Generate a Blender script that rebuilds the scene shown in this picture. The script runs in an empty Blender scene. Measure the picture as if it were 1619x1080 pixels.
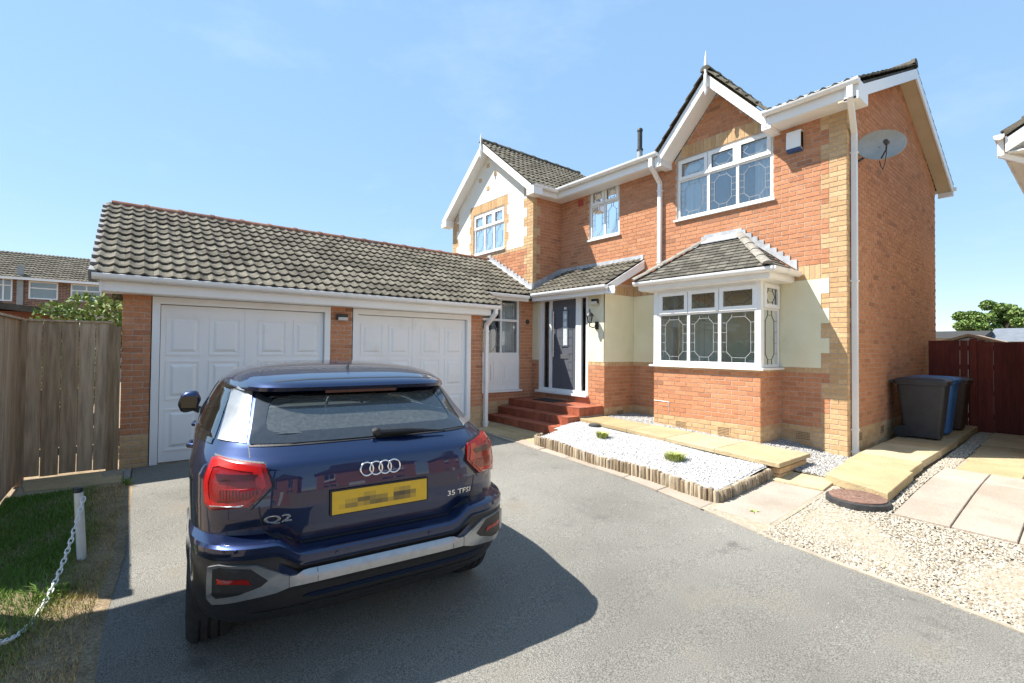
import bpy, math, random
import numpy as np
from mathutils import Vector, Matrix

random.seed(7)
rng = np.random.default_rng(11)
SC = bpy.context.scene
COL = SC.collection
R = math.radians

# ---------------------------------------------------------------- camera
CAM_Z = 1.57
_yaw, _pitch, _roll = 0.9007, 0.01854, 0.009326
_R = Vector((math.cos(_yaw), math.sin(_yaw), 0)); _F0 = Vector((-math.sin(_yaw), math.cos(_yaw), 0)); _U0 = Vector((0, 0, 1))
_F = _F0 * math.cos(_pitch) + _U0 * math.sin(_pitch)
_U = -_F0 * math.sin(_pitch) + _U0 * math.cos(_pitch)
_X = _R * math.cos(_roll) + _U * math.sin(_roll)
_Y = _U * math.cos(_roll) - _R * math.sin(_roll)
cd = bpy.data.cameras.new('camera')
cam = bpy.data.objects.new('camera', cd); COL.objects.link(cam)
m3 = Matrix((_X, _Y, -_F)).transposed()
cam.matrix_world = Matrix.Translation((0, 0, CAM_Z)) @ m3.to_4x4()
cd.sensor_width = 36.0; cd.lens = 36.0 * 749.02 / 1619.0
cd.shift_y = -2.65 / 1619.0
cd.clip_start = 0.05; cd.clip_end = 2000
SC.camera = cam

# ---------------------------------------------------------------- light: clear summer day
SUN_A, SUN_B = 0.46, 0.525            # metres a shadow moves in +X and +Y for each metre of height
sun_el = math.atan(1 / math.hypot(SUN_A, SUN_B))
sl = bpy.data.lights.new('sun', 'SUN'); sl.energy = 3.45; sl.angle = R(0.53); sl.color = (1.0, 0.955, 0.88)
so = bpy.data.objects.new('sun', sl); COL.objects.link(so); so.location = (-20, -20, 30)
so.rotation_euler = Vector((SUN_A, SUN_B, -1)).to_track_quat('-Z', 'Y').to_euler()
W = bpy.data.worlds.new('World'); SC.world = W; W.use_nodes = True
wn = W.node_tree; bg = wn.nodes['Background']
sky = wn.nodes.new('ShaderNodeTexSky'); sky.sky_type = 'NISHITA'; sky.sun_disc = False
sky.sun_elevation = sun_el
sky.sun_rotation = math.atan2(-SUN_A, -SUN_B)
sky.air_density = 1.0; sky.dust_density = 0.0; sky.ozone_density = 3.0; sky.altitude = 3000
# thin high cloud, everywhere in the sky alike
tc = wn.nodes.new('ShaderNodeTexCoord'); mp = wn.nodes.new('ShaderNodeMapping'); mp.inputs['Scale'].default_value = (1.2, 1.2, 3.0)
nz = wn.nodes.new('ShaderNodeTexNoise'); nz.inputs['Scale'].default_value = 2.6; nz.inputs['Detail'].default_value = 7; nz.inputs['Roughness'].default_value = 0.62
rp = wn.nodes.new('ShaderNodeValToRGB'); rp.color_ramp.elements[0].position = 0.55; rp.color_ramp.elements[0].color = (0, 0, 0, 1)
rp.color_ramp.elements[1].position = 0.85; rp.color_ramp.elements[1].color = (0.14, 0.14, 0.14, 1)
mx = wn.nodes.new('ShaderNodeMix'); mx.data_type = 'RGBA'
wn.links.new(tc.outputs['Generated'], mp.inputs['Vector']); wn.links.new(mp.outputs['Vector'], nz.inputs['Vector'])
wn.links.new(nz.outputs['Fac'], rp.inputs['Fac']); wn.links.new(rp.outputs['Color'], mx.inputs[0])
gm = wn.nodes.new('ShaderNodeGamma'); gm.inputs['Gamma'].default_value = 0.25        # evens out the whole sky, as the photograph's processing did
hs = wn.nodes.new('ShaderNodeHueSaturation'); hs.inputs['Saturation'].default_value = 2.3; hs.inputs['Value'].default_value = 1.76
wn.links.new(sky.outputs['Color'], gm.inputs['Color']); wn.links.new(gm.outputs['Color'], hs.inputs['Color']); wn.links.new(hs.outputs['Color'], mx.inputs[6]); mx.inputs[7].default_value = (3.2, 3.4, 3.6, 1)
wn.links.new(mx.outputs[2], bg.inputs['Color']); bg.inputs['Strength'].default_value = 0.15
SC.view_settings.view_transform = 'Standard'; SC.view_settings.look = 'None'
SC.view_settings.exposure = 1.55; SC.view_settings.gamma = 1.0; SC.view_settings.use_curve_mapping = False
SC.render.engine = 'CYCLES'
SC.cycles.max_bounces = 8; SC.cycles.transparent_max_bounces = 16; SC.cycles.use_denoising = True
SC.cycles.caustics_reflective = False; SC.cycles.caustics_refractive = False

# ---------------------------------------------------------------- helpers
WL = {}                                # world position of an unrotated parent

def put(o, parent=None, label=None, cat=None, group=None, kind=None):
    COL.objects.link(o)
    if parent is not None: o.parent = parent
    if label: o['label'] = label
    if cat: o['category'] = cat
    if group: o['group'] = group
    if kind: o['kind'] = kind
    return o

def thing(name, label, cat, loc=(0, 0, 0), group=None):
    o = bpy.data.objects.new(name, None); o.empty_display_size = 0.2
    put(o, None, label, cat, group); o.location = loc; WL[o] = Vector(loc)
    return o

class MB:
    """collects faces; build() links them as one mesh object"""
    def __init__(s): s.V = []; s.F = []; s.M = []; s.T = []; s.t = 0.5
    def v(s, p): s.V.append((float(p[0]), float(p[1]), float(p[2]))); s.T.append(s.t); return len(s.V) - 1
    def f(s, idx, m=0): s.F.append(tuple(idx)); s.M.append(m)
    def poly(s, pts, m=0): s.f([s.v(p) for p in pts], m)
    def hexa(s, p, m=0):                 # p: 8 points, bottom 4 then top 4
        i = [s.v(q) for q in p]
        for q in ((3, 2, 1, 0), (4, 5, 6, 7), (0, 1, 5, 4), (1, 2, 6, 5), (2, 3, 7, 6), (3, 0, 4, 7)): s.f([i[k] for k in q], m)
    def box(s, x0, x1, y0, y1, z0, z1, m=0):
        s.hexa([(x0, y0, z0), (x1, y0, z0), (x1, y1, z0), (x0, y1, z0), (x0, y0, z1), (x1, y0, z1), (x1, y1, z1), (x0, y1, z1)], m)
    def prism(s, pts, ext, m=0):         # pts: closed polygon in space, ext: extrude vector
        n = len(pts); e = Vector(ext)
        a = [s.v(p) for p in pts]; b = [s.v(Vector(p) + e) for p in pts]
        s.f(a[::-1], m); s.f(b, m)
        for k in range(n): s.f((a[k], a[(k + 1) % n], b[(k + 1) % n], b[k]), m)
    def tube(s, path, r, seg=8, m=0, caps=True):
        path = [Vector(p) for p in path]; rings = []
        rr = r if isinstance(r, (list, tuple)) else [r] * len(path)
        ref = None
        for k, p in enumerate(path):
            d = (path[min(k + 1, len(path) - 1)] - path[max(k - 1, 0)]).normalized()
            if ref is None: ref = Vector((0, 0, 1)) if abs(d.z) < 0.9 else Vector((1, 0, 0))
            a = d.cross(ref).normalized(); b = d.cross(a).normalized(); ref = -b if False else ref
            rings.append([s.v(p + (a * math.cos(t) + b * math.sin(t)) * rr[k]) for t in [2 * math.pi * j / seg for j in range(seg)]])
        for k in range(len(rings) - 1):
            for j in range(seg):
                s.f((rings[k][j], rings[k][(j + 1) % seg], rings[k + 1][(j + 1) % seg], rings[k + 1][j]), m)
        if caps: s.f(rings[0], m); s.f(rings[-1][::-1], m)
    def lathe(s, prof, o=(0, 0, 0), ax='Z', seg=24, m=0, closed=False):
        o = Vector(o); rings = []
        for (r, h) in prof:
            ring = []
            for j in range(seg):
                t = 2 * math.pi * j / seg; a, b = r * math.cos(t), r * math.sin(t)
                q = {'Z': (a, b, h), 'X': (h, a, b), 'Y': (b, h, a)}[ax]
                ring.append(s.v(o + Vector(q)))
            rings.append(ring)
        K = len(rings)
        for k in range(K if closed else K - 1):
            A, B = rings[k], rings[(k + 1) % K]
            for j in range(seg): s.f((A[j], A[(j + 1) % seg], B[(j + 1) % seg], B[j]), m)
        if not closed: s.f(rings[0][::-1], m); s.f(rings[-1], m)
    def grid(s, P, m=0, close_u=False):   # P[i][j] points
        I = [[s.v(p) for p in row] for row in P]
        for i in range(len(I) - 1):
            n = len(I[i])
            for j in range(n if close_u else n - 1):
                s.f((I[i][j], I[i][(j + 1) % n], I[i + 1][(j + 1) % n], I[i + 1][j]), m)
    def mesh(s, name, mats, smooth=False, tint=False, sharp=None):
        me = bpy.data.meshes.new(name)
        me.from_pydata(s.V, [], s.F)
        for m in (mats if isinstance(mats, (list, tuple)) else [mats]): me.materials.append(m)
        if any(s.M): me.polygons.foreach_set('material_index', s.M)
        if tint:
            at = me.attributes.new('tint', 'FLOAT', 'POINT'); at.data.foreach_set('value', s.T)
        if smooth:
            me.polygons.foreach_set('use_smooth', [True] * len(s.F))
            if sharp: me.set_sharp_from_angle(angle=R(sharp))
        me.update()
        return me
    def build(s, name, mats, parent=None, smooth=False, tint=False, sharp=None, **k):
        o = bpy.data.objects.new(name, s.mesh(name, mats, smooth, tint, sharp))
        put(o, parent, **k)
        off = WL.get(parent, Vector((0, 0, 0))) if parent is not None else Vector((0, 0, 0))
        o.location = -off; WL[o] = Vector((0, 0, 0))
        return o

def inst(name, me, M, parent, **k):
    """an object that shares mesh data, placed by world matrix M under an unrotated parent"""
    o = bpy.data.objects.new(name, me); put(o, parent, **k)
    o.matrix_basis = Matrix.Translation(-WL.get(parent, Vector((0, 0, 0)))) @ M
    return o

def soup(name, V, F, T, mat, parent=None, smooth=False, **k):
    """big meshes from numpy arrays (all faces with the same corner count)"""
    me = bpy.data.meshes.new(name)
    V = np.asarray(V, np.float32); F = np.asarray(F, np.int32); c = F.shape[1]
    me.vertices.add(len(V)); me.vertices.foreach_set('co', V.ravel())
    me.loops.add(F.size); me.loops.foreach_set('vertex_index', F.ravel())
    me.polygons.add(len(F)); me.polygons.foreach_set('loop_start', np.arange(len(F), dtype=np.int32) * c)
    me.update(calc_edges=True)
    if smooth: me.polygons.foreach_set('use_smooth', np.ones(len(F), bool))
    at = me.attributes.new('tint', 'FLOAT', 'POINT'); at.data.foreach_set('value', np.asarray(T, np.float32))
    me.materials.append(mat)
    o = bpy.data.objects.new(name, me); put(o, parent, **k)
    o.location = -WL.get(parent, Vector((0, 0, 0))) if parent is not None else (0, 0, 0)
    return o

# ---------------------------------------------------------------- materials
def nodes_of(name):
    m = bpy.data.materials.new(name); m.use_nodes = True
    nt = m.node_tree; b = nt.nodes['Principled BSDF']
    return m, nt, b

def rgba(c): return (c[0], c[1], c[2], 1)

def pmat(name, c, c2=None, scale=8.0, rough=0.6, metal=0.0, bump=0.0, bscale=None, detail=5, tint=None, spec=0.5, coat=0.0,
         stretch=None, fine=None, rvar=0.0, ramp=(0.35, 0.65), dirt=None, dirt2=None):
    """procedural surface: world-position noise between two colours, optional tint ramp (per piece), second noise as bump"""
    m, nt, b = nodes_of(name); L = nt.links.new
    b.inputs['Roughness'].default_value = rough; b.inputs['Metallic'].default_value = metal
    b.inputs['Specular IOR Level'].default_value = spec
    if coat: b.inputs['Coat Weight'].default_value = coat; b.inputs['Coat Roughness'].default_value = 0.03
    geo = nt.nodes.new('ShaderNodeNewGeometry'); vec = geo.outputs['Position']
    if stretch:
        mp = nt.nodes.new('ShaderNodeMapping'); mp.inputs['Scale'].default_value = stretch
        L(vec, mp.inputs['Vector']); vec = mp.outputs['Vector']
    def noise(sc, det=5, ro=0.55):
        n = nt.nodes.new('ShaderNodeTexNoise'); n.inputs['Scale'].default_value = sc; n.inputs['Detail'].default_value = det
        n.inputs['Roughness'].default_value = ro; L(vec, n.inputs['Vector']); return n.outputs['Fac']
    def rampn(fac, stops):
        r = nt.nodes.new('ShaderNodeValToRGB'); e = r.color_ramp.elements
        while len(e) < len(stops): e.new(0.5)
        for k, (p, col) in enumerate(stops): e[k].position = p; e[k].color = rgba(col)
        L(fac, r.inputs['Fac']); return r.outputs['Color']
    def mix(fac, a, bb, mode='MIX', f=None):
        x = nt.nodes.new('ShaderNodeMix'); x.data_type = 'RGBA'; x.blend_type = mode
        if f is not None: x.inputs[0].default_value = f
        else: L(fac, x.inputs[0])
        for sock, val in ((x.inputs[6], a), (x.inputs[7], bb)):
            if isinstance(val, tuple): sock.default_value = rgba(val)
            else: L(val, sock)
        return x.outputs[2]
    if tint:
        at = nt.nodes.new('ShaderNodeAttribute'); at.attribute_name = 'tint'
        colr = rampn(at.outputs['Fac'], tint)
        if c2: colr = mix(None, colr, rampn(noise(scale, detail), [(ramp[0], c), (ramp[1], c2)]), 'MULTIPLY', 1.0)
    else:
        colr = rampn(noise(scale, detail), [(ramp[0], c), (ramp[1], c2)]) if c2 else None
    if fine:                              # (scale, dark, light): small specks
        base = colr if colr is not None else c
        colr = mix(None, base, rampn(noise(fine[0], 3, 0.7), [(0.35, fine[1]), (0.65, fine[2])]), 'MULTIPLY', 1.0)
    if dirt:                              # (scale, colour, threshold): stains with a shape of their own
        base = colr if colr is not None else c
        colr = mix(rampn(noise(dirt[0], 6, 0.6), [(dirt[2], (0, 0, 0)), (dirt[2] + 0.14, (dirt[3] if len(dirt) > 3 else 0.8,) * 3)]), base, dirt[1])
    if dirt2:
        colr = mix(rampn(noise(dirt2[0], 7, 0.65), [(dirt2[2], (0, 0, 0)), (dirt2[2] + 0.10, (dirt2[3],) * 3)]), colr, dirt2[1])
    if colr is None: b.inputs['Base Color'].default_value = rgba(c)
    else: L(colr, b.inputs['Base Color'])
    if rvar:
        mr = nt.nodes.new('ShaderNodeMapRange'); mr.inputs['To Min'].default_value = rough - rvar; mr.inputs['To Max'].default_value = rough + rvar
        L(noise(scale * 2.3, 3), mr.inputs['Value']); L(mr.outputs['Result'], b.inputs['Roughness'])
    if bump:
        bp = nt.nodes.new('ShaderNodeBump'); bp.inputs['Strength'].default_value = min(1.0, bump); bp.inputs['Distance'].default_value = 0.01 if bump <= 1 else 0.01 * bump
        L(noise(bscale or scale * 6, 4, 0.6), bp.inputs['Height']); L(bp.outputs['Normal'], b.inputs['Normal'])
    return m

def glassmat(name, tint=(1, 1, 1), mirror=0.06, rough=0.01, dust=0.0, ior=1.5):
    """thin pane: see-through, with a fresnel reflection"""
    m = bpy.data.materials.new(name); m.use_nodes = True; nt = m.node_tree; nt.nodes.clear(); L = nt.links.new
    out = nt.nodes.new('ShaderNodeOutputMaterial'); tr = nt.nodes.new('ShaderNodeBsdfTransparent'); tr.inputs[0].default_value = rgba(tint)
    gl = nt.nodes.new('ShaderNodeBsdfGlossy'); gl.inputs['Roughness'].default_value = rough; gl.inputs[0].default_value = (1, 1, 1, 1)
    fr = nt.nodes.new('ShaderNodeFresnel'); fr.inputs['IOR'].default_value = ior
    ad = nt.nodes.new('ShaderNodeMath'); ad.operation = 'ADD'; ad.use_clamp = True; ad.inputs[1].default_value = mirror
    mx = nt.nodes.new('ShaderNodeMixShader')
    geo = nt.nodes.new('ShaderNodeNewGeometry'); n = nt.nodes.new('ShaderNodeTexNoise'); n.inputs['Scale'].default_value = 1.7
    bp = nt.nodes.new('ShaderNodeBump'); bp.inputs['Strength'].default_value = 0.02; L(geo.outputs['Position'], n.inputs['Vector']); L(n.outputs['Fac'], bp.inputs['Height'])
    L(bp.outputs['Normal'], gl.inputs['Normal'])
    L(fr.outputs[0], ad.inputs[0]); L(ad.outputs[0], mx.inputs[0])
    if dust:
        df = nt.nodes.new('ShaderNodeBsdfDiffuse'); df.inputs[0].default_value = (0.46, 0.5, 0.47, 1); m2 = nt.nodes.new('ShaderNodeMixShader')
        n2 = nt.nodes.new('ShaderNodeTexNoise'); n2.inputs['Scale'].default_value = 55; n2.inputs['Detail'].default_value = 6; L(geo.outputs['Position'], n2.inputs['Vector'])
        mr = nt.nodes.new('ShaderNodeMapRange'); mr.inputs['From Min'].default_value = 0.3; mr.inputs['From Max'].default_value = 0.75; mr.inputs['To Min'].default_value = dust * 0.75; mr.inputs['To Max'].default_value = dust * 1.5
        L(n2.outputs['Fac'], mr.inputs['Value']); L(mr.outputs['Result'], m2.inputs[0]); L(tr.outputs[0], m2.inputs[1]); L(df.outputs[0], m2.inputs[2]); L(m2.outputs[0], mx.inputs[1])
    else: L(tr.outputs[0], mx.inputs[1])
    L(gl.outputs[0], mx.inputs[2]); L(mx.outputs[0], out.inputs[0])
    return m

def sm(t): t = min(1.0, max(0.0, t)); return t * t * (3 - 2 * t)
def zg(x, y):
    """lie of the land: the drive falls gently away from the garage, the house stands a touch higher"""
    s = sm((y - 4.4) / 3.7)
    return -0.0195 * (max(min(x, 4.0), -7.9) + 7.6) * (1 - s) + 0.045 * s
def in_poly(x, y, P):
    c = False; n = len(P)
    for i in range(n):
        x1, y1 = P[i]; x2, y2 = P[(i + 1) % n]
        if (y1 > y) != (y2 > y) and x < (x2 - x1) * (y - y1) / (y2 - y1) + x1: c = not c
    return c
def in_poly_np(X, Y, P):
    c = np.zeros(len(X), bool); n = len(P)
    for i in range(n):
        x1, y1 = P[i]; x2, y2 = P[(i + 1) % n]
        if y1 == y2: continue
        c ^= ((y1 > Y) != (y2 > Y)) & (X < (x2 - x1) * (Y - y1) / (y2 - y1) + x1)
    return c
def project(p):
    q = Vector(p) - Vector((0, 0, CAM_Z)); d = q.dot(_F)
    return (809.5 + 749.02 * q.dot(_X) / d, 537.35 - 749.02 * q.dot(_Y) / d, d)

M = {}
M['brick_red'] = pmat('red_brick', (0.86, 0.84, 0.82), (1.1, 1.06, 1.04), 26, 0.9, bump=0.5, bscale=160, spec=0.2,
                      tint=[(0.0, (0.34, 0.175, 0.105)), (0.12, (0.45, 0.205, 0.112)), (0.45, (0.53, 0.242, 0.126)), (0.8, (0.575, 0.275, 0.148)), (1.0, (0.61, 0.31, 0.175))])
M['brick_brown'] = pmat('brown_brick', (0.86, 0.84, 0.82), (1.1, 1.06, 1.04), 26, 0.9, tint=[(0.0, (0.13, 0.075, 0.055)), (1.0, (0.26, 0.14, 0.095))])
M['brick_buff'] = pmat('buff_brick', (0.88, 0.87, 0.85), (1.08, 1.07, 1.05), 22, 0.9, bump=0.4, bscale=150, spec=0.2,
                       tint=[(0.0, (0.53, 0.335, 0.175)), (0.5, (0.60, 0.40, 0.215)), (1.0, (0.66, 0.46, 0.26))])
M['mortar'] = pmat('mortar', (0.50, 0.40, 0.32), (0.60, 0.49, 0.40), 14, 0.95, bump=0.5, bscale=120, spec=0.1)
M['render'] = pmat('cream_render', (0.80, 0.745, 0.53), (0.85, 0.805, 0.60), 2.2, 0.95, bump=0.55, bscale=130, spec=0.15, dirt=(1.6, (0.62, 0.57, 0.42), 0.6, 0.4))
M['render_white'] = pmat('white_render', (0.76, 0.75, 0.68), (0.82, 0.81, 0.75), 2.5, 0.95, bump=0.55, bscale=130, spec=0.15, dirt=(1.8, (0.6, 0.57, 0.5), 0.62, 0.4))
M['white'] = pmat('white_plastic', (0.85, 0.85, 0.83), (0.89, 0.89, 0.875), 2.0, 0.35, spec=0.5, rvar=0.08, dirt=(3.0, (0.66, 0.65, 0.6), 0.62, 0.3))
M['white_paint'] = pmat('white_door_paint', (0.87, 0.87, 0.86), (0.91, 0.91, 0.90), 1.4, 0.42, bump=0.05, bscale=30, dirt=(2.2, (0.74, 0.73, 0.69), 0.57, 0.5))
M['tile'] = pmat('weathered_roof_tile', (0.62, 0.60, 0.56), (1.12, 1.08, 1.02), 9, 0.95, bump=0.6, bscale=110, spec=0.15,
                 tint=[(0.0, (0.125, 0.117, 0.101)), (0.5, (0.172, 0.162, 0.139)), (1.0, (0.215, 0.203, 0.175))], fine=(190, (0.66, 0.64, 0.6), (1.15, 1.15, 1.12)), dirt=(34, (0.27, 0.26, 0.22), 0.68, 0.5))
M['tile_dark'] = pmat('roof_underlay', (0.03, 0.028, 0.025), (0.05, 0.047, 0.04), 8, 0.95)
M['tile_plain'] = pmat('plain_grey_tile', (0.75, 0.74, 0.72), (1.1, 1.08, 1.05), 11, 0.95, bump=0.5, bscale=120, spec=0.15,
                       tint=[(0.0, (0.10, 0.094, 0.083)), (0.5, (0.145, 0.137, 0.12)), (1.0, (0.20, 0.188, 0.164))], fine=(220, (0.7, 0.7, 0.68), (1.15, 1.15, 1.13)))
M['ridge'] = pmat('terracotta_ridge', (0.7, 0.68, 0.66), (1.1, 1.05, 1.0), 12, 0.95, bump=0.5, bscale=90, spec=0.15,
                  tint=[(0.0, (0.20, 0.10, 0.07)), (1.0, (0.30, 0.15, 0.10))], dirt=(16, (0.22, 0.20, 0.17), 0.52, 0.8))
M['lead'] = pmat('lead_flashing', (0.36, 0.37, 0.385), (0.52, 0.53, 0.545), 9, 0.6, bump=0.5, bscale=16, spec=0.4, dirt=(7, (0.30, 0.32, 0.35), 0.55, 0.6))
M['cement'] = pmat('hip_cement', (0.22, 0.20, 0.17), (0.32, 0.30, 0.26), 14, 0.95, bump=0.6, bscale=60)
M['glass'] = glassmat('window_glass', (0.90, 0.93, 0.93), 0.03)
M['glass_up'] = glassmat('upper_window_glass', (0.92, 0.95, 0.95), 0.13)
M['glass_dark'] = glassmat('smoked_glass', (0.5, 0.5, 0.5), 0.0, ior=1.25)
M['came'] = pmat('lead_came', (0.36, 0.37, 0.38), (0.46, 0.47, 0.48), 20, 0.5)
M['came_dark'] = pmat('dark_came', (0.10, 0.10, 0.10), (0.16, 0.16, 0.16), 20, 0.5)
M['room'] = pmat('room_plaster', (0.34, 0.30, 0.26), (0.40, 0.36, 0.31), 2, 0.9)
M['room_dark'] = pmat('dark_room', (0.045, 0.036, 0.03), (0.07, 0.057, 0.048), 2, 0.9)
M['curtain'] = pmat('white_curtain', (0.86, 0.87, 0.88), (0.92, 0.92, 0.92), 6, 0.9)
M['curtain_tan'] = pmat('tan_curtain', (0.46, 0.36, 0.24), (0.55, 0.45, 0.31), 6, 0.9, stretch=(9, 9, 1))
M['door'] = pmat('anthracite_door', (0.088, 0.094, 0.112), (0.105, 0.112, 0.132), 40, 0.55, bump=0.2, bscale=90, stretch=(6, 6, 1))
M['steel'] = pmat('brushed_steel', (0.55, 0.55, 0.55), (0.66, 0.66, 0.66), 60, 0.28, metal=1.0)
M['black'] = pmat('black_plastic', (0.018, 0.018, 0.02), (0.028, 0.028, 0.03), 12, 0.45, rvar=0.1)
M['rubber'] = pmat('black_rubber', (0.016, 0.016, 0.016), (0.03, 0.03, 0.03), 30, 0.85, bump=0.3, bscale=120)
M['quarry'] = pmat('red_quarry_tile', (0.8, 0.78, 0.76), (1.1, 1.06, 1.05), 8, 0.55, bump=0.25, bscale=60,
                   tint=[(0.0, (0.30, 0.085, 0.044)), (1.0, (0.40, 0.122, 0.064))])
M['asphalt'] = pmat('driveway_asphalt', (0.188, 0.180, 0.162), (0.275, 0.265, 0.24), 0.55, 0.92, bump=1.0, bscale=170, spec=0.25, detail=8,
                    fine=(140, (0.42, 0.42, 0.42), (1.55, 1.54, 1.50)), dirt=(1.1, (0.23, 0.20, 0.155), 0.56, 0.6), dirt2=(2.1, (0.095, 0.092, 0.086), 0.60, 0.55))
M['soil'] = pmat('dry_soil', (0.20, 0.145, 0.085), (0.31, 0.235, 0.145), 7, 0.95, bump=0.8, bscale=50, fine=(60, (0.6, 0.6, 0.6), (1.3, 1.3, 1.3)))
M['bedding'] = pmat('gravel_bedding', (0.30, 0.25, 0.18), (0.42, 0.36, 0.27), 25, 0.95, bump=0.8, bscale=90)
M['gravel'] = pmat('cream_gravel', (0.85, 0.85, 0.85), (1.1, 1.1, 1.1), 60, 0.85, spec=0.2,
                   tint=[(0.0, (0.15, 0.115, 0.075)), (0.2, (0.28, 0.235, 0.175)), (0.6, (0.39, 0.345, 0.275)), (1.0, (0.50, 0.465, 0.40))])
M['gravel_grey'] = pmat('grey_gravel', (0.85, 0.85, 0.85), (1.1, 1.1, 1.1), 60, 0.85, spec=0.2,
                        tint=[(0.0, (0.12, 0.115, 0.11)), (0.35, (0.28, 0.27, 0.26)), (1.0, (0.52, 0.51, 0.49))])
M['pebble'] = pmat('white_pebble', (0.9, 0.9, 0.9), (1.05, 1.05, 1.05), 60, 0.8, spec=0.2,
                   tint=[(0.0, (0.20, 0.195, 0.18)), (0.25, (0.40, 0.39, 0.38)), (1.0, (0.60, 0.60, 0.59))])
M['slab_buff'] = pmat('buff_slab', (0.86, 0.84, 0.80), (1.06, 1.05, 1.03), 2.4, 0.9, bump=1.0, bscale=38, spec=0.2, fine=(110, (0.82, 0.82, 0.82), (1.1, 1.1, 1.1)),
                      tint=[(0.0, (0.43, 0.325, 0.185)), (0.5, (0.49, 0.385, 0.235)), (1.0, (0.52, 0.43, 0.285))], dirt=(3.3, (0.33, 0.265, 0.17), 0.54, 0.6))
M['slab_pale'] = pmat('pale_slab', (0.88, 0.87, 0.85), (1.06, 1.05, 1.04), 2.0, 0.9, bump=1.0, bscale=30, spec=0.2, fine=(110, (0.84, 0.84, 0.84), (1.08, 1.08, 1.08)),
                      tint=[(0.0, (0.365, 0.305, 0.25)), (1.0, (0.43, 0.375, 0.32))], dirt=(2.7, (0.29, 0.25, 0.20), 0.53, 0.6))
M['log'] = pmat('weathered_log', (0.75, 0.72, 0.68), (1.15, 1.13, 1.1), 18, 0.9, bump=0.8, bscale=40, stretch=(4, 4, 0.6),
                tint=[(0.0, (0.22, 0.165, 0.105)), (0.5, (0.36, 0.285, 0.195)), (1.0, (0.48, 0.405, 0.30))])
M['fence'] = pmat('weathered_fence_board', (0.72, 0.68, 0.62), (1.15, 1.13, 1.1), 5, 0.9, bump=0.5, bscale=30, stretch=(6, 6, 0.5),
                  tint=[(0.0, (0.33, 0.235, 0.145)), (0.5, (0.42, 0.31, 0.205)), (1.0, (0.52, 0.40, 0.28))], dirt=(13, (0.12, 0.075, 0.045), 0.66, 0.8))
M['fence_red'] = pmat('red_stained_board', (0.75, 0.72, 0.7), (1.1, 1.08, 1.06), 5, 0.8, bump=0.3, bscale=30, stretch=(6, 6, 0.6),
                      tint=[(0.0, (0.14, 0.028, 0.019)), (1.0, (0.20, 0.042, 0.028))])
M['grass'] = pmat('lawn_blade', (0.9, 0.9, 0.9), (1.1, 1.1, 1.1), 30, 0.7, spec=0.2,
                  tint=[(0.0, (0.115, 0.215, 0.03)), (0.45, (0.18, 0.275, 0.055)), (0.7, (0.40, 0.31, 0.12)), (1.0, (0.54, 0.40, 0.20))])
M['lime'] = pmat('lime_blade', (0.9, 0.9, 0.9), (1.1, 1.1, 1.1), 30, 0.6, tint=[(0.0, (0.26, 0.33, 0.07)), (1.0, (0.58, 0.58, 0.20))])
M['leaf'] = pmat('leaf_green', (0.85, 0.85, 0.85), (1.15, 1.15, 1.15), 20, 0.55, spec=0.35,
                 tint=[(0.0, (0.07, 0.13, 0.025)), (0.6, (0.17, 0.26, 0.06)), (1.0, (0.34, 0.40, 0.13))])
M['bark'] = pmat('bark', (0.07, 0.052, 0.036), (0.12, 0.09, 0.065), 14, 0.95, bump=0.8, bscale=40, stretch=(3, 3, 0.7))
M['rust'] = pmat('rusty_iron', (0.17, 0.098, 0.07), (0.26, 0.16, 0.12), 16, 0.85, bump=0.6, bscale=120, fine=(90, (0.75, 0.72, 0.7), (1.15, 1.1, 1.1)))
M['iron'] = pmat('dark_iron', (0.03, 0.031, 0.032), (0.055, 0.055, 0.056), 18, 0.6, bump=0.3, bscale=60)
# ================================================================ ground, drive and garden
def interp(tab, x):
    return float(np.interp(x, [t[0] for t in tab], [t[1] for t in tab]))
DR = [(-7.9, 5.15), (-6.257, 5.054), (-3.728, 4.88), (-2.66, 4.662), (-1.877, 4.46), (-1.243, 4.376), (-0.756, 4.333), (-0.339, 4.261), (0.6, 4.12), (4, 3.9), (12, 3.6)]
DL = [(-7.9, 0.0), (-6.8, -0.03), (-4.74, -0.07), (-3.7, -0.15), (-3.1, -0.16), (0, -0.25), (12, -0.5)]

b = MB()
gx = [-600, -200, -80, -40, -25, -16, -13] + [-12 + 0.5 * i for i in range(33)] + [6, 10, 20, 50, 120, 300, 600]
gy = [-600, -200, -80, -40, -20, -10, -6, -4] + [-3 + 0.5 * i for i in range(36)] + [17, 22, 30, 45, 80, 200, 600]
b.grid([[(x, y, zg(x, y) - 0.07 if -13 <= x <= 6 and -4 <= y <= 15 else -0.1) for x in gx] for y in gy])
b.build('ground', M['soil'], kind='structure')

b = MB(); P = []
for i in range(73):
    x = -7.79 + 0.25 * i; row = []
    for j in range(25):
        t = j / 24; y = interp(DL, x) * (1 - t) + interp(DR, x) * t
        row.append((x, y, zg(x, y) + 0.003 * math.sin(x * 1.7 + y * 0.8) + 0.002 * math.sin(x * 3.1 - y * 2.3)))
    P.append(row)
b.grid(P); b.build('driveway', M['asphalt'], smooth=True, kind='structure')
# street behind the photographer
b = MB(); b.grid([[(x, y, -0.16) for x in (10.2, 13, 16)] for y in (-60, -20, 0, 20, 60)])
b.build('road', M['asphalt'], kind='structure')

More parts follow.
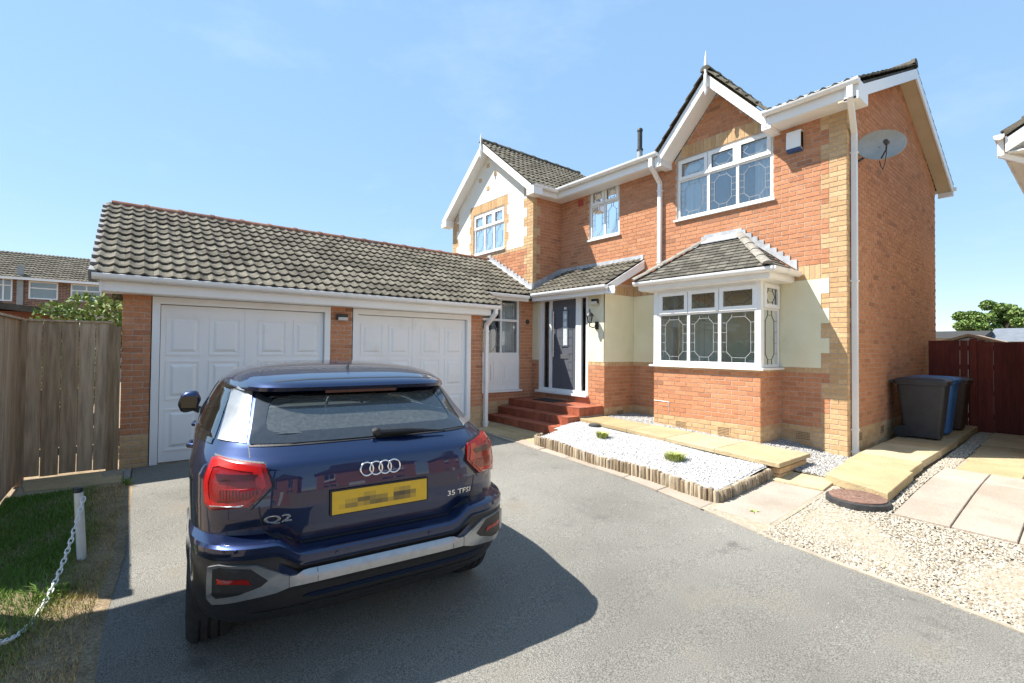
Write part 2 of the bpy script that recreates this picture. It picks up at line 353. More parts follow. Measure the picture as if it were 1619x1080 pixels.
# ---- lawn beside the drive
b = MB(); P = []
for i in range(61):
    x = -7.0 + 0.15 * i
    P.append([(x, -1.02 + (interp(DL, x) + 1.05) * j / 8, zg(x, 0) + (0.012 + 0.012 * math.sin(x * 5 + j) if j < 8 else 0.003)) for j in range(9)])
b.grid(P); lawn = b.build('lawn', M['soil'], smooth=True, kind='structure')
N = 90000
gxx = rng.uniform(-6.95, 1.2, N); tt = rng.uniform(0, 1, N)
gl = np.interp(gxx, [t[0] for t in DL], [t[1] for t in DL])
gyy = -1.0 + (gl + 0.96) * tt
dry = np.clip((gyy - (gl - 0.42)) / 0.3, 0, 1) * 0.85 + 0.3 * np.sin(gxx * 2.3 + 1) * np.sin(gyy * 5 + gxx) + np.clip((gxx + 4.3) / 1.0, 0, 1) * 0.5
tint = np.clip(0.22 + 0.8 * dry + rng.normal(0, 0.14, N), 0, 1)
keep = rng.uniform(0, 1, N) < np.where(tint > 0.7, 0.55, 1.0)
gxx, gyy, tint = gxx[keep], gyy[keep], tint[keep]; N = len(gxx)
h = rng.uniform(0.018, 0.05, N) * np.where(tint > 0.6, 0.7, 1.0); az = rng.uniform(0, 6.28, N); ln = rng.uniform(0.2, 0.9, N) * h; w = rng.uniform(0.0018, 0.0034, N)
z0 = -0.0195 * (np.clip(gxx, -7.9, 4) + 7.6) + 0.012
base = np.stack([gxx, gyy, z0], 1); side = np.stack([-np.sin(az), np.cos(az), 0 * az], 1) * w[:, None]
tip = base + np.stack([np.cos(az) * ln, np.sin(az) * ln, h], 1)
V = np.concatenate([base - side, base + side, tip], 1).reshape(-1, 3)
soup('lawn_grass', V, np.arange(3 * N).reshape(-1, 3), np.repeat(tint, 3), M['grass'], kind='stuff',
     label='short patchy lawn grass turning brown along the drive edge', cat='grass')
# taller weed tufts at the drive's edge
def tuft(name, x, y, z, n, hh, label, cat, tint=(0.1, 0.5), spread=0.05, group=None, w0=0.004, mat='grass'):
    az = rng.uniform(0, 6.28, n); r = rng.uniform(0, spread, n) ; az2 = az + rng.normal(0, 0.5, n)
    base = np.stack([x + r * np.cos(az), y + r * np.sin(az), np.full(n, z)], 1)
    h = hh * rng.uniform(0.45, 1, n); ln = h * rng.uniform(0.3, 1.1, n)
    d = np.stack([np.cos(az2), np.sin(az2), 0 * az], 1); s = np.stack([-np.sin(az2), np.cos(az2), 0 * az], 1) * w0
    mid = base + d * (ln * 0.4)[:, None] + np.stack([0 * h, 0 * h, h * 0.75], 1); tip = base + d * ln[:, None] + np.stack([0 * h, 0 * h, h * 0.9], 1)
    V = np.concatenate([base - s, base + s, mid + s, mid - s, tip], 1).reshape(-1, 3); i = np.arange(n)[:, None] * 5
    F = np.concatenate([i + [0, 1, 2], i + [0, 2, 3], i + [3, 2, 4]], 0)
    T = np.repeat(rng.uniform(tint[0], tint[1], n), 5)
    return soup(name, V, F, T, M[mat], label=label, cat=cat, group=group)
tuft('weed', -4.25, -0.42, zg(-4.25, 0), 70, 0.12, 'bright green weed tuft on the shaded lawn below the white post', 'weed', spread=0.10)
tuft('weed', -6.9, -0.06, zg(-6.9, 0), 30, 0.11, 'small green weed at the corner where lawn meets drive', 'weed', spread=0.03)

# ---- slabs
def slab_mesh(c, z, th, mat, t):
    """c: four (x, y) corners anticlockwise; z: top height at each corner"""
    b = MB(); b.t = t; e = 0.006
    cx = sum(p[0] for p in c) / 4; cy = sum(p[1] for p in c) / 4
    zz = z if isinstance(z, (list, tuple)) else [z] * 4
    def ins(p, d):
        v = Vector((cx - p[0], cy - p[1])); v.normalize(); return (p[0] + v.x * d, p[1] + v.y * d)
    top = [ins(p, e * 1.5) for p in c]
    i0 = [b.v((p[0], p[1], zz[k] - th)) for k, p in enumerate(c)]; i1 = [b.v((p[0], p[1], zz[k] - e)) for k, p in enumerate(c)]
    i2 = [b.v((p[0], p[1], zz[k])) for k, p in enumerate(top)]
    b.f(i2)
    for k in range(4):
        n = (k + 1) % 4; b.f((i1[k], i1[n], i2[n], i2[k])); b.f((i0[k], i0[n], i1[n], i1[k]))
    return b
def slab(parent, c, dz, th, mat, name='slab', zt=None):
    t = random.random(); jz = random.uniform(-0.003, 0.003)
    z = zt if zt is not None else [zg(*p) + dz + jz for p in c]
    return slab_mesh(c, z, th, mat, t).build(name, M[mat], parent, tint=True)
def rect(x0, x1, y0, y1, g=0.004):
    return [(x0 + g, y0 + g), (x1 - g, y0 + g), (x1 - g, y1 - g), (x0 + g, y1 - g)]
def base_sheet(name, poly, dz, mat, label=None, cat=None, kind='structure', zf=None):
    b = MB(); b.poly([(x, y, (zf(x, y) if zf else zg(x, y)) + dz) for x, y in poly]); return b.build(name, M[mat], kind=kind)

side_path = base_sheet('path', [(-7.75, -1.0), (-6.98, -0.95), (-7.0, -0.03), (-7.75, -0.02)], 0.006, 'bedding')
slab(side_path, [(-7.14, -0.9), (-7.04, -0.10), (-7.36, -0.10), (-7.42, -0.96)], 0.02, 0.05, 'slab_buff')
slab(side_path, [(-7.44, -0.96), (-7.38, -0.30), (-7.66, -0.30), (-7.70, -0.99)], 0.02, 0.05, 'slab_buff')
b = MB(); b.box(-7.6, -7.05, -0.085, -0.03, -0.06, 0.03); b.build('kerb', pmat('kerb_grey', (0.20, 0.195, 0.19), (0.28, 0.27, 0.26), 14, 0.9, bump=0.4, bscale=90), kind='structure')

# paving in front of the steps and along the drive
step_path = base_sheet('path', [(-7.75, 5.14), (-6.2, 5.05), (-3.7, 4.88), (-2.66, 4.67), (-2.62, 5.2), (-5.8, 5.4), (-5.9, 5.95), (-8.3, 5.95), (-8.3, 5.3), (-7.75, 5.3)], 0.004, 'bedding')
for (x0, x1) in ((-7.70, -6.95), (-6.95, -6.32), (-6.32, -5.92)):
    for (y0, y1) in ((5.16, 5.50), (5.50, 5.89)):
        slab(step_path, rect(x0, x1, y0, y1, 0.003), 0.016, 0.05, 'slab_buff')
slab(step_path, rect(-8.29, -7.70, 5.42, 5.89, 0.003), 0.016, 0.05, 'slab_buff')
xs = [-6.28, -5.62, -5.0, -4.42, -3.86, -3.3, -2.68]
for k in range(6):
    a, c = xs[k] + 0.005, xs[k + 1] - 0.005
    up = lambda x: 5.19 - (x + 5.9) * 0.0714 + 0.03
    slab(step_path, [(a, interp(DR, a) + 0.01), (c, interp(DR, c) + 0.01), (c, up(c)), (a, up(a))], 0.014 + random.uniform(-0.002, 0.004), 0.05, 'slab_pale')
# pale slabs between bed and gravel
bed_path = base_sheet('path', [(-2.66, 4.68), (-1.99, 4.5), (-1.99, 6.66), (-2.66, 6.66)], 0.005, 'bedding')
ys = [4.76, 5.20, 5.66, 6.14]
for k in range(3):
    slab(bed_path, [(-2.60, ys[k] - 0.03 + 0.012), (-2.03, ys[k] + 0.012), (-2.03, ys[k + 1]), (-2.60, ys[k + 1] - 0.03)], 0.02, 0.05, 'slab_pale')
slab(bed_path, [(-2.62, 6.13), (-2.04, 6.16), (-2.06, 6.64), (-2.70, 6.60)], 0.035, 0.06, 'slab_buff')
# pale slabs at the far right
patio = base_sheet('patio', [(-1.37, 5.9), (0.9, 5.9), (0.9, 8.33), (-1.37, 8.33)], 0.004, 'bedding')
for k, (x0, x1) in enumerate(((-1.36, -0.93), (-0.93, -0.50), (-0.50, -0.05), (-0.05, 0.4), (0.4, 0.85))):
    for (y0, y1) in ((5.94, 6.55), (6.55, 7.14), (7.14, 7.73), (7.73, 8.32)):
        slab(patio, rect(x0, x1, y0, y1, 0.006), 0.026, 0.05, 'slab_pale')
yel = base_sheet('path', [(-1.3, 8.34), (-0.6, 8.34), (-0.6, 12.7), (-1.3, 12.7)], 0.003, 'bedding')
for k in range(5): slab(yel, rect(-1.25 - 0.03 * k, -0.66, 8.34 + 0.87 * k, 8.34 + 0.87 * (k + 1), 0.006), 0.026, 0.05, 'slab_buff')
# raised slab path along the side wall
side = base_sheet('path', [(-2.14, 6.4), (-1.5, 6.25), (-1.62, 12.7), (-2.2, 12.7)], 0.005, 'bedding')
for k, (y0, y1, s) in enumerate(((6.34, 7.30, 0), (7.30, 7.95, -0.035), (7.95, 9.2, -0.06), (9.2, 10.4, -0.07), (10.4, 11.6, -0.09), (11.6, 12.72, -0.12))):
    l = 0.18 if k == 0 else 0
    slab(side, [(-2.14 + s, y0 + l + 0.003), (-1.47 + s, y0 + 0.003 - 0.1 * (k == 0)), (-1.47 + s, y1 - 0.003), (-2.16 + s, y1 - 0.003)], 0.115, 0.10, 'slab_buff')
# raised slab walk under the bay
walk = thing('raised_path', 'raised walk of buff paving slabs below the bay window', 'path', (-4.3, 6.6, 0.1))
def wz(x): return 0.285 + (x + 6.15) * (0.205 - 0.285) / 3.65
wf = lambda x: 6.50 - (x + 6.15) * 0.098
xs = [-6.14, -4.98, -4.20, -3.38, -2.50]
for k in range(4):
    a, c = xs[k] + 0.004, xs[k + 1] - 0.004
    slab(walk, [(a, wf(a)), (c, wf(c)), (c, 7.10), (a, 7.14)], 0, 0.055, 'slab_buff', zt=[wz(a), wz(c), wz(c), wz(a)])
b = MB(); b.box(-6.1, -2.6, 6.6, 7.05, -0.05, 0.14); b.build('foundation', M['bedding'], walk)
for k, (zz, cut) in enumerate(((-0.02, 0.0), (0.055, 0.1), (0.13, 0.0))):
    for y0, y1 in (((6.24, 6.45), (6.46, 6.67), (6.68, 6.89), (6.90, 7.06)) if not cut else ((6.24, 6.34), (6.35, 6.56), (6.57, 6.78), (6.79, 7.06))):
        b = MB(); b.t = random.random(); b.box(-2.65, -2.535, y0, y1, zz, zz + 0.066); b.build('brick', M['brick_buff'], walk, tint=True)

# ---- stones
def stones(name, poly, spacing, smin, smax, mat, zf, label, cat='gravel', seed=1, holes=(), lim=None, flat=0.7):
    r = np.random.default_rng(seed)
    xs = [p[0] for p in poly]; ys = [p[1] for p in poly]
    X, Y = np.meshgrid(np.arange(min(xs), max(xs), spacing), np.arange(min(ys), max(ys), spacing))
    X = X.ravel() + r.uniform(-0.5, 0.5, X.size) * spacing; Y = Y.ravel() + r.uniform(-0.5, 0.5, Y.size) * spacing
    k = in_poly_np(X, Y, poly)
    for hp in holes: k &= ~in_poly_np(X, Y, hp)
    if lim is not None: k &= lim(X, Y)
    X, Y = X[k], Y[k]; n = len(X)
    Z = np.array([zf(x, y) for x, y in zip(X, Y)])
    oc = np.array([(1, 0, 0), (0, 1, 0), (-1, 0, 0), (0, -1, 0), (0.35, 0.3, 0.85), (-0.4, 0.25, 0.8), (0.05, -0.45, 0.8), (0, 0, -0.8)], float)
    fc = np.array([(4, 0, 1), (5, 1, 2), (6, 3, 0), (4, 5, 6), (4, 1, 5), (5, 2, 6), (6, 2, 3), (6, 0, 4)])
    s = r.uniform(smin, smax, n); q = r.uniform(0, 6.28, n)
    S = np.stack([s * r.uniform(0.8, 1.3, n), s * r.uniform(0.6, 1.0, n), s * r.uniform(0.5, 0.9, n) * flat / 0.7], 1)
    v = oc[None] * S[:, None] * (1 + r.uniform(-0.18, 0.18, (n, 8, 3)))
    tl = r.normal(0, 0.35, (n, 2))
    v[..., 2] += v[..., 0] * tl[:, :1] + v[..., 1] * tl[:, 1:]
    c, sn = np.cos(q)[:, None], np.sin(q)[:, None]
    out = np.stack([v[..., 0] * c - v[..., 1] * sn + X[:, None], v[..., 0] * sn + v[..., 1] * c + Y[:, None], v[..., 2] + (Z + r.uniform(0, 0.4, n) * s)[:, None]], 2)
    F = (fc[None] + (np.arange(n) * 8)[:, None, None]).reshape(-1, 3)
    T = np.repeat(np.clip(r.beta(2.2, 1.6, n), 0, 1), 8)
    return soup(name, out.reshape(-1, 3), F, T, M[mat], kind='stuff', label=label, cat=cat)
RP = [(-2.0, 4.52), (-1.243, 4.42), (-0.756, 4.38), (-0.339, 4.30), (0.6, 4.17), (0.6, 9.0), (-0.4, 12.7), (-2.2, 12.7), (-2.2, 6.4), (-2.01, 6.45)]
base_sheet('gravel_bed', RP, 0.0, 'bedding')
holes = [[(-1.37, 5.92), (0.9, 5.92), (0.9, 8.33), (-1.37, 8.33)], [(-1.28, 8.3), (-0.64, 8.3), (-0.64, 12.7), (-1.38, 12.7)],
         [(-2.15, 6.5), (-1.46, 6.22), (-1.46, 7.4), (-1.56, 12.7), (-2.28, 12.7)], [(-1.92 + 0, 5.9), (-1.5, 5.86), (-1.45, 6.1), (-1.7, 6.3), (-1.9, 6.2)]]
stones('gravel', RP, 0.0185, 0.009, 0.0165, 'gravel', lambda x, y: zg(x, y) + 0.006, 'loose cream gravel between the drive edge and the pale slabs', seed=3, holes=holes,
       lim=lambda X, Y: (X < -0.03 * Y + 0.6) & (X > -2.02 - 0.2 * (Y > 6.5)))
stones('gravel', [(-1.9, 4.45), (-1.243, 4.40), (-0.339, 4.27), (0.2, 4.2), (0.2, 4.27), (-1.9, 4.53), (-2.6, 4.76), (-2.65, 4.72)], 0.02, 0.006, 0.011, 'gravel', lambda x, y: zg(x, y) + 0.003,
       'spilled cream stones along the edge of the asphalt', seed=4)
def zh(x, y=0): return float(np.interp(x, [-6.2, -5.0, -3.2, -2.55, -2.2], [0.27, 0.245, 0.17, 0.055, 0.045]))
GH = [(-6.14, 7.05), (-2.56, 7.02), (-2.60, 6.62), (-2.08, 6.62), (-2.2, 8.0), (-2.2, 12.7), (-2.36, 12.7), (-2.36, 8.08), (-6.14, 8.08)]
b = MB(); P = [[(x, y, zh(x) - 0.012) for x in np.linspace(-6.14, -2.1, 30)] for y in (6.62, 7.1, 7.6, 8.1)]
P[0] = [(x, 6.62 if x > -2.58 else 7.05, zh(x) - 0.012) for x in np.linspace(-6.14, -2.1, 30)]
b.grid(P); b.box(-2.365, -2.1, 8.1, 12.75, 0.0, 0.035); b.build('gravel_bed', M['bedding'], kind='structure')
stones('gravel', GH, 0.022, 0.009, 0.017, 'gravel_grey', lambda x, y: zh(x) if y < 8.1 else 0.045, 'grey and white gravel strip along the foot of the house walls', seed=5,
       holes=[[(-5.2, 7.37), (-3.25, 7.37), (-3.25, 8.2), (-5.2, 8.2)]])
# white bed
BP = [(-5.88, 5.20), (-2.70, 4.97), (-2.67, 6.22), (-2.75, 6.3), (-6.13, 6.62), (-6.10, 5.95), (-5.95, 5.9)]
def zb(x, y):
    t = sm((y - 5.0) / 1.4); return (zg(x, y) + 0.125) * (1 - t) + (wz(x) - 0.07) * t + 0.008 * math.sin(x * 4 + y * 3)
b = MB(); P = []
for j in range(11):
    r_ = []
    for x in np.linspace(-6.13, -2.655, 24):
        ya = 5.20 - (x + 5.88) * 0.0725 + (0.6 if x < -5.95 else 0); yb = wf(x) + 0.12; y = ya + (yb - ya) * j / 10; r_.append((x, y, zb(x, y) - 0.012))
    P.append(r_)
b.T = []; b.t = 0.3; b.grid(P)
b.build('gravel_bed', M['pebble'], kind='structure', tint=True)
stones('pebbles', BP, 0.0165, 0.008, 0.0135, 'pebble', zb, 'bright white decorative pebbles filling the log edged bed', 'pebbles', seed=6)
# log edging: each log its own part
edging = thing('log_edging', 'border of short weathered upright logs round the white pebble bed', 'edging', (-4.3, 5.05, -0.05))
lm = []
for k in range(4):
    b = MB(); b.t = 0.12 + 0.27 * k; seg = 9; hh = 0.25; rs = [1.0 + 0.08 * math.sin(k + 2.1 * j) for j in range(seg)]
    rings = []
    for r, z in ((0.029, 0), (0.0295, 0.12), (0.029, hh - 0.008), (0.024, hh)):
        rings.append([b.v((r * rs[j] * math.cos(6.283 * j / seg), r * rs[j] * math.sin(6.283 * j / seg), z + (0.004 * math.sin(j + k) if z == hh else 0))) for j in range(seg)])
    for a in range(3):
        for j in range(seg): b.f((rings[a][j], rings[a][(j + 1) % seg], rings[a + 1][(j + 1) % seg], rings[a + 1][j]))
    b.f(rings[3]); lm.append(b.mesh('log', M['log'], smooth=True, tint=True, sharp=40))
path = [(-6.02, 5.42), (-5.96, 5.26), (-5.86, 5.175)] + [(-5.86 + 3.17 * t, 5.175 - 0.215 * t + 0.02 * math.sin(t * 11)) for t in np.linspace(0.02, 0.98, 40)] + [(-2.675, 4.965), (-2.645, 5.0)] + [(-2.64, 5.05 + 1.3 * t) for t in np.linspace(0, 1, 10)]
acc = 0; pts = [Vector(p) for p in path]; pos = [pts[0]]
for a, c in zip(pts, pts[1:]):
    d = (c - a).length; 
    while acc + d >= 0.0585:
        s = 0.0585 - acc; a = a + (c - a).normalized() * s; d = (c - a).length; acc = 0; pos.append(a.copy())
    acc += d
for k, p in enumerate(pos):
    top = zg(p.x, p.y) + 0.155 + 0.012 * math.sin(p.x * 3.1) + random.uniform(-0.008, 0.008)
    inst('log', lm[random.randrange(4)], Matrix.Translation((p.x, p.y, top - 0.25)) @ Matrix.Rotation(random.uniform(-0.05, 0.05), 4, 'X') @ Matrix.Rotation(random.uniform(0, 6), 4, 'Z'), edging)
tuft('grass_plant', -5.05, 5.86, zb(-5.05, 5.86), 420, 0.115, 'small lime green grass clump in the white bed near the steps', 'plant', (0.0, 1.0), 0.085, w0=0.0035, mat='lime')
tuft('grass_plant', -3.60, 5.62, zb(-3.60, 5.62), 560, 0.115, 'wider lime green grass clump in the white bed before the bay', 'plant', (0.0, 1.0), 0.12, w0=0.0035, mat='lime')
# concrete edging line between asphalt and gravel
b = MB()
xs = np.linspace(-2.64, 0.8, 28)
for a, c in zip(xs, xs[1:]):
    ya, yc = interp(DR, a), interp(DR, c)
    b.hexa([(a, ya, zg(a, ya) - 0.05), (c, yc, zg(c, yc) - 0.05), (c, yc + 0.05, zg(c, yc) - 0.05), (a, ya + 0.05, zg(a, ya) - 0.05),
            (a, ya, zg(a, ya) + 0.012), (c, yc, zg(c, yc) + 0.012), (c, yc + 0.05, zg(c, yc) + 0.012), (a, ya + 0.05, zg(a, ya) + 0.012)])
b.build('kerb', pmat('sandy_edging', (0.30, 0.26, 0.20), (0.40, 0.35, 0.275), 12, 0.95, bump=0.5, bscale=90), kind='structure')

stones('stray_stones', [(-6.0, 3.6), (-2.6, 3.4), (-0.8, 3.2), (-0.6, 4.2), (-1.9, 4.4), (-6.1, 5.0)], 0.16, 0.003, 0.007, 'gravel', lambda x, y: zg(x, y) + 0.004, 'stray stones scattered on the asphalt near the bed', seed=9)
# ================================================================ house and garage: walls
house = thing('house', 'two storey red brick house with white gables and leaded windows', 'house', (-5.3, 8.09, 0))
garage = thing('garage', 'attached red brick double garage with white panelled doors', 'garage', (-7.78, 2.6, 0))
ZB = -0.03; CH = 0.075

class Fr:
    """a wall face: u along it, d outwards, z up"""
    def __init__(s, o, u, n): s.o = Vector((o[0], o[1], 0)); s.u = Vector((u[0], u[1], 0)); s.n = Vector((n[0], n[1], 0))
    def p(s, u, d, z): return s.o + s.u * u + s.n * d + Vector((0, 0, z))
    def box(s, b, u0, u1, d0, d1, z0, z1, m=0):
        b.hexa([s.p(u0, d0, z0), s.p(u1, d0, z0), s.p(u1, d1, z0), s.p(u0, d1, z0), s.p(u0, d0, z1), s.p(u1, d0, z1), s.p(u1, d1, z1), s.p(u0, d1, z1)], m)

def core(b, fr, u0, u1, z0, z1, holes=(), th=0.26, d=-0.005, m=0):
    us = sorted({u0, u1, *[h[k] for h in holes for k in (0, 1) if u0 < h[k] < u1]}); zs = sorted({z0, z1, *[h[k] for h in holes for k in (2, 3) if z0 < h[k] < z1]})
    for a, c in zip(us, us[1:]):
        run = None
        for e, g in zip(zs, zs[1:]):
            um, zm = (a + c) / 2, (e + g) / 2
            hole = any(h[0] < um < h[1] and h[2] < zm < h[3] for h in holes)
            if not hole: fr.box(b, a, c, d - th, d, e, g, m)

def subtract(segs, a, c):
    out = []
    for (x, y, s) in segs:
        if c <= x or a >= y: out.append((x, y, s)); continue
        if x < a: out.append((x, a, s))
        if c < y: out.append((c, y, s))
    return out
def override(segs, a, c, st):
    segs = subtract(segs, a, c)
    if st: segs.append((a, c, st))
    return segs

BR = {'house': [], 'garage': []}          # (wall object, frame, u0, u1, z0, z1, style, tint)
def lay(which, wall, fr, k0, k1, segf, ref=0.0):
    for k in range(k0, k1):
        z0 = ZB + k * CH; zc = z0 + CH / 2
        for (a, c, st) in segf(k, zc):
            L = 0.1125 if st == 'head' else 0.225
            off = 0 if (k % 2 == 0 or st == 'head') else L / 2
            x = ref + off + math.floor((a - ref - off) / L) * L
            while x < c - 1e-4:
                p, q = max(a, x), min(c, x + L); x += L
                if q - p < 0.03: continue
                BR[which].append((wall, fr, p, q, z0, z0 + CH, 'red' if st == 'red' else 'buff', None))
def soldier(which, wall, fr, a, c, z0, h=0.225):
    n = max(1, round((c - a) / CH)); s = (c - a) / n
    for k in range(n): BR[which].append((wall, fr, a + k * s, a + (k + 1) * s, z0, z0 + h, 'buff', None))
def quoin(k, wide=0.3375, narrow=0.225): return wide if (k // 3) % 2 == 0 else narrow

JO = 0.005
brick_cache = {}
def brick_pts(w, h, jit=0.0):
    return [(0, -0.022, 0), (w, -0.022, 0), (w, 0, 0), (0, 0, 0), (0, -0.022, h), (w, -0.022, h), (w, 0, h), (0, 0, h)]
def brick_mesh(w, h, st, ti):
    key = (round(w, 3), round(h, 3), st, ti)
    if key not in brick_cache:
        b = MB(); b.t = (ti + 0.5) / 10; e = 0.003
        p = [(0, 0, 0), (w, 0, 0), (w, 0, h), (0, 0, h)]; q = [(0, 1, 0), (w, 1, 0), (w, 1, h), (0, 1, h)]
        i0 = [b.v((x, -0.022, z)) for x, _, z in p]; i1 = [b.v((x, -e, z)) for x, _, z in p]
        i2 = [b.v((x + (e if x == 0 else -e), 0, z + (e if z == 0 else -e))) for x, _, z in p]
        b.f(i2)
        for k in range(4):
            n = (k + 1) % 4; b.f((i1[k], i1[n], i2[n], i2[k])); b.f((i0[k], i0[n], i1[n], i1[k]))
        brick_cache[key] = b.mesh('brick', M['brick_red' if st == 'red' else 'brick_buff'], tint=True)
    return brick_cache[key]
def pick_tint(st):
    if st == 'red':
        return float(np.clip(rng.beta(4, 2.6), 0, 1)) if random.random() > 0.07 else random.uniform(0, 0.3)
    return random.random()
def emit_bricks(which, limit):
    L = []
    for e in BR[which]:
        wall, fr, a, c, z0, z1, st, _ = e
        mid = fr.p((a + c) / 2, 0, (z0 + z1) / 2); x, y, d = project(mid)
        p0 = project(fr.p(a, 0, z0)); p1 = project(fr.p(c, 0, z1))
        area = abs(p1[0] - p0[0]) * abs(z1 - z0) * 749 / d if d > 0 else 0
        face = fr.n.dot(Vector((0, 0, CAM_Z)) - mid) > 0
        vis = face and 0 < x < 1619 and 0 < y < 1080 and not HIDE(which, mid)
        L.append((area if vis else 0.0, e))
    L.sort(key=lambda t: -t[0])
    joined = {}
    for k, (ar, (wall, fr, a, c, z0, z1, st, _)) in enumerate(L):
        t = pick_tint(st); jit = random.uniform(-0.0012, 0.0018)
        if k < limit and ar > 0:
            me = brick_mesh(c - a - 2 * JO, z1 - z0 - 2 * JO, st, int(t * 9.99))
            o = fr.p(a + JO, jit, z0 + JO)
            Mx = Matrix(((fr.u.x, fr.n.x, 0, o.x), (fr.u.y, fr.n.y, 0, o.y), (0, 0, 1, o.z), (0, 0, 0, 1)))
            inst('brick', me, Mx, wall)
        else:
            b = joined.setdefault(wall, MB()); b.t = t
            fr.box(b, a + JO, c - JO, -0.022, jit, z0 + JO, z1 - JO, 0 if st == 'red' else 1)
    for wall, b in joined.items(): b.build('brickwork', [M['brick_red'], M['brick_buff']], wall, tint=True, kind='stuff')
def HIDE(which, p):
    if which == 'garage': return False
    if p.y > 7.9 and p.y < 8.3 and -5.3 < p.x < -3.2 and p.z < 3.3: return True       # behind the bay
    if p.y > 7.9 and p.y < 8.3 and p.x < -6.1 and p.z < 3.4: return True              # behind the porch
    return False

XL, XW, XP, XR = -11.91, -8.32, -6.15, -2.365      # wing left, wing right, porch right, house right
YW, YM, YB, YK = 7.19, 8.09, 7.39, 13.74           # wing front, main front, bay front, back
FM = Fr((XW, YM), (1, 0), (0, -1)); WM = XR - XW
FS = Fr((XR, YM), (0, 1), (1, 0)); WS = YK - YM
FW = Fr((XL, YW), (1, 0), (0, -1)); WW = XW - XL
FWS = Fr((XW, YW), (0, 1), (1, 0))
FU = Fr((XW + 0.01, 5.3), (0, 1), (1, 0)); WU = YW - 5.3
FP = Fr((XW + 0.01, YW), (1, 0), (0, -1)); WP = XP - XW - 0.01
FPS = Fr((XP, YW), (0, 1), (1, 0))
FB = Fr((-5.16, YB), (1, 0), (0, -1)); WB = 1.885
FBR = Fr((-3.275, YB), (0, 1), (1, 0))
XG = -7.776
FG = Fr((XG, -0.15), (0, 1), (1, 0))
um = lambda x: x - XW
# window openings (u0, u1, z0, z1)
O_SM = (um(-7.394), um(-6.532), 4.06, 5.22); O_BIG = (um(-5.15), um(-3.392), 4.06, 5.22); O_BAY = (um(-5.02), um(-3.40), 0.8, 2.6)
O_WG = (-10.82 - XL, -9.435 - XL, 4.095, 5.19)
O_UT = (5.62 - 5.3, 6.815 - 5.3, 0.655, 2.70)
O_DR = (-8.085 - XW - 0.01, -6.59 - XW - 0.01, 0.645, 2.70)
# small front gable over the big window, and the wing gable
GA_X, GA_Z, GA_H = -4.335, 6.36, 0.915
WG_X, WG_Z = -10.08, 6.80

# ---- main front
b = MB(); core(b, FM, 0, WM - 0.012, -0.2, 5.22, (O_SM, O_BIG, O_BAY))
u0, u1, ua = um(GA_X - 0.86), um(GA_X + 0.86), um(GA_X)
b.prism([FM.p(u0, -0.005, 5.22), FM.p(u1, -0.005, 5.22), FM.p(ua, -0.005, 6.2)], (0, 0.25, 0))
w_main = b.build('wall', M['mortar'], house)
def seg_main(k, zc):
    q = quoin(k)
    if zc > 5.22:
        t = (6.2 - zc) / (6.2 - 5.22); s = [(ua - 0.84 * t, ua + 0.84 * t, 'red')] if t > 0.06 else []
        if zc < 5.445: s = subtract(s, um(-5.2), um(-3.45))
        return s
    s = [(0, WM - q, 'red'), (WM - q, WM, 'buff')]
    if zc < 0.42: s = [(0, WM, 'buff')]
    elif 1.245 < zc < 1.32: s = [(0, WM - q, 'head'), (WM - q, WM, 'buff')]
    elif 1.32 < zc < 2.67: s = [(WM - q, WM, 'buff')]
    elif 2.67 < zc < 2.895: s = [(WM - q, WM, 'buff')]
    for h in (O_SM, O_BIG, O_BAY):
        if h[2] - 0.02 < zc < h[3]: s = subtract(s, h[0] - 0.004, h[1] + 0.004)
    return s
lay('house', w_main, FM, 0, 83, seg_main, ref=WM)
t_ = (6.2 - 5.33) / 0.98
soldier('house', w_main, FM, um(-5.05), um(-3.62), 5.22)
soldier('house', w_main, FM, 0.0, WM - 0.3375, 2.67)
# cream render panel, toothed against the quoin
b = MB()
for k in range(18, 36):
    z0 = ZB + k * CH; FM.box(b, 0, WM - quoin(k) - 0.004, -0.02, 0.004, z0, z0 + CH + (0.0005 if k < 35 else 0))
b.build('render_panel', M['render'], w_main)
# ---- gable side wall
b = MB(); core(b, FS, 0.27, WS - 0.02, -0.2, 5.2)
b.prism([FS.p(0.02, -0.005, 5.2), FS.p(WS - 0.02, -0.005, 5.2), FS.p(WS / 2, -0.005, 6.62)], (-0.25, 0, 0)); FS.box(b, 0.012, 0.27, -0.2, -0.005, -0.2, 5.2)
w_side = b.build('wall', M['mortar'], house)
def seg_side(k, zc):
    q = 0.3375 - quoin(k) + 0.225
    if zc > 5.2:
        t = (6.62 - zc) / 1.42; return [(WS / 2 * (1 - t), WS / 2 * (1 + t), 'red')] if t > 0.04 else []
    if zc < 0.42: return [(0, WS, 'buff')]
    return [(0, q - 0.1125, 'buff'), (q - 0.1125, WS, 'red')]
lay('house', w_side, FS, 0, 87, seg_side)
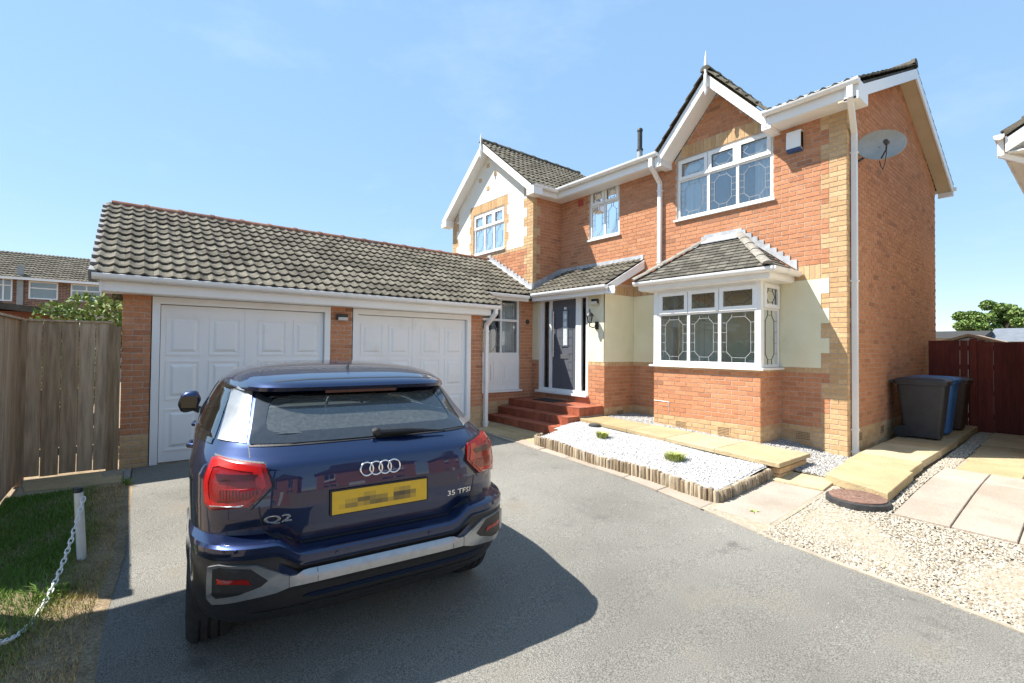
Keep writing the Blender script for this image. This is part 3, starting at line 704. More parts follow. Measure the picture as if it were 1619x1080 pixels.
# ---- wing front
b = MB(); core(b, FW, 0.012, WW - 0.012, 0, 5.2, (O_WG,)); uw = WG_X - XL
b.prism([FW.p(0, -0.009, 5.2), FW.p(WW, -0.009, 5.2), FW.p(uw, -0.009, 6.80)], (0, 0.25, 0))
w_wing = b.build('wall', M['mortar'], house)
def wing_surround(k): return 0.1125 if (k // 3) % 2 == 0 else 0.19
def seg_wing(k, zc):
    q = quoin(k)
    if zc < 2.6 or zc > 5.25: return []
    if zc < 3.95: s = [(0, q, 'buff'), (q, WW - q, 'red'), (WW - q, WW, 'buff')]
    elif zc < 4.02: s = [(0, q, 'buff'), (q, WW - q, 'head'), (WW - q, WW, 'buff')]
    else:
        s = [(0, q, 'buff'), (WW - q, WW, 'buff')]
        if zc < 5.20:
            t = wing_surround(k); s += [(O_WG[0] - t, O_WG[0], 'buff'), (O_WG[1], O_WG[1] + t, 'buff')]
    if O_WG[2] - 0.01 < zc < O_WG[3]: s = subtract(s, O_WG[0] - 0.004, O_WG[1] + 0.004)
    return s
lay('house', w_wing, FW, 34, 71, seg_wing, ref=0.0)
soldier('house', w_wing, FW, O_WG[0] - 0.15, O_WG[1] + 0.15, 5.20)
for (x, z) in ((-10.15, 6.44), (-9.81, 6.14), (-10.50, 6.14), (-10.145, 5.84)):
    b = MB(); b.t = random.random(); FW.box(b, x - XL - 0.055, x - XL + 0.055, -0.01, 0.016, z - 0.10, z); b.build('brick', M['brick_buff'], w_wing, tint=True)
b = MB()
for k in range(54, 70):
    z0 = ZB + k * CH; q = quoin(k) + 0.004; t = wing_surround(k) + 0.004; e = 0.0005
    z1 = z0 + CH + e
    if z0 < 5.195: FW.box(b, q, O_WG[0] - t, -0.02, 0.003, z0, min(z1, 5.195)); FW.box(b, O_WG[1] + t, WW - q, -0.02, 0.003, z0, min(z1, 5.195))
FW.box(b, 0.3415, O_WG[0] - 0.155, -0.02, 0.003, 5.195, 5.43); FW.box(b, O_WG[1] + 0.155, WW - 0.3415, -0.02, 0.003, 5.195, 5.43)
b.prism([FW.p(0.28, 0.003, 5.43), FW.p(WW - 0.28, 0.003, 5.43), FW.p(uw, 0.003, 6.78)], (0, 0.02, 0))
b.build('render_panel', M['render_white'], w_wing)
# ---- wing side return
b = MB(); core(b, FWS, 0.27, YM - YW + 0.08, 0, 5.14); FWS.box(b, 0.012, 0.27, -0.2, -0.005, 0, 5.14)
w_ws = b.build('wall', M['mortar'], house)
lay('house', w_ws, FWS, 36, 71, lambda k, zc: [(0, 0.45 - quoin(k) + 0.0, 'buff'), (0.45 - quoin(k), 0.9, 'red')])
# ---- utility wall beside the garage
b = MB(); core(b, FU, 0, WU, -0.1, 2.8, (O_UT,), th=0.2); w_ut = b.build('wall', M['mortar'], house)
def seg_ut(k, zc):
    s = [(0, WU, 'buff' if zc < 0.42 else 'red')]
    if O_UT[2] - 0.02 < zc < O_UT[3]: s = subtract(s, O_UT[0] - 0.004, O_UT[1] + 0.004)
    return s
lay('house', w_ut, FU, 0, 37, seg_ut, ref=WU)
# ---- porch front and side
b = MB(); core(b, FP, 0, WP - 0.012, 0, 2.86, (O_DR,), th=0.2); w_pf = b.build('wall', M['mortar'], house)
def seg_pf(k, zc):
    if zc > 1.32: return []
    s = [(0, WP, 'buff' if zc < 0.42 else ('head' if zc > 1.245 else 'red'))]
    if O_DR[2] - 0.02 < zc: s = subtract(s, O_DR[0] - 0.004, O_DR[1] + 0.004)
    return s
lay('house', w_pf, FP, 0, 18, seg_pf, ref=WP)
b = MB(); FP.box(b, 0, O_DR[0] - 0.003, -0.02, 0.004, 1.322, 2.86); FP.box(b, O_DR[1] + 0.003, WP, -0.02, 0.004, 1.322, 2.86); FP.box(b, O_DR[0] - 0.003, O_DR[1] + 0.003, -0.02, 0.004, 2.703, 2.86)
b.build('render_panel', M['render'], w_pf)
b = MB(); core(b, FPS, 0.012, YM - YW + 0.05, 0, 2.70, th=0.2); b.prism([FPS.p(0.012, -0.005, 2.70), FPS.p(0.95, -0.005, 2.70), FPS.p(0.95, -0.005, 3.35), FPS.p(0.012, -0.005, 2.86)], (-0.2, 0, 0))
w_ps = b.build('wall', M['mortar'], house)
lay('house', w_ps, FPS, 0, 18, lambda k, zc: [(0, 0.89, 'buff' if zc < 0.42 else ('head' if zc > 1.245 else 'red'))])
soldier('house', w_ps, FPS, 0.0, 0.89, 2.672, 0.2)
lay('house', w_ps, FPS, 39, 44, lambda k, zc: [(min(0.85, (zc + 0.04 - 2.86) / 0.46 * 0.89), 0.89, 'red')])
b = MB(); FPS.box(b, -0.004, 0.89, -0.02, 0.004, 1.322, 2.67); b.build('render_panel', M['render'], w_ps)
# ---- bay base
b = MB(); core(b, FB, 0.012, WB - 0.012, -0.1, 1.28, th=0.2); w_b = b.build('wall', M['mortar'], house)
lay('house', w_b, FB, 0, 18, lambda k, zc: [(0, WB, 'buff' if zc < 0.42 else ('head' if zc > 1.245 else 'red'))][: (1 if zc < 1.29 else 0)], ref=WB)
b = MB(); core(b, FBR, 0.012, 0.75, -0.1, 1.28, th=0.2); w_br = b.build('wall', M['mortar'], house)
lay('house', w_br, FBR, 0, 18, lambda k, zc: [(0, 0.69, 'buff' if zc < 0.42 else ('head' if zc > 1.245 else 'red'))][: (1 if zc < 1.29 else 0)])
b = MB(); b.box(-5.15, -4.95, YB + 0.21, YM, -0.1, 1.28); b.build('wall', M['mortar'], house)
# plain walls nobody sees: back and far side
b = MB(); b.box(XL, XR - 0.02, YK - 0.25, YK - 0.01, -0.2, 5.2); b.build('wall', M['mortar'], house)
b = MB(); b.box(XL, XL + 0.25, YW + 0.28, YK - 0.26, -0.2, 5.2); b.build('wall', M['mortar'], house)
# air bricks
def air_brick(fr, u, z, wall, w=0.215, h=0.14):
    b = MB(); fr.box(b, u, u + w, -0.01, 0.004, z, z + h)
    for i in range(9):
        for j in range(5):
            fr.box(b, u + 0.014 + i * 0.0215, u + 0.028 + i * 0.0215, 0.003, 0.0055, z + 0.014 + j * 0.0245, z + 0.027 + j * 0.0245, 1)
    b.build('air_brick', [M['brick_buff'], M['black']], wall, tint=True)
air_brick(FB, 0.44, 0.215, w_b); air_brick(FB, 1.20, 0.215, w_b)
air_brick(FM, um(-3.06), 0.20, w_main); air_brick(FPS, 0.38, 0.215, w_ps, 0.2, 0.07); air_brick(FU, 0.95, 0.22, w_ut); air_brick(FS, 0.42, 0.22, w_side); air_brick(FS, 1.55, 0.22, w_side)

# ---- garage: piers between the doors
PIER = ((0.0, 0.30), (2.59, 2.945), (5.285, 5.57))
b = MB()
for a, c in PIER: core(b, FG, a + 0.008, c - 0.008, -0.1, 2.24, th=0.24)
FG.box(b, 0, 5.57, -0.25, -0.06, 2.205, 2.4)
w_g = b.build('wall', M['mortar'], garage)
lay('garage', w_g, FG, 0, 31, lambda k, zc: [(a, c, 'buff' if zc < 0.42 else 'red') for a, c in PIER if zc < 2.24], ref=0.0)
b = MB(); b.box(-12.4, XG - 0.02, -0.145, 0.08, -0.1, 2.3); b.build('wall', M['mortar'], garage)
b = MB(); b.box(-12.4, -12.15, 0.09, 5.5, -0.1, 2.3); b.build('wall', M['mortar'], garage)
b = MB(); b.prism([(-12.4, -0.145, 2.31), (XG - 0.02, -0.145, 2.31), (-10.12, -0.145, 3.7)], (0, 0.2, 0)); b.build('wall', M['mortar'], garage)
b = MB(); b.box(XW - 0.2, XG - 0.27, 5.22, 5.42, -0.1, 2.3); b.build('wall', M['mortar'], garage)
emit_bricks('house', 300); emit_bricks('garage', 300)
# ================================================================ roofs, eaves, gutters
def wave_tile(w, g, amp, nw, th=0.024, ncol=12):
    """one roof tile in (c along eave, s up slope, n out): nw rolls wide, nose raised over the tile below"""
    P = []
    b = MB()
    def hgt(c):
        p = (c / w * nw) % 1.0
        return amp * (0.5 + 0.5 * math.cos(2 * math.pi * (p - 0.35)) + 0.16 * math.cos(4 * math.pi * (p - 0.35)))
    cs = [w * i / ncol for i in range(ncol + 1)]
    lo = [b.v((c, 0, hgt(c) + 0.012)) for c in cs]; mid = [b.v((c, 0, hgt(c) + 0.012 + th)) for c in cs]; up = [b.v((c, g + 0.03, hgt(c) + 0.004)) for c in cs]
    for i in range(ncol):
        b.f((lo[i], lo[i + 1], mid[i + 1], mid[i])); b.f((mid[i], mid[i + 1], up[i + 1], up[i]))
    b.f((lo[0], mid[0], up[0])); b.f((lo[-1], up[-1], mid[-1]))
    return b
def tile_set(build, mat, n=5):
    out = []
    for k in range(n):
        b = build(); b.T = [(k + 0.5) / n] * len(b.V); out.append(b)
    return out, [b.mesh('roof_tile', M[mat], smooth=True, tint=True, sharp=35) for b in out]
class Plane:
    """roof plane: origin at eave, c along the eave, s up the slope"""
    def __init__(p, o, c, s): p.o = Vector(o); p.c = Vector(c).normalized(); p.s = Vector(s).normalized(); p.n = p.c.cross(p.s).normalized()
    def at(p, c, s, n=0): return p.o + p.c * c + p.s * s + p.n * n
    def mat(p, c, s, n=0, tilt=0):
        q = p.at(c, s, n)
        return Matrix(((p.c.x, p.s.x, p.n.x, q.x), (p.c.y, p.s.y, p.n.y, q.y), (p.c.z, p.s.z, p.n.z, q.z), (0, 0, 0, 1))) @ Matrix.Rotation(tilt, 4, 'Z')
def tiles(parent, pl, ncol, nrow, w, g, meshes, mbs, single=True, keep=None, stuffmat='tile'):
    J = MB()
    for r in range(nrow):
        for c in range(ncol):
            if keep and not keep(pl.at((c + 0.5) * w, (r + 0.5) * g), c, r): continue
            k = random.randrange(len(meshes)); Mx = pl.mat(c * w, r * g + random.uniform(-0.004, 0.004), random.uniform(-0.002, 0.003), random.uniform(-0.006, 0.006))
            if single: inst('roof_tile', meshes[k], Mx, parent)
            else:
                s = mbs[k]; o = len(J.V); J.t = s.T[0]
                for v in s.V: J.v(Mx @ Vector(v))
                for f in s.F: J.f([i + o for i in f])
    if not single and J.V: J.build('roof_tiles', M[stuffmat], parent, smooth=True, tint=True, sharp=35, kind='stuff')
def deck(parent, pts, th=0.05, mat='tile_dark', name='roof_deck'):
    b = MB(); n = (Vector(pts[1]) - Vector(pts[0])).cross(Vector(pts[2]) - Vector(pts[1])).normalized()
    b.prism([Vector(p) for p in pts], -n * th); return b.build(name, M[mat], parent)

TW, TG = 0.2925, 0.243
mbs_t, me_t = tile_set(lambda: wave_tile(TW, TG, 0.027, 2, 0.022), 'tile')
# ---- garage roof, front slope
pg = Plane((-7.44, -0.43, 2.405), (0, 1, 0), (-2.68, 0, 1.47)); SLG = math.hypot(2.68, 1.47)
roof_g = deck(garage, [(-7.525, -0.40, 2.396), (-7.525, 5.60, 2.396), (-10.12, 5.60, 3.82), (-10.12, -0.40, 3.82)], name='roof')
deck(garage, [(-8.08, 5.6, 2.70), (-8.08, YW, 2.70), (-10.12, YW, 3.82), (-10.12, 5.6, 3.82)], name='roof')
deck(garage, [(-12.8, YW, 2.36), (-12.8, -0.40, 2.36), (-10.12, -0.40, 3.82), (-10.12, YW, 3.82)], name='roof', mat='tile')
ncg = 26
tiles(roof_g, pg, ncg, 12, TW, SLG / 12.2, me_t, mbs_t, True, keep=lambda p, c, r: not (p.y > 5.66 and p.x > -8.03) and p.y < YW - 0.02)
# verge: cloaked tile ends down the left edge
for r in range(12):
    b = MB(); g = SLG / 12.2
    q = [pg.at(-0.03, r * g, 0.0), pg.at(0.05, r * g, 0.0), pg.at(0.05, r * g + g, -0.02), pg.at(-0.03, r * g + g, -0.02)]
    b.hexa([p - pg.n * 0.10 for p in q] + [q[0] + pg.n * 0.055, q[1] + pg.n * 0.055, q[2] + pg.n * 0.03, q[3] + pg.n * 0.03]); b.build('verge_tile', pmat('verge_grey_%d' % r, (0.17, 0.175, 0.18), (0.24, 0.245, 0.25), 8, 0.6) if r == 0 else bpy.data.materials['verge_grey_0'], roof_g)
# ridge tiles
def ridge(parent, a, c, n, mat='ridge', r=0.105, drop=0.06):
    a, c = Vector(a), Vector(c); d = (c - a) / n; L = d.length; x = d.normalized(); y = Vector((0, 0, 1)).cross(x).normalized()
    for k in range(n):
        b = MB(); b.t = random.random(); q = a + d * k; R0 = []
        for (t, rr) in ((0, r), (L - 0.05, r * 0.97), (L - 0.05, r * 1.12), (L + 0.012, r * 1.12)):
            R0.append([q + x * t + y * (rr * math.cos(w)) + Vector((0, 0, rr * 0.95 * math.sin(w) - drop + random.uniform(-0.002, 0.002))) for w in [math.pi * j / 8 for j in range(9)]])
        b.grid(R0); b.poly(R0[0]); b.poly(R0[-1]); b.build('ridge_tile', M[mat], parent, smooth=True, tint=True, sharp=40)
ridge(roof_g, (-10.12, -0.36, 3.90), (-10.12, YW - 0.02, 3.90), 16)
# ---- main roof
pm = Plane((XW, 7.64, 5.30), (1, 0, 0), (0, 3.28, 1.46)); SLM = math.hypot(3.28, 1.46); RX = -2.13
def zmain(y): return 5.30 + (y - 7.64) * 1.46 / 3.28
roof_m = deck(house, [(GA_X + 0.99, 7.75, 5.301), (RX - 0.02, 7.75, 5.301), (RX - 0.02, 10.92, 6.72), (GA_X + 0.99, 10.92, 6.72)], mat='tile', name='roof')
deck(house, [(XL - 0.2, 7.75, 5.301), (GA_X - 0.99, 7.75, 5.301), (GA_X - 0.99, 10.92, 6.72), (XL - 0.2, 10.92, 6.72)], mat='tile', name='roof')
deck(house, [(GA_X - 0.98, 8.40, 5.592), (GA_X + 0.98, 8.40, 5.592), (GA_X + 0.98, 10.92, 6.72), (GA_X - 0.98, 10.92, 6.72)], mat='tile', name='roof')
deck(house, [(RX - 0.02, 14.16, 5.27), (XL - 0.2, 14.16, 5.27), (XL - 0.2, 10.92, 6.72), (RX - 0.02, 10.92, 6.72)], mat='tile', name='roof')
def main_keep(p, c, r): return True
pv = Plane((RX - 4 * TW, 7.64, 5.29), (1, 0, 0), (0, 3.28, 1.46))
tiles(roof_m, pv, 4, 14, TW, SLM / 14, me_t, mbs_t, False)
pv2 = Plane((RX, 14.2, 5.29), (-1, 0, 0), (0, -3.28, 1.46)); tiles(roof_m, pv2, 3, 14, TW, SLM / 14, me_t, mbs_t, False)
ridge(roof_m, (-9.9, 10.92, 6.80), (RX, 10.92, 6.80), 17, 'tile', 0.11, 0.05)
# ---- wing roof
pw = Plane((-8.03, 6.90, 5.27), (0, 1, 0), (-2.05, 0, 1.66)); SLW = math.hypot(2.05, 1.66)
roof_w = deck(house, [(-8.11, 6.97, 5.279), (-8.11, 10.9, 5.279), (-10.08, 10.9, 6.88), (-10.08, 6.97, 6.88)], name='roof')
deck(house, [(-12.13, 10.9, 5.23), (-12.13, 6.93, 5.23), (-10.08, 6.93, 6.88), (-10.08, 10.9, 6.88)], mat='tile', name='roof')
tiles(roof_w, pw, 13, 11, TW, SLW / 11, me_t, mbs_t, True, keep=lambda p, c, r: p.z > zmain(p.y) - 0.05)
ridge(roof_w, (-10.08, 6.90, 6.97), (-10.08, 10.5, 6.97), 8, 'tile', 0.10, 0.05)
# ---- small front gable roof
roof_s = deck(house, [(GA_X + 1.0, 7.72, 5.30), (GA_X + 1.0, 10.0, 5.30), (GA_X, 10.0, 6.42), (GA_X, 7.72, 6.42)], mat='tile', name='roof')
deck(house, [(GA_X - 1.0, 10.0, 5.30), (GA_X - 1.0, 7.72, 5.30), (GA_X, 7.72, 6.42), (GA_X, 10.0, 6.42)], mat='tile', name='roof')
ps = Plane((GA_X + 1.0, 7.66, 5.33), (0, 1, 0), (-1.0, 0, 1.12)); tiles(roof_s, ps, 2, 6, TW, 0.243, me_t, mbs_t, False)
ps = Plane((GA_X - 1.0, 7.66 + 2 * TW, 5.33), (0, -1, 0), (1.0, 0, 1.12)); tiles(roof_s, ps, 2, 6, TW, 0.243, me_t, mbs_t, False)
ridge(roof_s, (GA_X, 7.66, 6.50), (GA_X, 9.6, 6.50), 5, 'tile', 0.09, 0.05)
# ---- porch lean-to
pp = Plane((-8.10, 6.86, 2.775), (1, 0, 0), (0, 1.23, 0.64)); SLP = math.hypot(1.23, 0.64)
roof_p = deck(house, [(-8.3, 6.965, 2.774), (-5.90, 6.965, 2.774), (-5.90, 8.08, 3.36), (-8.3, 8.08, 3.36)], name='roof')
tiles(roof_p, pp, 8, 6, 0.276, SLP / 6, [tile_set(lambda: wave_tile(0.276, SLP / 6, 0.027, 2, 0.022), 'tile', 3)[1][k] for k in range(3)], None, True, keep=lambda p, c, r: p.x > -8.30 or p.y < YW)
# ---- bay hipped roof of small plain tiles
def flat_tile(w, g):
    b = MB(); e = 0.004
    lo = [(0 + e, 0, 0.006), (w - e, 0, 0.006)]; mi = [(0 + e, 0, 0.020), (w - e, 0, 0.020)]; up = [(w - e, g + 0.02, 0.004), (0 + e, g + 0.02, 0.004)]
    i = [b.v(p) for p in lo + mi + up]
    b.f((i[0], i[1], i[3], i[2])); b.f((i[2], i[3], i[4], i[5])); b.f((i[0], i[2], i[5])); b.f((i[1], i[4], i[3])); return b
BE = dict(x0=-5.385, x1=-3.05, y0=7.09, z=2.80, xa=-4.54, xb=-3.93, zt=3.54)
vA, vB_, vC, vD = (BE['x0'], BE['y0'], BE['z']), (BE['x1'], BE['y0'], BE['z']), (BE['xb'], 8.08, BE['zt']), (BE['xa'], 8.08, BE['zt'])
roof_b = deck(house, [vA, vB_, vC, vD], 0.03, name='roof')
deck(house, [vB_, (BE['x1'], 8.08, BE['z']), vC], 0.03, name='roof'); deck(house, [(BE['x0'], 8.08, BE['z']), vA, vD], 0.03, name='roof')
FT, FGG = 0.165, 0.104
mbs_f, me_f = tile_set(lambda: flat_tile(FT, FGG), 'tile_plain')
pb = Plane(vA, (1, 0, 0), (0, 8.08 - BE['y0'], BE['zt'] - BE['z'])); SLB = math.hypot(8.08 - BE['y0'], BE['zt'] - BE['z'])
def row_tiles(pl, L, SL, lf, rf, mat, single=True):
    """rows of flat tiles clipped to sloping ends: lf/rf give the free length at slope s"""
    nr = int(SL / FGG)
    for r in range(nr):
        s = r * FGG; a, c = lf(s + FGG * 0.5), rf(s + FGG * 0.5); x = a - (FT * 0.5 if r % 2 else 0)
        while x < c - 0.02:
            p, q = max(a, x), min(c, x + FT); x += FT
            if q - p < 0.03: continue
            if abs(q - p - FT) < 1e-3: me = me_f[random.randrange(5)]
            else:
                b = flat_tile(q - p, FGG); b.T = [random.random()] * len(b.V); me = b.mesh('roof_tile', M['tile_plain'], tint=True)
            inst('roof_tile', me, pl.mat(p, s, random.uniform(0, 0.002), random.uniform(-0.008, 0.008)), roof_b)
row_tiles(pb, 0, SLB, lambda s: (BE['xa'] - BE['x0']) * s / SLB, lambda s: BE['x1'] - BE['x0'] - (BE['x1'] - BE['xb']) * s / SLB, 'tile_plain')
dx = BE['x1'] - BE['xb']; dz = BE['zt'] - BE['z']; SLR = math.hypot(dx, dz)
pr_ = Plane(vB_, (0, 1, 0), (-dx, 0, dz)); row_tiles(pr_, 0, SLR, lambda s: (8.08 - BE['y0']) * s / SLR, lambda s: 8.08 - BE['y0'], 'tile_plain')
def hip(a, c, n):
    a, c = Vector(a), Vector(c); x = (c - a).normalized(); y = Vector((0, 0, 1)).cross(x).normalized(); z = x.cross(y)
    for k in range(n):
        b = MB(); b.t = random.random(); q = a + (c - a) * k / n; L = (c - a).length / n
        b.grid([[q + x * t + y * (0.075 * math.cos(w)) + z * (0.05 * math.sin(w) + 0.015 + l) for w in [math.pi * j / 6 for j in range(7)]] for t, l in ((0, 0.014), (L + 0.01, 0.0))])
        b.poly([q + y * (0.075 * math.cos(w)) + z * (0.05 * math.sin(w) + 0.029) for w in [math.pi * j / 6 for j in range(7)]])
        b.build('hip_tile', M['cement'], roof_b, smooth=True, sharp=40)
hip(vA, vD, 5); hip(vB_, vC, 5)

# ---- lead flashings
def flash(b, a, c, h0, h1, out, step=0.0, n=1):
    """strip on a wall from a to c; out = vector off the wall, stepped upper edge"""
    a, c, o = Vector(a), Vector(c), Vector(out)
    for k in range(n):
        p, q = a + (c - a) * k / n, a + (c - a) * (k + 1) / n
        up = h1 + step * (k % 2) if not n > 1 else h1
        top = max(p.z, q.z) + up if n > 1 else None
        b.hexa([p + Vector((0, 0, h0)), q + Vector((0, 0, h0)), q + o + Vector((0, 0, h0 - 0.02)), p + o + Vector((0, 0, h0 - 0.02)),
                (p.x, p.y, top if top else p.z + h1), (q.x, q.y, top if top else q.z + h1), Vector((q.x, q.y, top if top else q.z + h1)) + o, Vector((p.x, p.y, top if top else p.z + h1)) + o])
b = MB(); flash(b, (-8.33, YW - 0.003, 2.92), (-10.12, YW - 0.003, 3.90), 0.0, 0.10, (0, -0.012, 0), n=13); b.hexa([(-8.33, YW - 0.14, 2.90), (-10.12, YW - 0.14, 3.885), (-10.12, YW - 0.003, 3.93), (-8.33, YW - 0.003, 2.95), (-8.33, YW - 0.14, 2.915), (-10.12, YW - 0.14, 3.90), (-10.12, YW - 0.003, 3.945), (-8.33, YW - 0.003, 2.965)])
b.build('flashing', M['lead'], house)
b = MB(); flash(b, (XW + 0.003, YW, 2.965), (XW + 0.003, YM, 3.40), 0.0, 0.13, (0.012, 0, 0), n=1)
b.box(XW + 0.02, -5.90, YM - 0.016, YM - 0.003, 3.36, 3.515); b.hexa([(XW + 0.02, YM - 0.17, 3.345), (-5.90, YM - 0.17, 3.345), (-5.90, YM - 0.016, 3.40), (XW + 0.02, YM - 0.016, 3.40), (XW + 0.02, YM - 0.17, 3.36), (-5.90, YM - 0.17, 3.36), (-5.90, YM - 0.016, 3.43), (XW + 0.02, YM - 0.016, 3.43)])
b.build('flashing', M['lead'], house)
b = MB(); flash(b, (BE['x1'] + 0.02, YM - 0.003, BE['z'] + 0.06), (BE['xb'], YM - 0.003, BE['zt'] + 0.03), 0.0, 0.07, (0, -0.014, 0), n=9)
flash(b, (BE['x0'], YM - 0.003, BE['z'] + 0.06), (BE['xa'], YM - 0.003, BE['zt'] + 0.03), 0.0, 0.07, (0, -0.014, 0), n=9)
b.box(BE['xa'] - 0.04, BE['xb'] + 0.04, YM - 0.02, YM - 0.003, BE['zt'] + 0.01, BE['zt'] + 0.13); b.hexa([(BE['xa'] - 0.02, YM - 0.16, BE['zt'] - 0.06), (BE['xb'] + 0.02, YM - 0.16, BE['zt'] - 0.06), (BE['xb'] + 0.04, YM - 0.02, BE['zt'] + 0.04), (BE['xa'] - 0.04, YM - 0.02, BE['zt'] + 0.04),
      (BE['xa'] - 0.02, YM - 0.16, BE['zt'] - 0.04), (BE['xb'] + 0.02, YM - 0.16, BE['zt'] - 0.04), (BE['xb'] + 0.04, YM - 0.02, BE['zt'] + 0.06), (BE['xa'] - 0.04, YM - 0.02, BE['zt'] + 0.06)])
b.build('flashing', M['lead'], house)

# ---- gutters, fascias, soffits
def gutter(parent, a, c, out, name='gutter', br=0.75):
    """half round gutter from a to c (points on its back edge, top), out = horizontal unit off the fascia"""
    a, c, o = Vector(a), Vector(c), Vector(out); b = MB(); d = (c - a).normalized(); a = a + o * 0.004; c = c + o * 0.004
    prof = [(0.0, 0.0), (0.0, -0.035), (0.018, -0.062), (0.055, -0.075), (0.092, -0.062), (0.110, -0.035), (0.112, 0.0), (0.104, 0.004), (0.100, -0.03), (0.085, -0.052), (0.055, -0.064), (0.025, -0.052), (0.010, -0.03), (0.006, 0.0)]
    r0 = [b.v(a + o * p + Vector((0, 0, q))) for p, q in prof]; r1 = [b.v(c + o * p + Vector((0, 0, q))) for p, q in prof]; n = len(prof)
    for k in range(n): b.f((r0[k], r0[(k + 1) % n], r1[(k + 1) % n], r1[k]))
    for e in (a, c): b.poly([e + o * p + Vector((0, 0, q)) for p, q in prof[:7]])
    L = (c - a).length; m = max(1, int(L / br))
    g = b.build(name, M['white'], parent, smooth=True, sharp=50)
    for k in range(m):
        q = a + d * (L * (k + 0.5) / m); e = MB(); e.grid([[q + d * t + o * (p * 1.06 - 0.002) + Vector((0, 0, z * 1.07)) for p, z in prof[:8]] for t in (-0.022, 0.022)]); e.build('gutter_bracket', M['white'], g if False else parent, smooth=True, sharp=50)
    return g
def board(parent, pts, ext, name='fascia', mat='white'):
    b = MB(); b.prism([Vector(p) for p in pts], ext); return b.build(name, M[mat], parent)
def bx(parent, name, x0, x1, y0, y1, z0, z1, mat='white'):
    b = MB(); b.box(x0, x1, y0, y1, z0, z1); return b.build(name, M[mat], parent)
# garage eave
bx(garage, 'fascia', -7.545, -7.52, -0.34, 5.42, 2.225, 2.40); bx(garage, 'soffit', XG - 0.01, -7.545, -0.34, 5.42, 2.215, 2.235)
gutter(garage, (-7.52, -0.43, 2.42), (-7.52, 5.60, 2.405), (1, 0, 0), br=1.05)
bx(garage, 'fascia', -7.78, -7.546, 5.42, 5.445, 2.215, 2.47); board(garage, [(-7.52, -0.34, 2.225), (-7.52, -0.34, 2.40), (-10.12, -0.34, 3.80), (-10.12, -0.34, 3.62)], (0, -0.025, 0), 'bargeboard')
bx(garage, 'soffit', -7.56, -7.50, -0.36, -0.34, 2.20, 2.42)
# utility eave set back
bx(garage, 'fascia', -8.09, -8.07, 5.60, 6.86, 2.62, 2.72); gutter(garage, (-8.07, 5.62, 2.735), (-8.07, 6.80, 2.735), (1, 0, 0)); bx(garage, 'soffit', -8.32, -8.09, 5.45, 6.95, 2.705, 2.725)
# porch eave
bx(house, 'fascia', -8.07, -5.72, 6.955, 6.975, 2.63, 2.77); gutter(house, (-7.99, 6.955, 2.79), (-5.86, 6.955, 2.79), (0, -1, 0)); bx(house, 'soffit', -8.07, -5.87, 6.975, 7.184, 2.715, 2.735)
board(house, [(-5.89, 6.94, 2.66), (-5.89, 6.94, 2.80), (-5.89, 8.07, 3.395), (-5.89, 8.07, 3.22)], (0.025, 0, 0), 'bargeboard')
b = MB(); b.prism([(-6.14, 6.99, 2.68), (-5.89, 6.99, 2.68), (-5.89, 8.07, 3.22), (-6.14, 8.07, 3.22)], (0, 0, 0.02)); b.box(-5.90, -5.865, 6.93, 7.14, 2.63, 2.80); b.build('soffit', M['white'], house)
# bay eave
bx(house, 'fascia', -5.37, -3.065, 7.205, 7.225, 2.655, 2.80); bx(house, 'fascia', -3.085, -3.066, 7.225, 8.08, 2.655, 2.80); bx(house, 'fascia', -5.37, -5.35, 7.225, 8.08, 2.655, 2.80)
bx(house, 'soffit', -5.35, -3.085, 7.225, 8.085, 2.64, 2.66)
gutter(house, (-5.42, 7.205, 2.80), (-2.98, 7.205, 2.79), (0, -1, 0), br=0.7); gutter(house, (-3.065, 7.12, 2.795), (-3.065, 8.07, 2.80), (1, 0, 0), br=0.6)
# main eave: right of the small gable and left of it
for x0, x1 in ((GA_X + 0.98, RX), (XW + 0.22, GA_X - 0.98)):
    bx(house, 'fascia', x0, x1, 7.745, 7.765, 5.13, 5.30); bx(house, 'soffit', x0, x1, 7.765, YM + 0.0, 5.12, 5.14)
    gutter(house, (x0 - 0.02, 7.745, 5.335), (x1 + (0.03 if x1 == RX else 0), 7.745, 5.335), (0, -1, 0), br=0.85)
bx(house, 'eave_box', RX - 0.16, RX + 0.02, 7.72, YM + 0.02, 5.075, 5.33)
# small gable barge boards
def barge(parent, ax, az, fx, fz, y, wd=0.20, th=0.028, soff=None, mat='white'):
    a, c = Vector((ax, y, az)), Vector((fx, y, fz))
    board(parent, [a, c, c - Vector((0, 0, wd)), a - Vector((0, 0, wd))], (0, -th, 0), 'bargeboard', mat)
    if soff:
        u = Vector((0, 0, -wd + 0.02)); b = MB(); b.hexa([a + u, c + u, c + u + Vector((0, soff, 0)), a + u + Vector((0, soff, 0))] + [p + Vector((0, 0, 0.02)) for p in (a + u, c + u, c + u + Vector((0, soff, 0)), a + u + Vector((0, soff, 0)))])
        b.build('soffit', M['white'], parent)
barge(house, GA_X, 6.40, GA_X - 0.99, 5.30, 7.745, soff=0.36); barge(house, GA_X, 6.40, GA_X + 0.99, 5.30, 7.745, soff=0.36)
barge(house, WG_X, 6.90, WG_X - 1.98, 5.30, 6.955, soff=0.25); barge(house, WG_X, 6.90, WG_X + 1.98, 5.30, 6.955, soff=0.25)
for s in (-1, 1): bx(house, 'eave_box', GA_X + s * 0.99 - 0.07, GA_X + s * 0.99 + 0.07, 7.73, YM + 0.01, 5.07, 5.25)
bx(house, 'eave_box', -8.26, -8.01, 6.93, YW + 0.01, 5.08, 5.27); bx(house, 'eave_box', -12.13, -11.86, 6.93, YW + 0.01, 5.08, 5.27)
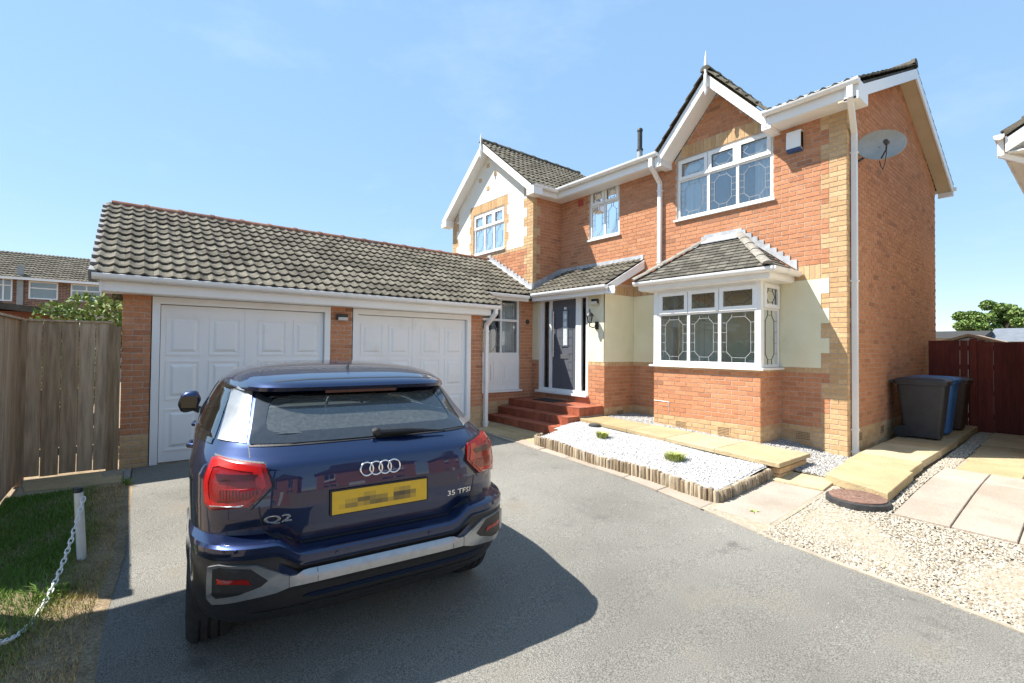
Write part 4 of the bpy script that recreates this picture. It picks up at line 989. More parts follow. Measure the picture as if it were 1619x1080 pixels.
bx(house, 'fascia', -8.12, -8.10, YW, 7.75, 5.13, 5.27); bx(house, 'soffit', XW + 0.0, -8.12, YW + 0.01, YM + 0.0, 5.12, 5.14); gutter(house, (-8.10, 6.95, 5.30), (-8.10, 7.70, 5.30), (1, 0, 0))
# verge of the side gable
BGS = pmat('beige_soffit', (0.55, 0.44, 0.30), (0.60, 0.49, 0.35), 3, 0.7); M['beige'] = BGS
b = MB(); b.prism([(RX - 0.01, 7.70, 5.23), (RX - 0.01, 10.92, 6.68), (RX - 0.01, 10.92, 6.50), (RX - 0.01, 7.70, 5.06)], (0.025, 0, 0)); b.build('bargeboard', M['white'], house)
b = MB(); b.prism([(RX - 0.01, 14.14, 5.23), (RX - 0.01, 10.92, 6.68), (RX - 0.01, 10.92, 6.50), (RX - 0.01, 14.14, 5.06)], (0.025, 0, 0)); b.build('bargeboard', M['white'], house)
for y0, y1 in ((7.72, 10.92), (14.12, 10.92)):
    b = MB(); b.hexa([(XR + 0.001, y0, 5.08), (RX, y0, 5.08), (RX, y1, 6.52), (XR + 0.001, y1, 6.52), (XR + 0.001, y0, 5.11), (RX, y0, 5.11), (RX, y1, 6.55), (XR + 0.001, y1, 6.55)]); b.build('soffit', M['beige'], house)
bx(house, 'fascia', XR, RX + 0.02, 14.02, 14.06, 5.02, 5.25); gutter(house, (XR - 0.5, 14.06, 5.22), (RX + 0.06, 14.06, 5.22), (0, 1, 0))
# finials
def finial(x, y, z0, z1):
    b = MB(); H = z1 - z0
    b.lathe([(0.004, 0), (0.018, 0.02), (0.030, 0.10 * H), (0.020, 0.16 * H), (0.034, 0.20 * H), (0.034, 0.46 * H), (0.024, 0.50 * H), (0.036, 0.55 * H), (0.022, 0.62 * H), (0.030, 0.70 * H), (0.018, 0.85 * H), (0.003, H)], (x, y, z0), seg=10)
    b.build('finial', M['white'], house, smooth=True, sharp=40)
finial(WG_X, 6.90, 6.48, 7.16); finial(GA_X, 7.69, 6.02, 6.80)
# flue
b = MB(); b.lathe([(0.062, 0), (0.062, 0.42)], (-6.83, 9.2, 5.85), seg=16, m=1); b.lathe([(0.055, 0.42), (0.055, 0.86), (0.066, 0.865), (0.066, 0.90), (0.05, 0.93)], (-6.83, 9.2, 5.85), seg=16); b.lathe([(0.075, 0.40), (0.075, 0.44)], (-6.83, 9.2, 5.85), seg=16)
b.build('flue', [M['iron'], M['came']], house, smooth=True, sharp=40)
# downpipes
def pipe(parent, pts, brz=(), w=0.034, face=None, mat='white'):
    b = MB()
    for a, c in zip(pts, pts[1:]):
        a, c = Vector(a), Vector(c); d = (c - a).normalized(); s = Vector((1, 0, 0)) if abs(d.x) < 0.6 else Vector((0, 1, 0))
        s = (s - d * s.dot(d)).normalized(); t = d.cross(s)
        a2, c2 = a - d * 0.01, c + d * 0.01
        b.hexa([a2 + s * w + t * w, a2 - s * w + t * w, a2 - s * w - t * w, a2 + s * w - t * w, c2 + s * w + t * w, c2 - s * w + t * w, c2 - s * w - t * w, c2 + s * w - t * w])
    o = b.build('downpipe', M[mat], parent)
    x, y = pts[-1][0], pts[-1][1]
    for z in brz: bx(parent, 'pipe_bracket', x - w - 0.012, x + w + 0.012, y - w - 0.008, y + w + 0.012, z, z + 0.022, mat)
    return o
pipe(house, [(-2.205, 7.69, 5.28), (-2.205, 7.69, 5.10), (-2.32, 8.26, 4.80), (-2.32, 8.26, 0.05)], (4.5, 2.6, 0.42, 0.10))
pipe(house, [(-5.45, 7.69, 5.28), (-5.45, 7.69, 5.10), (-5.49, 8.04, 4.86), (-5.49, 8.04, 3.14)], (4.7, 3.28))
pipe(garage, [(-7.46, 5.50, 2.35), (-7.46, 5.50, 2.26), (-7.70, 5.45, 2.03), (-7.70, 5.45, 0.01)], (1.9, 0.9, 0.10))
# ================================================================ windows, doors, steps, wall fittings
def strip(b, fr, u0, z0, u1, z1, d0, d1, w, m=0):
    """flat bar between two points of a wall face"""
    dx, dz = u1 - u0, z1 - z0; L = math.hypot(dx, dz)
    if L < 1e-5: return
    px, pz = -dz / L * w / 2, dx / L * w / 2
    q = [(u0 + px, z0 + pz), (u1 + px, z1 + pz), (u1 - px, z1 - pz), (u0 - px, z0 - pz)]
    b.hexa([fr.p(u, d0, z) for u, z in q] + [fr.p(u, d1, z) for u, z in q])
def ring(b, fr, u0, u1, z0, z1, d0, d1, w, m=0):
    fr.box(b, u0, u1, d0, d1, z0, z0 + w, m); fr.box(b, u0, u1, d0, d1, z1 - w, z1, m); fr.box(b, u0, u0 + w, d0, d1, z0 + w, z1 - w, m); fr.box(b, u1 - w, u1, d0, d1, z0 + w, z1 - w, m)
def leading(b, fr, u0, u1, z0, z1, d, kind, w=0.0055):
    W, H = u1 - u0, z1 - z0; S = lambda a, c, e, f: strip(b, fr, u0 + a, z0 + c, u0 + e, z0 + f, d, d + 0.005, w)
    if kind == 'oct':
        ix = min(0.085, W * 0.2); iy = min(0.075, H * 0.12); cx = min(0.085, W * 0.22); cy = cx * 1.05
        o = [(ix + cx, iy), (W - ix - cx, iy), (W - ix, iy + cy), (W - ix, H - iy - cy), (W - ix - cx, H - iy), (ix + cx, H - iy), (ix, H - iy - cy), (ix, iy + cy)]
        for k in range(8): S(*o[k], *o[(k + 1) % 8])
        for x in (ix + cx, W - ix - cx): S(x, 0, x, iy); S(x, H - iy, x, H)
        for t in (0, 1 / 3, 2 / 3, 1):
            z = iy + cy + (H - 2 * (iy + cy)) * t; S(0, z, ix, z); S(W - ix, z, W, z)
    else:
        ix, iy = W * 0.08, H * 0.14; m = H / 2; a = W * 0.30
        o = [(ix, m), (a, iy), (W - a, iy), (W - ix, m), (W - a, H - iy), (a, H - iy)]
        for k in range(6): S(*o[k], *o[(k + 1) % 6])
        S(0, m, ix, m); S(W - ix, m, W, m)
        for x in (a, W - a): S(x, 0, x, iy); S(x, H - iy, x, H)
def window(parent, fr, u0, u1, z0, z1, cols, top, opening=(), d=-0.055, sill=True, came='came', tcame='came', fw=0.055, kinds=('oct', 'hex'), low_sash=(), glass='glass'):
    b = MB(); D0, D1 = d - 0.05, d + 0.02
    ring(b, fr, u0, u1, z0, z1, D0, D1, fw)
    W = u1 - u0 - 2 * fw; us = [u0 + fw + W * c for c in cols]; zt = z1 - fw - top
    mw = 0.05
    for u in us[1:-1]: fr.box(b, u - mw / 2, u + mw / 2, D0 + 0.002, D1 - 0.002, z0 + fw, z1 - fw)
    if top: fr.box(b, u0 + fw, u1 - fw, D0 + 0.004, D1 - 0.004, zt - mw / 2, zt + mw / 2)
    fo = b.build('window', M['white'], parent)
    for k in range(len(us) - 1):
        a = us[k] + (mw / 2 if k else 0); c = us[k + 1] - (mw / 2 if k < len(us) - 2 else 0)
        for (q0, q1, kind, cm, op) in ((z0 + fw, (zt - mw / 2) if top else z1 - fw, kinds[0], came, k in low_sash), (zt + mw / 2, z1 - fw, kinds[1], tcame, k in opening)):
            if q1 - q0 < 0.05: continue
            aa, cc, e0, e1, dd = a, c, q0, q1, d
            if op:
                s = MB(); g = 0.018
                ring(s, fr, a - g, c + g, q0 - g, q1 + g, d + 0.021, d + 0.045, 0.062); so_ = s.build('sash', M['white'], fo)
                aa, cc, e0, e1 = a + 0.045, c - 0.045, q0 + 0.045, q1 - 0.045; dd = d + 0.01
            p = MB(); fr.box(p, aa - 0.004, cc + 0.004, dd - 0.006, dd, e0 - 0.004, e1 + 0.004); p.build('pane', M[glass], fo)
            if kind:
                p = MB(); leading(p, fr, aa, cc, e0, e1, dd + 0.001, kind); p.build('leading', M[cm], fo)
    if sill:
        s = MB(); fr.box(s, u0 - 0.04, u1 + 0.04, D0, 0.045, z0 - 0.035, z0 - 0.001); s.build('sill', M['white'], fo)
    return fo
def room(parent, fr, u0, u1, z0, z1, depth=1.6, m='room', pad=0.35, d0=-0.28):
    """the room behind a window: five inner faces"""
    b = MB(); a, c, e, g = u0 - pad, u1 + pad, z0 - pad, z1 + 0.12
    P = lambda u, d, z: fr.p(u, d, z)
    b.poly([P(a, -depth, e), P(c, -depth, e), P(c, -depth, g), P(a, -depth, g)]); b.poly([P(a, d0, e), P(a, -depth, e), P(a, -depth, g), P(a, d0, g)])
    b.poly([P(c, d0, e), P(c, -depth, e), P(c, -depth, g), P(c, d0, g)]); b.poly([P(a, d0, e), P(c, d0, e), P(c, -depth, e), P(a, -depth, e)]); b.poly([P(a, d0, g), P(c, d0, g), P(c, -depth, g), P(a, -depth, g)])
    b.build('room', M[m], parent)
def curtain(parent, fr, u0, u1, z0, z1, d=-0.128, mat='curtain', folds=7):
    b = MB(); n = folds * 8
    b.grid([[fr.p(u0 + (u1 - u0) * j / n, d + 0.022 * math.sin(2 * math.pi * folds * j / n) + 0.006 * math.sin(17 * j / n), z) for j in range(n + 1)] for z in (z0, (z0 + z1) / 2, z1)])
    b.build('curtain', M[mat], parent, smooth=True)

window(house, FM, *O_BIG, (0, 0.345, 0.67, 1), 0.36, opening=(0, 1, 2), glass='glass_up'); room(house, FM, *O_BIG)
curtain(house, FM, O_BIG[0] + 0.02, O_BIG[0] + 0.58, 4.06, 5.2); curtain(house, FM, O_BIG[1] - 0.34, O_BIG[1], 4.06, 5.2, folds=5)
window(house, FM, *O_SM, (0, 0.5, 1), 0.34, opening=(0, 1), glass='glass_up'); room(house, FM, *O_SM); curtain(house, FM, O_SM[0] + 0.0, O_SM[0] + 0.32, 4.06, 5.0); curtain(house, FM, O_SM[0] + 0.52, O_SM[1], 4.06, 5.0)
window(house, FW, *O_WG, (0, 0.345, 0.67, 1), 0.36, opening=(0, 1, 2), glass='glass_up'); room(house, FW, *O_WG); curtain(house, FW, O_WG[0] + 0.0, O_WG[0] + 0.95, 4.1, 5.15); curtain(house, FW, O_WG[1] - 0.3, O_WG[1], 4.1, 5.15, folds=4)
# bay: front, right and left lights
fbx = Fr((-5.16, YB), (1, 0), (0, -1))
window(house, fbx, 0.06, WB - 0.0, 1.31, 2.64, (0, 0.325, 0.655, 1.0), 0.36, opening=(0, 1, 2), d=-0.03, sill=False, tcame='came_dark', fw=0.075)
window(house, FBR, 0.085, 0.66, 1.31, 2.64, (0, 1), 0.36, opening=(0,), d=-0.03, sill=False, came='came_dark', tcame='came_dark', fw=0.05)
fbl = Fr((-5.16, 8.09), (0, -1), (-1, 0)); window(house, fbl, 0.03, 0.62, 1.31, 2.64, (0, 1), 0.36, opening=(0,), d=-0.03, sill=False, fw=0.05)
for x0_, x1_ in ((-3.365, -3.272), (-5.165, -5.1)): bx(house, 'corner_post', x0_, x1_, YB, YB + 0.085, 1.31, 2.64)
b = MB(); b.box(-5.22, -3.215, YB - 0.065, YB + 0.1, 1.278, 1.309); b.box(-3.365, -3.215, YB + 0.1, 8.08, 1.278, 1.309); b.build('sill', M['white'], house)
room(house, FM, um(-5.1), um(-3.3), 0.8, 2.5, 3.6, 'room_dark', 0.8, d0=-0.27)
b = MB(); b.box(-5.1, -3.3, YB + 0.1, 8.3, 1.05, 1.29); b.build('window_board', M['white'], house)
curtain(house, FM, um(-5.08), um(-4.62), 1.3, 2.6, d=-0.02, mat='curtain_tan', folds=6)
curtain(house, FM, um(-4.60), um(-4.40), 1.3, 2.6, d=-0.02, mat='curtain_tan', folds=2)
# a few ornaments on the window board
b = MB(); b.box(-3.53, -3.43, YB + 0.16, YB + 0.22, 1.292, 1.43); b.build('window_ornament', M['white'], house)
b = MB(); b.box(-3.92, -3.80, YB + 0.2, YB + 0.28, 1.292, 1.39); b.build('window_ornament', M['room'], house)
b = MB(); b.lathe([(0.05, 0), (0.05, 0.01), (0.012, 0.03), (0.012, 0.09), (0.035, 0.10), (0.03, 0.13)], (-4.42, YB + 0.2, 1.292), seg=12); b.build('window_ornament', M['white'], house, smooth=True, sharp=40)

# utility window over a panelled base
b = MB(); u0, u1, z0, z1 = O_UT; fr = FU; zt = 1.42
fr.box(b, u0, u1, -0.10, -0.03, z0, zt)
for a, c in ((u0 + 0.12, u0 + 0.50), (u0 + 0.66, u1 - 0.10)):
    ring(b, fr, a, c, z0 + 0.12, zt - 0.10, -0.03, -0.018, 0.028); ring(b, fr, a + 0.07, c - 0.07, z0 + 0.19, zt - 0.17, -0.03, -0.016, 0.03); fr.box(b, a + 0.12, c - 0.12, -0.03, -0.02, z0 + 0.24, zt - 0.22)
b.build('door_panel', M['white'], house)
window(house, FU, u0, u1, zt, z1, (0, 0.58, 1), 0.44, opening=(), d=-0.06, kinds=('oct', None), sill=False, fw=0.06)
s = MB(); FU.box(s, u0 - 0.03, u1 + 0.04, -0.1, 0.05, z0 - 0.04, z0 - 0.002); s.build('sill', M['white'], house)
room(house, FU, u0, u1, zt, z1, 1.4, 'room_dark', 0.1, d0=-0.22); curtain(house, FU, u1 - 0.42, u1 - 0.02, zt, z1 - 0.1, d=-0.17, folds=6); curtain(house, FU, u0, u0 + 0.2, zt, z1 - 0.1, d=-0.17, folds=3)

# front door set
u0, u1, z0, z1 = O_DR; fr = FP
b = MB(); ring(b, fr, u0, u1, z0, z1, -0.10, -0.01, 0.065)
DU0, DU1 = u0 + 0.40, u0 + 1.14
for u in (DU0 - 0.07, DU1 + 0.0): fr.box(b, u, u + 0.07, -0.098, -0.012, z0 + 0.065, z1 - 0.065)
fr.box(b, DU1 + 0.07, DU1 + 0.15, -0.096, -0.014, z0 + 0.065, z1 - 0.065); fr.box(b, u0 + 0.065, u0 + 0.13, -0.096, -0.014, z0 + 0.065, z1 - 0.065)
door_set = b.build('door_frame', M['white'], house)
for a, c in ((u0 + 0.13, DU0 - 0.07), (DU1 + 0.15, u1 - 0.065)):
    p = MB(); fr.box(p, a, c, -0.062, -0.055, z0 + 0.065, z1 - 0.065); p.build('sidelight_pane', M['glass_dark'], door_set)
s = MB(); fr.box(s, u0 - 0.05, u1 + 0.02, -0.1, 0.07, z0 - 0.045, z0 - 0.002); s.build('threshold', M['white'], door_set)
b = MB(); fr.box(b, DU0 + 0.003, DU1 - 0.003, -0.085, -0.045, z0 + 0.03, z1 - 0.07)
DW = DU1 - DU0; zc0, zc1 = z0 + 0.13, z1 - 0.17; GX0, GX1 = DU0 + 0.33, DU0 + 0.47
for a, c in ((DU0 + 0.20, GX0 - 0.03), (GX1 + 0.03, DU0 + 0.62)):
    n = 9; hh = (zc1 - zc0 - 0.2) / n
    for k in range(n): fr.box(b, a, c, -0.045, -0.039, zc0 + k * hh + 0.006, zc0 + (k + 1) * hh - 0.006)
for k in range(3):
    hh = (zc1 - zc0 - 0.2) / 9; fr.box(b, GX0 - 0.026, GX1 + 0.026, -0.045, -0.039, zc0 + k * hh + 0.006, zc0 + (k + 1) * hh - 0.006)
door = b.build('front_door', M['door'], house)
p = MB(); ring(p, fr, GX0 - 0.03, GX1 + 0.03, z0 + 0.98, z1 - 0.28, -0.045, -0.030, 0.03); p.build('glazing_bead', M['door'], door)
p = MB(); fr.box(p, GX0, GX1, -0.046, -0.041, z0 + 1.01, z1 - 0.31); p.build('pane', pmat('frosted_glass', (0.42, 0.50, 0.52), (0.62, 0.68, 0.69), 7, 0.15), door)
p = MB()
for k in range(5): fr.box(p, GX0 + 0.035, GX1 - 0.03, -0.0405, -0.038, z0 + 1.10 + k * 0.16, z0 + 1.19 + k * 0.16)
p.build('etched_square', pmat('etched_glass', (0.72, 0.78, 0.79), (0.8, 0.85, 0.86), 9, 0.5), door)
p = MB(); p.tube([fr.p(DU0 + 0.075, 0.0, z0 + 0.75), fr.p(DU0 + 0.075, 0.0, z0 + 1.75)], 0.016, 10); p.tube([fr.p(DU0 + 0.075, -0.045, z0 + 0.87), fr.p(DU0 + 0.075, 0.0, z0 + 0.87)], 0.01, 8); p.tube([fr.p(DU0 + 0.075, -0.045, z0 + 1.63), fr.p(DU0 + 0.075, 0.0, z0 + 1.63)], 0.01, 8)
p.build('handle', M['steel'], door, smooth=True, sharp=40)
p = MB(); fr.box(p, DU0 + 0.27, DU0 + 0.53, -0.045, -0.034, z0 + 0.72, z0 + 0.82); p.build('letter_plate', M['steel'], door)
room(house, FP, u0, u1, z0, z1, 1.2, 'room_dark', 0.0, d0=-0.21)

# garage doors
def garage_door(y0, y1):
    fr = FG; u0, u1 = y0 + 0.15, y1 + 0.15; zt = 2.21
    b = MB(); fw = 0.085
    fr.box(b, u0, u0 + fw, -0.13, 0.012, -0.02, zt); fr.box(b, u1 - fw, u1, -0.13, 0.012, -0.02, zt); fr.box(b, u0 + fw, u1 - fw, -0.13, 0.010, zt - 0.09, zt)
    fo = b.build('door_frame', M['white_paint'], garage)
    a, c = u0 + fw + 0.008, u1 - fw - 0.008; z0, z1 = 0.015, zt - 0.098
    b = MB(); fr.box(b, a, c, -0.10, -0.06, z0, z1)
    mid = (a + c) / 2
    fr.box(b, mid - 0.055, mid + 0.055, -0.06, -0.051, z0 + 0.002, z1 - 0.002)
    for e, g in ((a, mid - 0.055), (mid + 0.055, c)):
        fr.box(b, e, e + 0.008, -0.06, -0.054, z0, z1); fr.box(b, g - 0.008, g, -0.06, -0.054, z0, z1)
    d = b.build('garage_door', M['white_paint'], garage)
    hw = mid - 0.06 - a
    for s in (a + 0.005, mid + 0.06):
        for col in range(2):
            e = s + 0.055 + col * (hw / 2 - 0.005); g = e + hw / 2 - 0.105
            for (q0, q1) in ((0.16, 0.72), (0.84, 1.365), (1.435, 1.97)):
                p = MB()
                ring(p, fr, e, g, q0, q1, -0.06, -0.05, 0.022)
                pts0 = [fr.p(e + 0.05, -0.0605, q0 + 0.05), fr.p(g - 0.05, -0.0605, q0 + 0.05), fr.p(g - 0.05, -0.0605, q1 - 0.05), fr.p(e + 0.05, -0.0605, q1 - 0.05)]
                pts1 = [fr.p(e + 0.085, -0.044, q0 + 0.085), fr.p(g - 0.085, -0.044, q0 + 0.085), fr.p(g - 0.085, -0.044, q1 - 0.085), fr.p(e + 0.085, -0.044, q1 - 0.085)]
                p.poly(pts1)
                for k in range(4): p.poly([pts0[k], pts0[(k + 1) % 4], pts1[(k + 1) % 4], pts1[k]])
                p.build('raised_panel', M['white_paint'], d)
    p = MB(); fr.box(p, mid - 0.03, mid + 0.03, -0.051, -0.035, 0.92, 1.0); p.lathe([(0.012, 0), (0.012, 0.05)], fr.p(mid, -0.05, 0.96), 'X', 10); p.build('handle', M['black'], d)
    b = MB(); fr.box(b, u0, u1, -0.4, -0.14, -0.05, zt); b.build('door_backing', M['black'], garage)
garage_door(0.155, 2.435); garage_door(2.80, 5.13)
b = MB(); b.box(-10, XG + 0.02, 0.15, 5.13, -0.06, 0.006); b.build('garage_floor', M['soil'], garage)

# red tiled steps
steps = thing('steps', 'three front steps clad in red quarry tiles below the grey door', 'steps', (-7.2, 6.5, 0))
def tile_face(c, w, h, o, du, dv, n, nu, nv, th=0.012, g=0.004):
    for i in range(nu):
        for j in range(nv):
            b = MB(); b.t = random.random(); p = Vector(o) + Vector(du) * (i * w + g / 2) + Vector(dv) * (j * h + g / 2); U = Vector(du) * (w - g); Vv = Vector(dv) * (h - g); Nn = Vector(n) * (th + random.uniform(-0.001, 0.001))
            b.hexa([p, p + U, p + U + Vv, p + Vv, p + Nn, p + U + Nn, p + U + Vv + Nn, p + Vv + Nn]); b.build('tile', M['quarry'], c, tint=True)
sx0, sx1 = -8.295, -6.16
b = MB()
for (y, z) in ((5.90, 0.17), (6.20, 0.32), (6.50, 0.47)): b.box(sx0, sx1 - 0.012, y + 0.012, YW - 0.02, z - 0.16 if z > 0.2 else -0.03, z - 0.012 - (0 if z > 0.4 else 0.0))
b.build('step_core', M['mortar'], steps)
nt_ = 14; tw = (sx1 - sx0) / nt_
for (y, z, dep, nv) in ((5.90, 0.17, 0.30, 1), (6.20, 0.32, 0.30, 1), (6.50, 0.47, 0.68, 4)):
    tile_face(steps, tw, dep / nv, (sx0, y - 0.004, z - 0.012), (1, 0, 0), (0, 1, 0), (0, 0, 1), nt_, nv)
    tile_face(steps, tw, 0.148 if z > 0.2 else 0.165, (sx0, y + 0.012, z - 0.013 - (0.148 if z > 0.2 else 0.165)), (1, 0, 0), (0, 0, 1), (0, -1, 0), nt_, 1)
    n2 = max(1, round(dep / 0.15)) if z > 0.4 else 2
    tile_face(steps, dep / n2, 0.148 if z > 0.2 else 0.165, (sx1 - 0.012, y + 0.0, z - 0.013 - (0.148 if z > 0.2 else 0.165)), (0, 1, 0), (0, 0, 1), (1, 0, 0), n2, 1)
b = MB(); b.box(-7.75, -7.12, 6.72, 7.10, 0.4705, 0.485)
o = b.build('door_mat', M['rubber'], label='black rubber door mat lying on the top red step', cat='mat')

# wall fittings
t = thing('wall_lantern', 'black carriage lantern on the cream wall beside the front door', 'lantern', (-6.40, 7.05, 2.1))
x, y = -6.40, 7.03
b = MB(); b.lathe([(0.085, 0.0), (0.075, 0.025), (0.05, 0.06), (0.015, 0.085), (0.018, 0.11), (0.004, 0.15)], (x, y, 2.23), seg=12); b.build('cap', M['black'], t, smooth=True, sharp=40)
b = MB()
for k in range(6):
    a = 2 * math.pi * k / 6; b.tube([(x + 0.035 * math.cos(a), y + 0.035 * math.sin(a), 2.10), (x + 0.062 * math.cos(a), y + 0.062 * math.sin(a), 2.23)], 0.004, 5)
b.lathe([(0.04, 0), (0.04, 0.012), (0.01, 0.0)][:2], (x, y, 2.09), seg=12); b.build('cage', M['black'], t)
b = MB(); b.lathe([(0.032, 0), (0.056, 0.115)], (x, y, 2.105), seg=12); b.build('glass', M['glass'], t, smooth=True, sharp=40)
b = MB(); b.tube([(x, y, 2.09), (x, y, 2.03), (x + 0.03, y + 0.05, 2.0), (x + 0.06, y + 0.12, 2.02)], 0.011, 8); b.lathe([(0.04, 0), (0.05, 0.01), (0.05, 0.03)], (x + 0.06, 7.155, 2.04), 'Y', 12); b.box(x + 0.02, x + 0.10, 7.165, 7.185, 1.97, 2.12); b.build('bracket', M['black'], t, smooth=True, sharp=40)
def floodlight(name, fr, u, z, label, w=0.16):
    t = thing(name, label, 'floodlight', fr.p(u, 0, z))
    b = MB(); fr.box(b, u - w / 2, u + w / 2, 0.03, 0.075, z - 0.03, z + 0.065); fr.box(b, u - 0.03, u + 0.03, 0.0, 0.03, z - 0.02, z + 0.03); b.build('housing', M['black'], t)
    b = MB(); b.hexa([fr.p(u - w / 2 + 0.01, 0.04, z - 0.05), fr.p(u + w / 2 - 0.01, 0.04, z - 0.05), fr.p(u + w / 2 - 0.01, 0.10, z - 0.035), fr.p(u - w / 2 + 0.01, 0.10, z - 0.035), fr.p(u - w / 2 + 0.01, 0.05, z + 0.0), fr.p(u + w / 2 - 0.01, 0.05, z + 0.0), fr.p(u + w / 2 - 0.01, 0.12, z + 0.01), fr.p(u - w / 2 + 0.01, 0.12, z + 0.01)])
    b.build('lens', pmat(name + '_lens', (0.6, 0.6, 0.58), (0.7, 0.7, 0.68), 9, 0.25), t)
floodlight('floodlight', FP, -6.36 - XW - 0.01, 2.51, 'small black security floodlight above the wall lantern')
floodlight('floodlight', FG, 2.606 + 0.15, 2.04, 'small black security floodlight on the brick pier between garage doors', 0.17)
b = MB(); b.lathe([(0.055, 0.0), (0.055, 0.008), (0.045, 0.014), (0.03, 0.016)], (XW + 0.012, 7.03, 2.19), 'X', 20); o = b.build('number_plaque', M['iron'], label='small round dark number plaque on the brick beside the door', cat='plaque', smooth=True, sharp=40)
t = thing('alarm_box', 'white burglar alarm box with blue base high on the brick front', 'alarm', (-3.05, 8.05, 4.84))
b = MB(); FM.box(b, um(-3.155), um(-2.945), 0.0, 0.08, 4.73, 5.02); b.prism([FM.p(um(-3.155), 0.0, 5.0), FM.p(um(-3.155), 0.09, 4.98), FM.p(um(-3.155), 0.10, 4.75), FM.p(um(-3.155), 0.0, 4.74)], (0.21, 0, 0)); b.build('cover', M['white'], t)
b = MB(); b.prism([FM.p(um(-3.152), 0.0, 4.735), FM.p(um(-3.152), 0.095, 4.745), FM.p(um(-3.152), 0.085, 4.715), FM.p(um(-3.152), 0.0, 4.70)], (0.204, 0, 0)); b.build('base', pmat('alarm_blue', (0.03, 0.08, 0.22), (0.05, 0.11, 0.28), 9, 0.4), t)
# red vent by the small window
b = MB(); FM.box(b, um(-7.74), um(-7.58), -0.01, 0.012, 4.92, 5.07); b.build('air_brick', pmat('red_vent', (0.36, 0.06, 0.04), (0.42, 0.08, 0.05), 9, 0.7), w_main)
# satellite dish
DC = Vector((-2.06, 8.52, 4.62)); t = thing('satellite_dish', 'grey oval satellite dish bracketed to the shaded side wall', 'dish', (-2.36, 8.3, 4.5))
nrm = Vector((0.42, -0.86, 0.10)).normalized(); sx = Vector((0, 0, 1)).cross(nrm).normalized(); sy = nrm.cross(sx)
def dish_pt(r, a, d=0): return DC + sx * (0.30 * r * math.cos(a)) + sy * (0.225 * r * math.sin(a)) + nrm * (0.085 * (r * r - 1) + d)
b = MB(); b.grid([[dish_pt(r, 2 * math.pi * j / 32) for j in range(32)] for r in (0.02, 0.3, 0.55, 0.8, 1.0)], close_u=True); b.grid([[dish_pt(r, 2 * math.pi * j / 32, d) for j in range(32)] for r, d in ((1.0, 0), (1.02, -0.012), (0.8, -0.012), (0.4, -0.012), (0.02, -0.012))], close_u=True)
b.build('reflector', pmat('dish_mesh_grey', (0.33, 0.34, 0.32), (0.40, 0.41, 0.39), 5, 0.5, fine=(120, (0.9, 0.9, 0.9), (1.08, 1.08, 1.08))), t, smooth=True, sharp=50)
b = MB(); b.tube([dish_pt(0.9, -1.57), DC + nrm * 0.24 - sy * 0.20, DC + nrm * 0.27 - sy * 0.12], 0.011, 8); b.lathe([(0.03, -0.05), (0.035, 0.03), (0.02, 0.06)], DC + nrm * 0.26 - sy * 0.10, 'Y', 10); b.build('receiver_arm', M['iron'], t, smooth=True, sharp=40)
b = MB(); b.tube([DC - nrm * 0.09, DC - nrm * 0.18 - sx * 0.05, Vector((-2.30, 8.40, 4.42)), Vector((-2.36, 8.40, 4.42))], 0.018, 8); b.box(-2.365, -2.345, 8.34, 8.46, 4.30, 4.54); b.build('wall_bracket', M['iron'], t)
b = MB(); b.tube([DC + nrm * 0.26 - sy * 0.12, DC + nrm * 0.24 - sy * 0.26, DC + nrm * 0.16 - sy * 0.36, DC + nrm * 0.03 - sy * 0.40, DC - nrm * 0.04 - sy * 0.33, DC - nrm * 0.12 - sy * 0.2], 0.006, 6); b.build('cable', M['black'], t, smooth=True)
# thin wire clipped across the bay brickwork
b = MB(); b.tube([(-5.15, YB - 0.006, 0.66), (-4.86, YB - 0.006, 0.655), (-4.84, YB - 0.006, 0.65), (-4.84, YB - 0.006, 0.36)], 0.005, 5); o = b.build('wall_cable', M['white'], label='thin white cable clipped to the brick below the bay window', cat='cable')
# ================================================================ the parked car
car = thing('parked_car', 'dark blue compact crossover parked facing the garage with rear towards us', 'car', (-2.4175, 1.0674, -0.094))
car.rotation_euler = (0, 0, -0.1044); WL[car] = Vector((0, 0, 0))
def paintmat():
    m, nt, b = nodes_of('navy_metallic_paint'); L = nt.links.new
    b.inputs['Metallic'].default_value = 0.75; b.inputs['Roughness'].default_value = 0.34
    b.inputs['Coat Weight'].default_value = 1.0; b.inputs['Coat Roughness'].default_value = 0.015; b.inputs['Coat IOR'].default_value = 1.6
    tcn = nt.nodes.new('ShaderNodeTexCoord'); n = nt.nodes.new('ShaderNodeTexNoise'); n.inputs['Scale'].default_value = 900; n.inputs['Detail'].default_value = 1
    r = nt.nodes.new('ShaderNodeValToRGB'); r.color_ramp.elements[0].color = (0.0025, 0.009, 0.038, 1); r.color_ramp.elements[1].color = (0.007, 0.024, 0.105, 1); r.color_ramp.elements[0].position = 0.35; r.color_ramp.elements[1].position = 0.7
    L(tcn.outputs['Object'], n.inputs['Vector']); L(n.outputs['Fac'], r.inputs['Fac']); L(r.outputs['Color'], b.inputs['Base Color'])
    return m
C_PAINT = paintmat()
C_SILVER = pmat('satin_silver', (0.36, 0.37, 0.375), (0.42, 0.43, 0.435), 30, 0.36, metal=0.7)
C_BLACK = pmat('car_black_plastic', (0.012, 0.012, 0.014), (0.02, 0.02, 0.022), 60, 0.5, bump=0.15, bscale=300)
C_GLOSS = pmat('gloss_black_trim', (0.006, 0.006, 0.007), (0.01, 0.01, 0.011), 5, 0.08, coat=0.6)
C_CHROME = pmat('chrome', (0.75, 0.75, 0.76), (0.8, 0.8, 0.81), 30, 0.12, metal=1.0)
C_RED = pmat('lamp_red', (0.24, 0.005, 0.006), (0.30, 0.007, 0.008), 40, 0.22, coat=0.25)
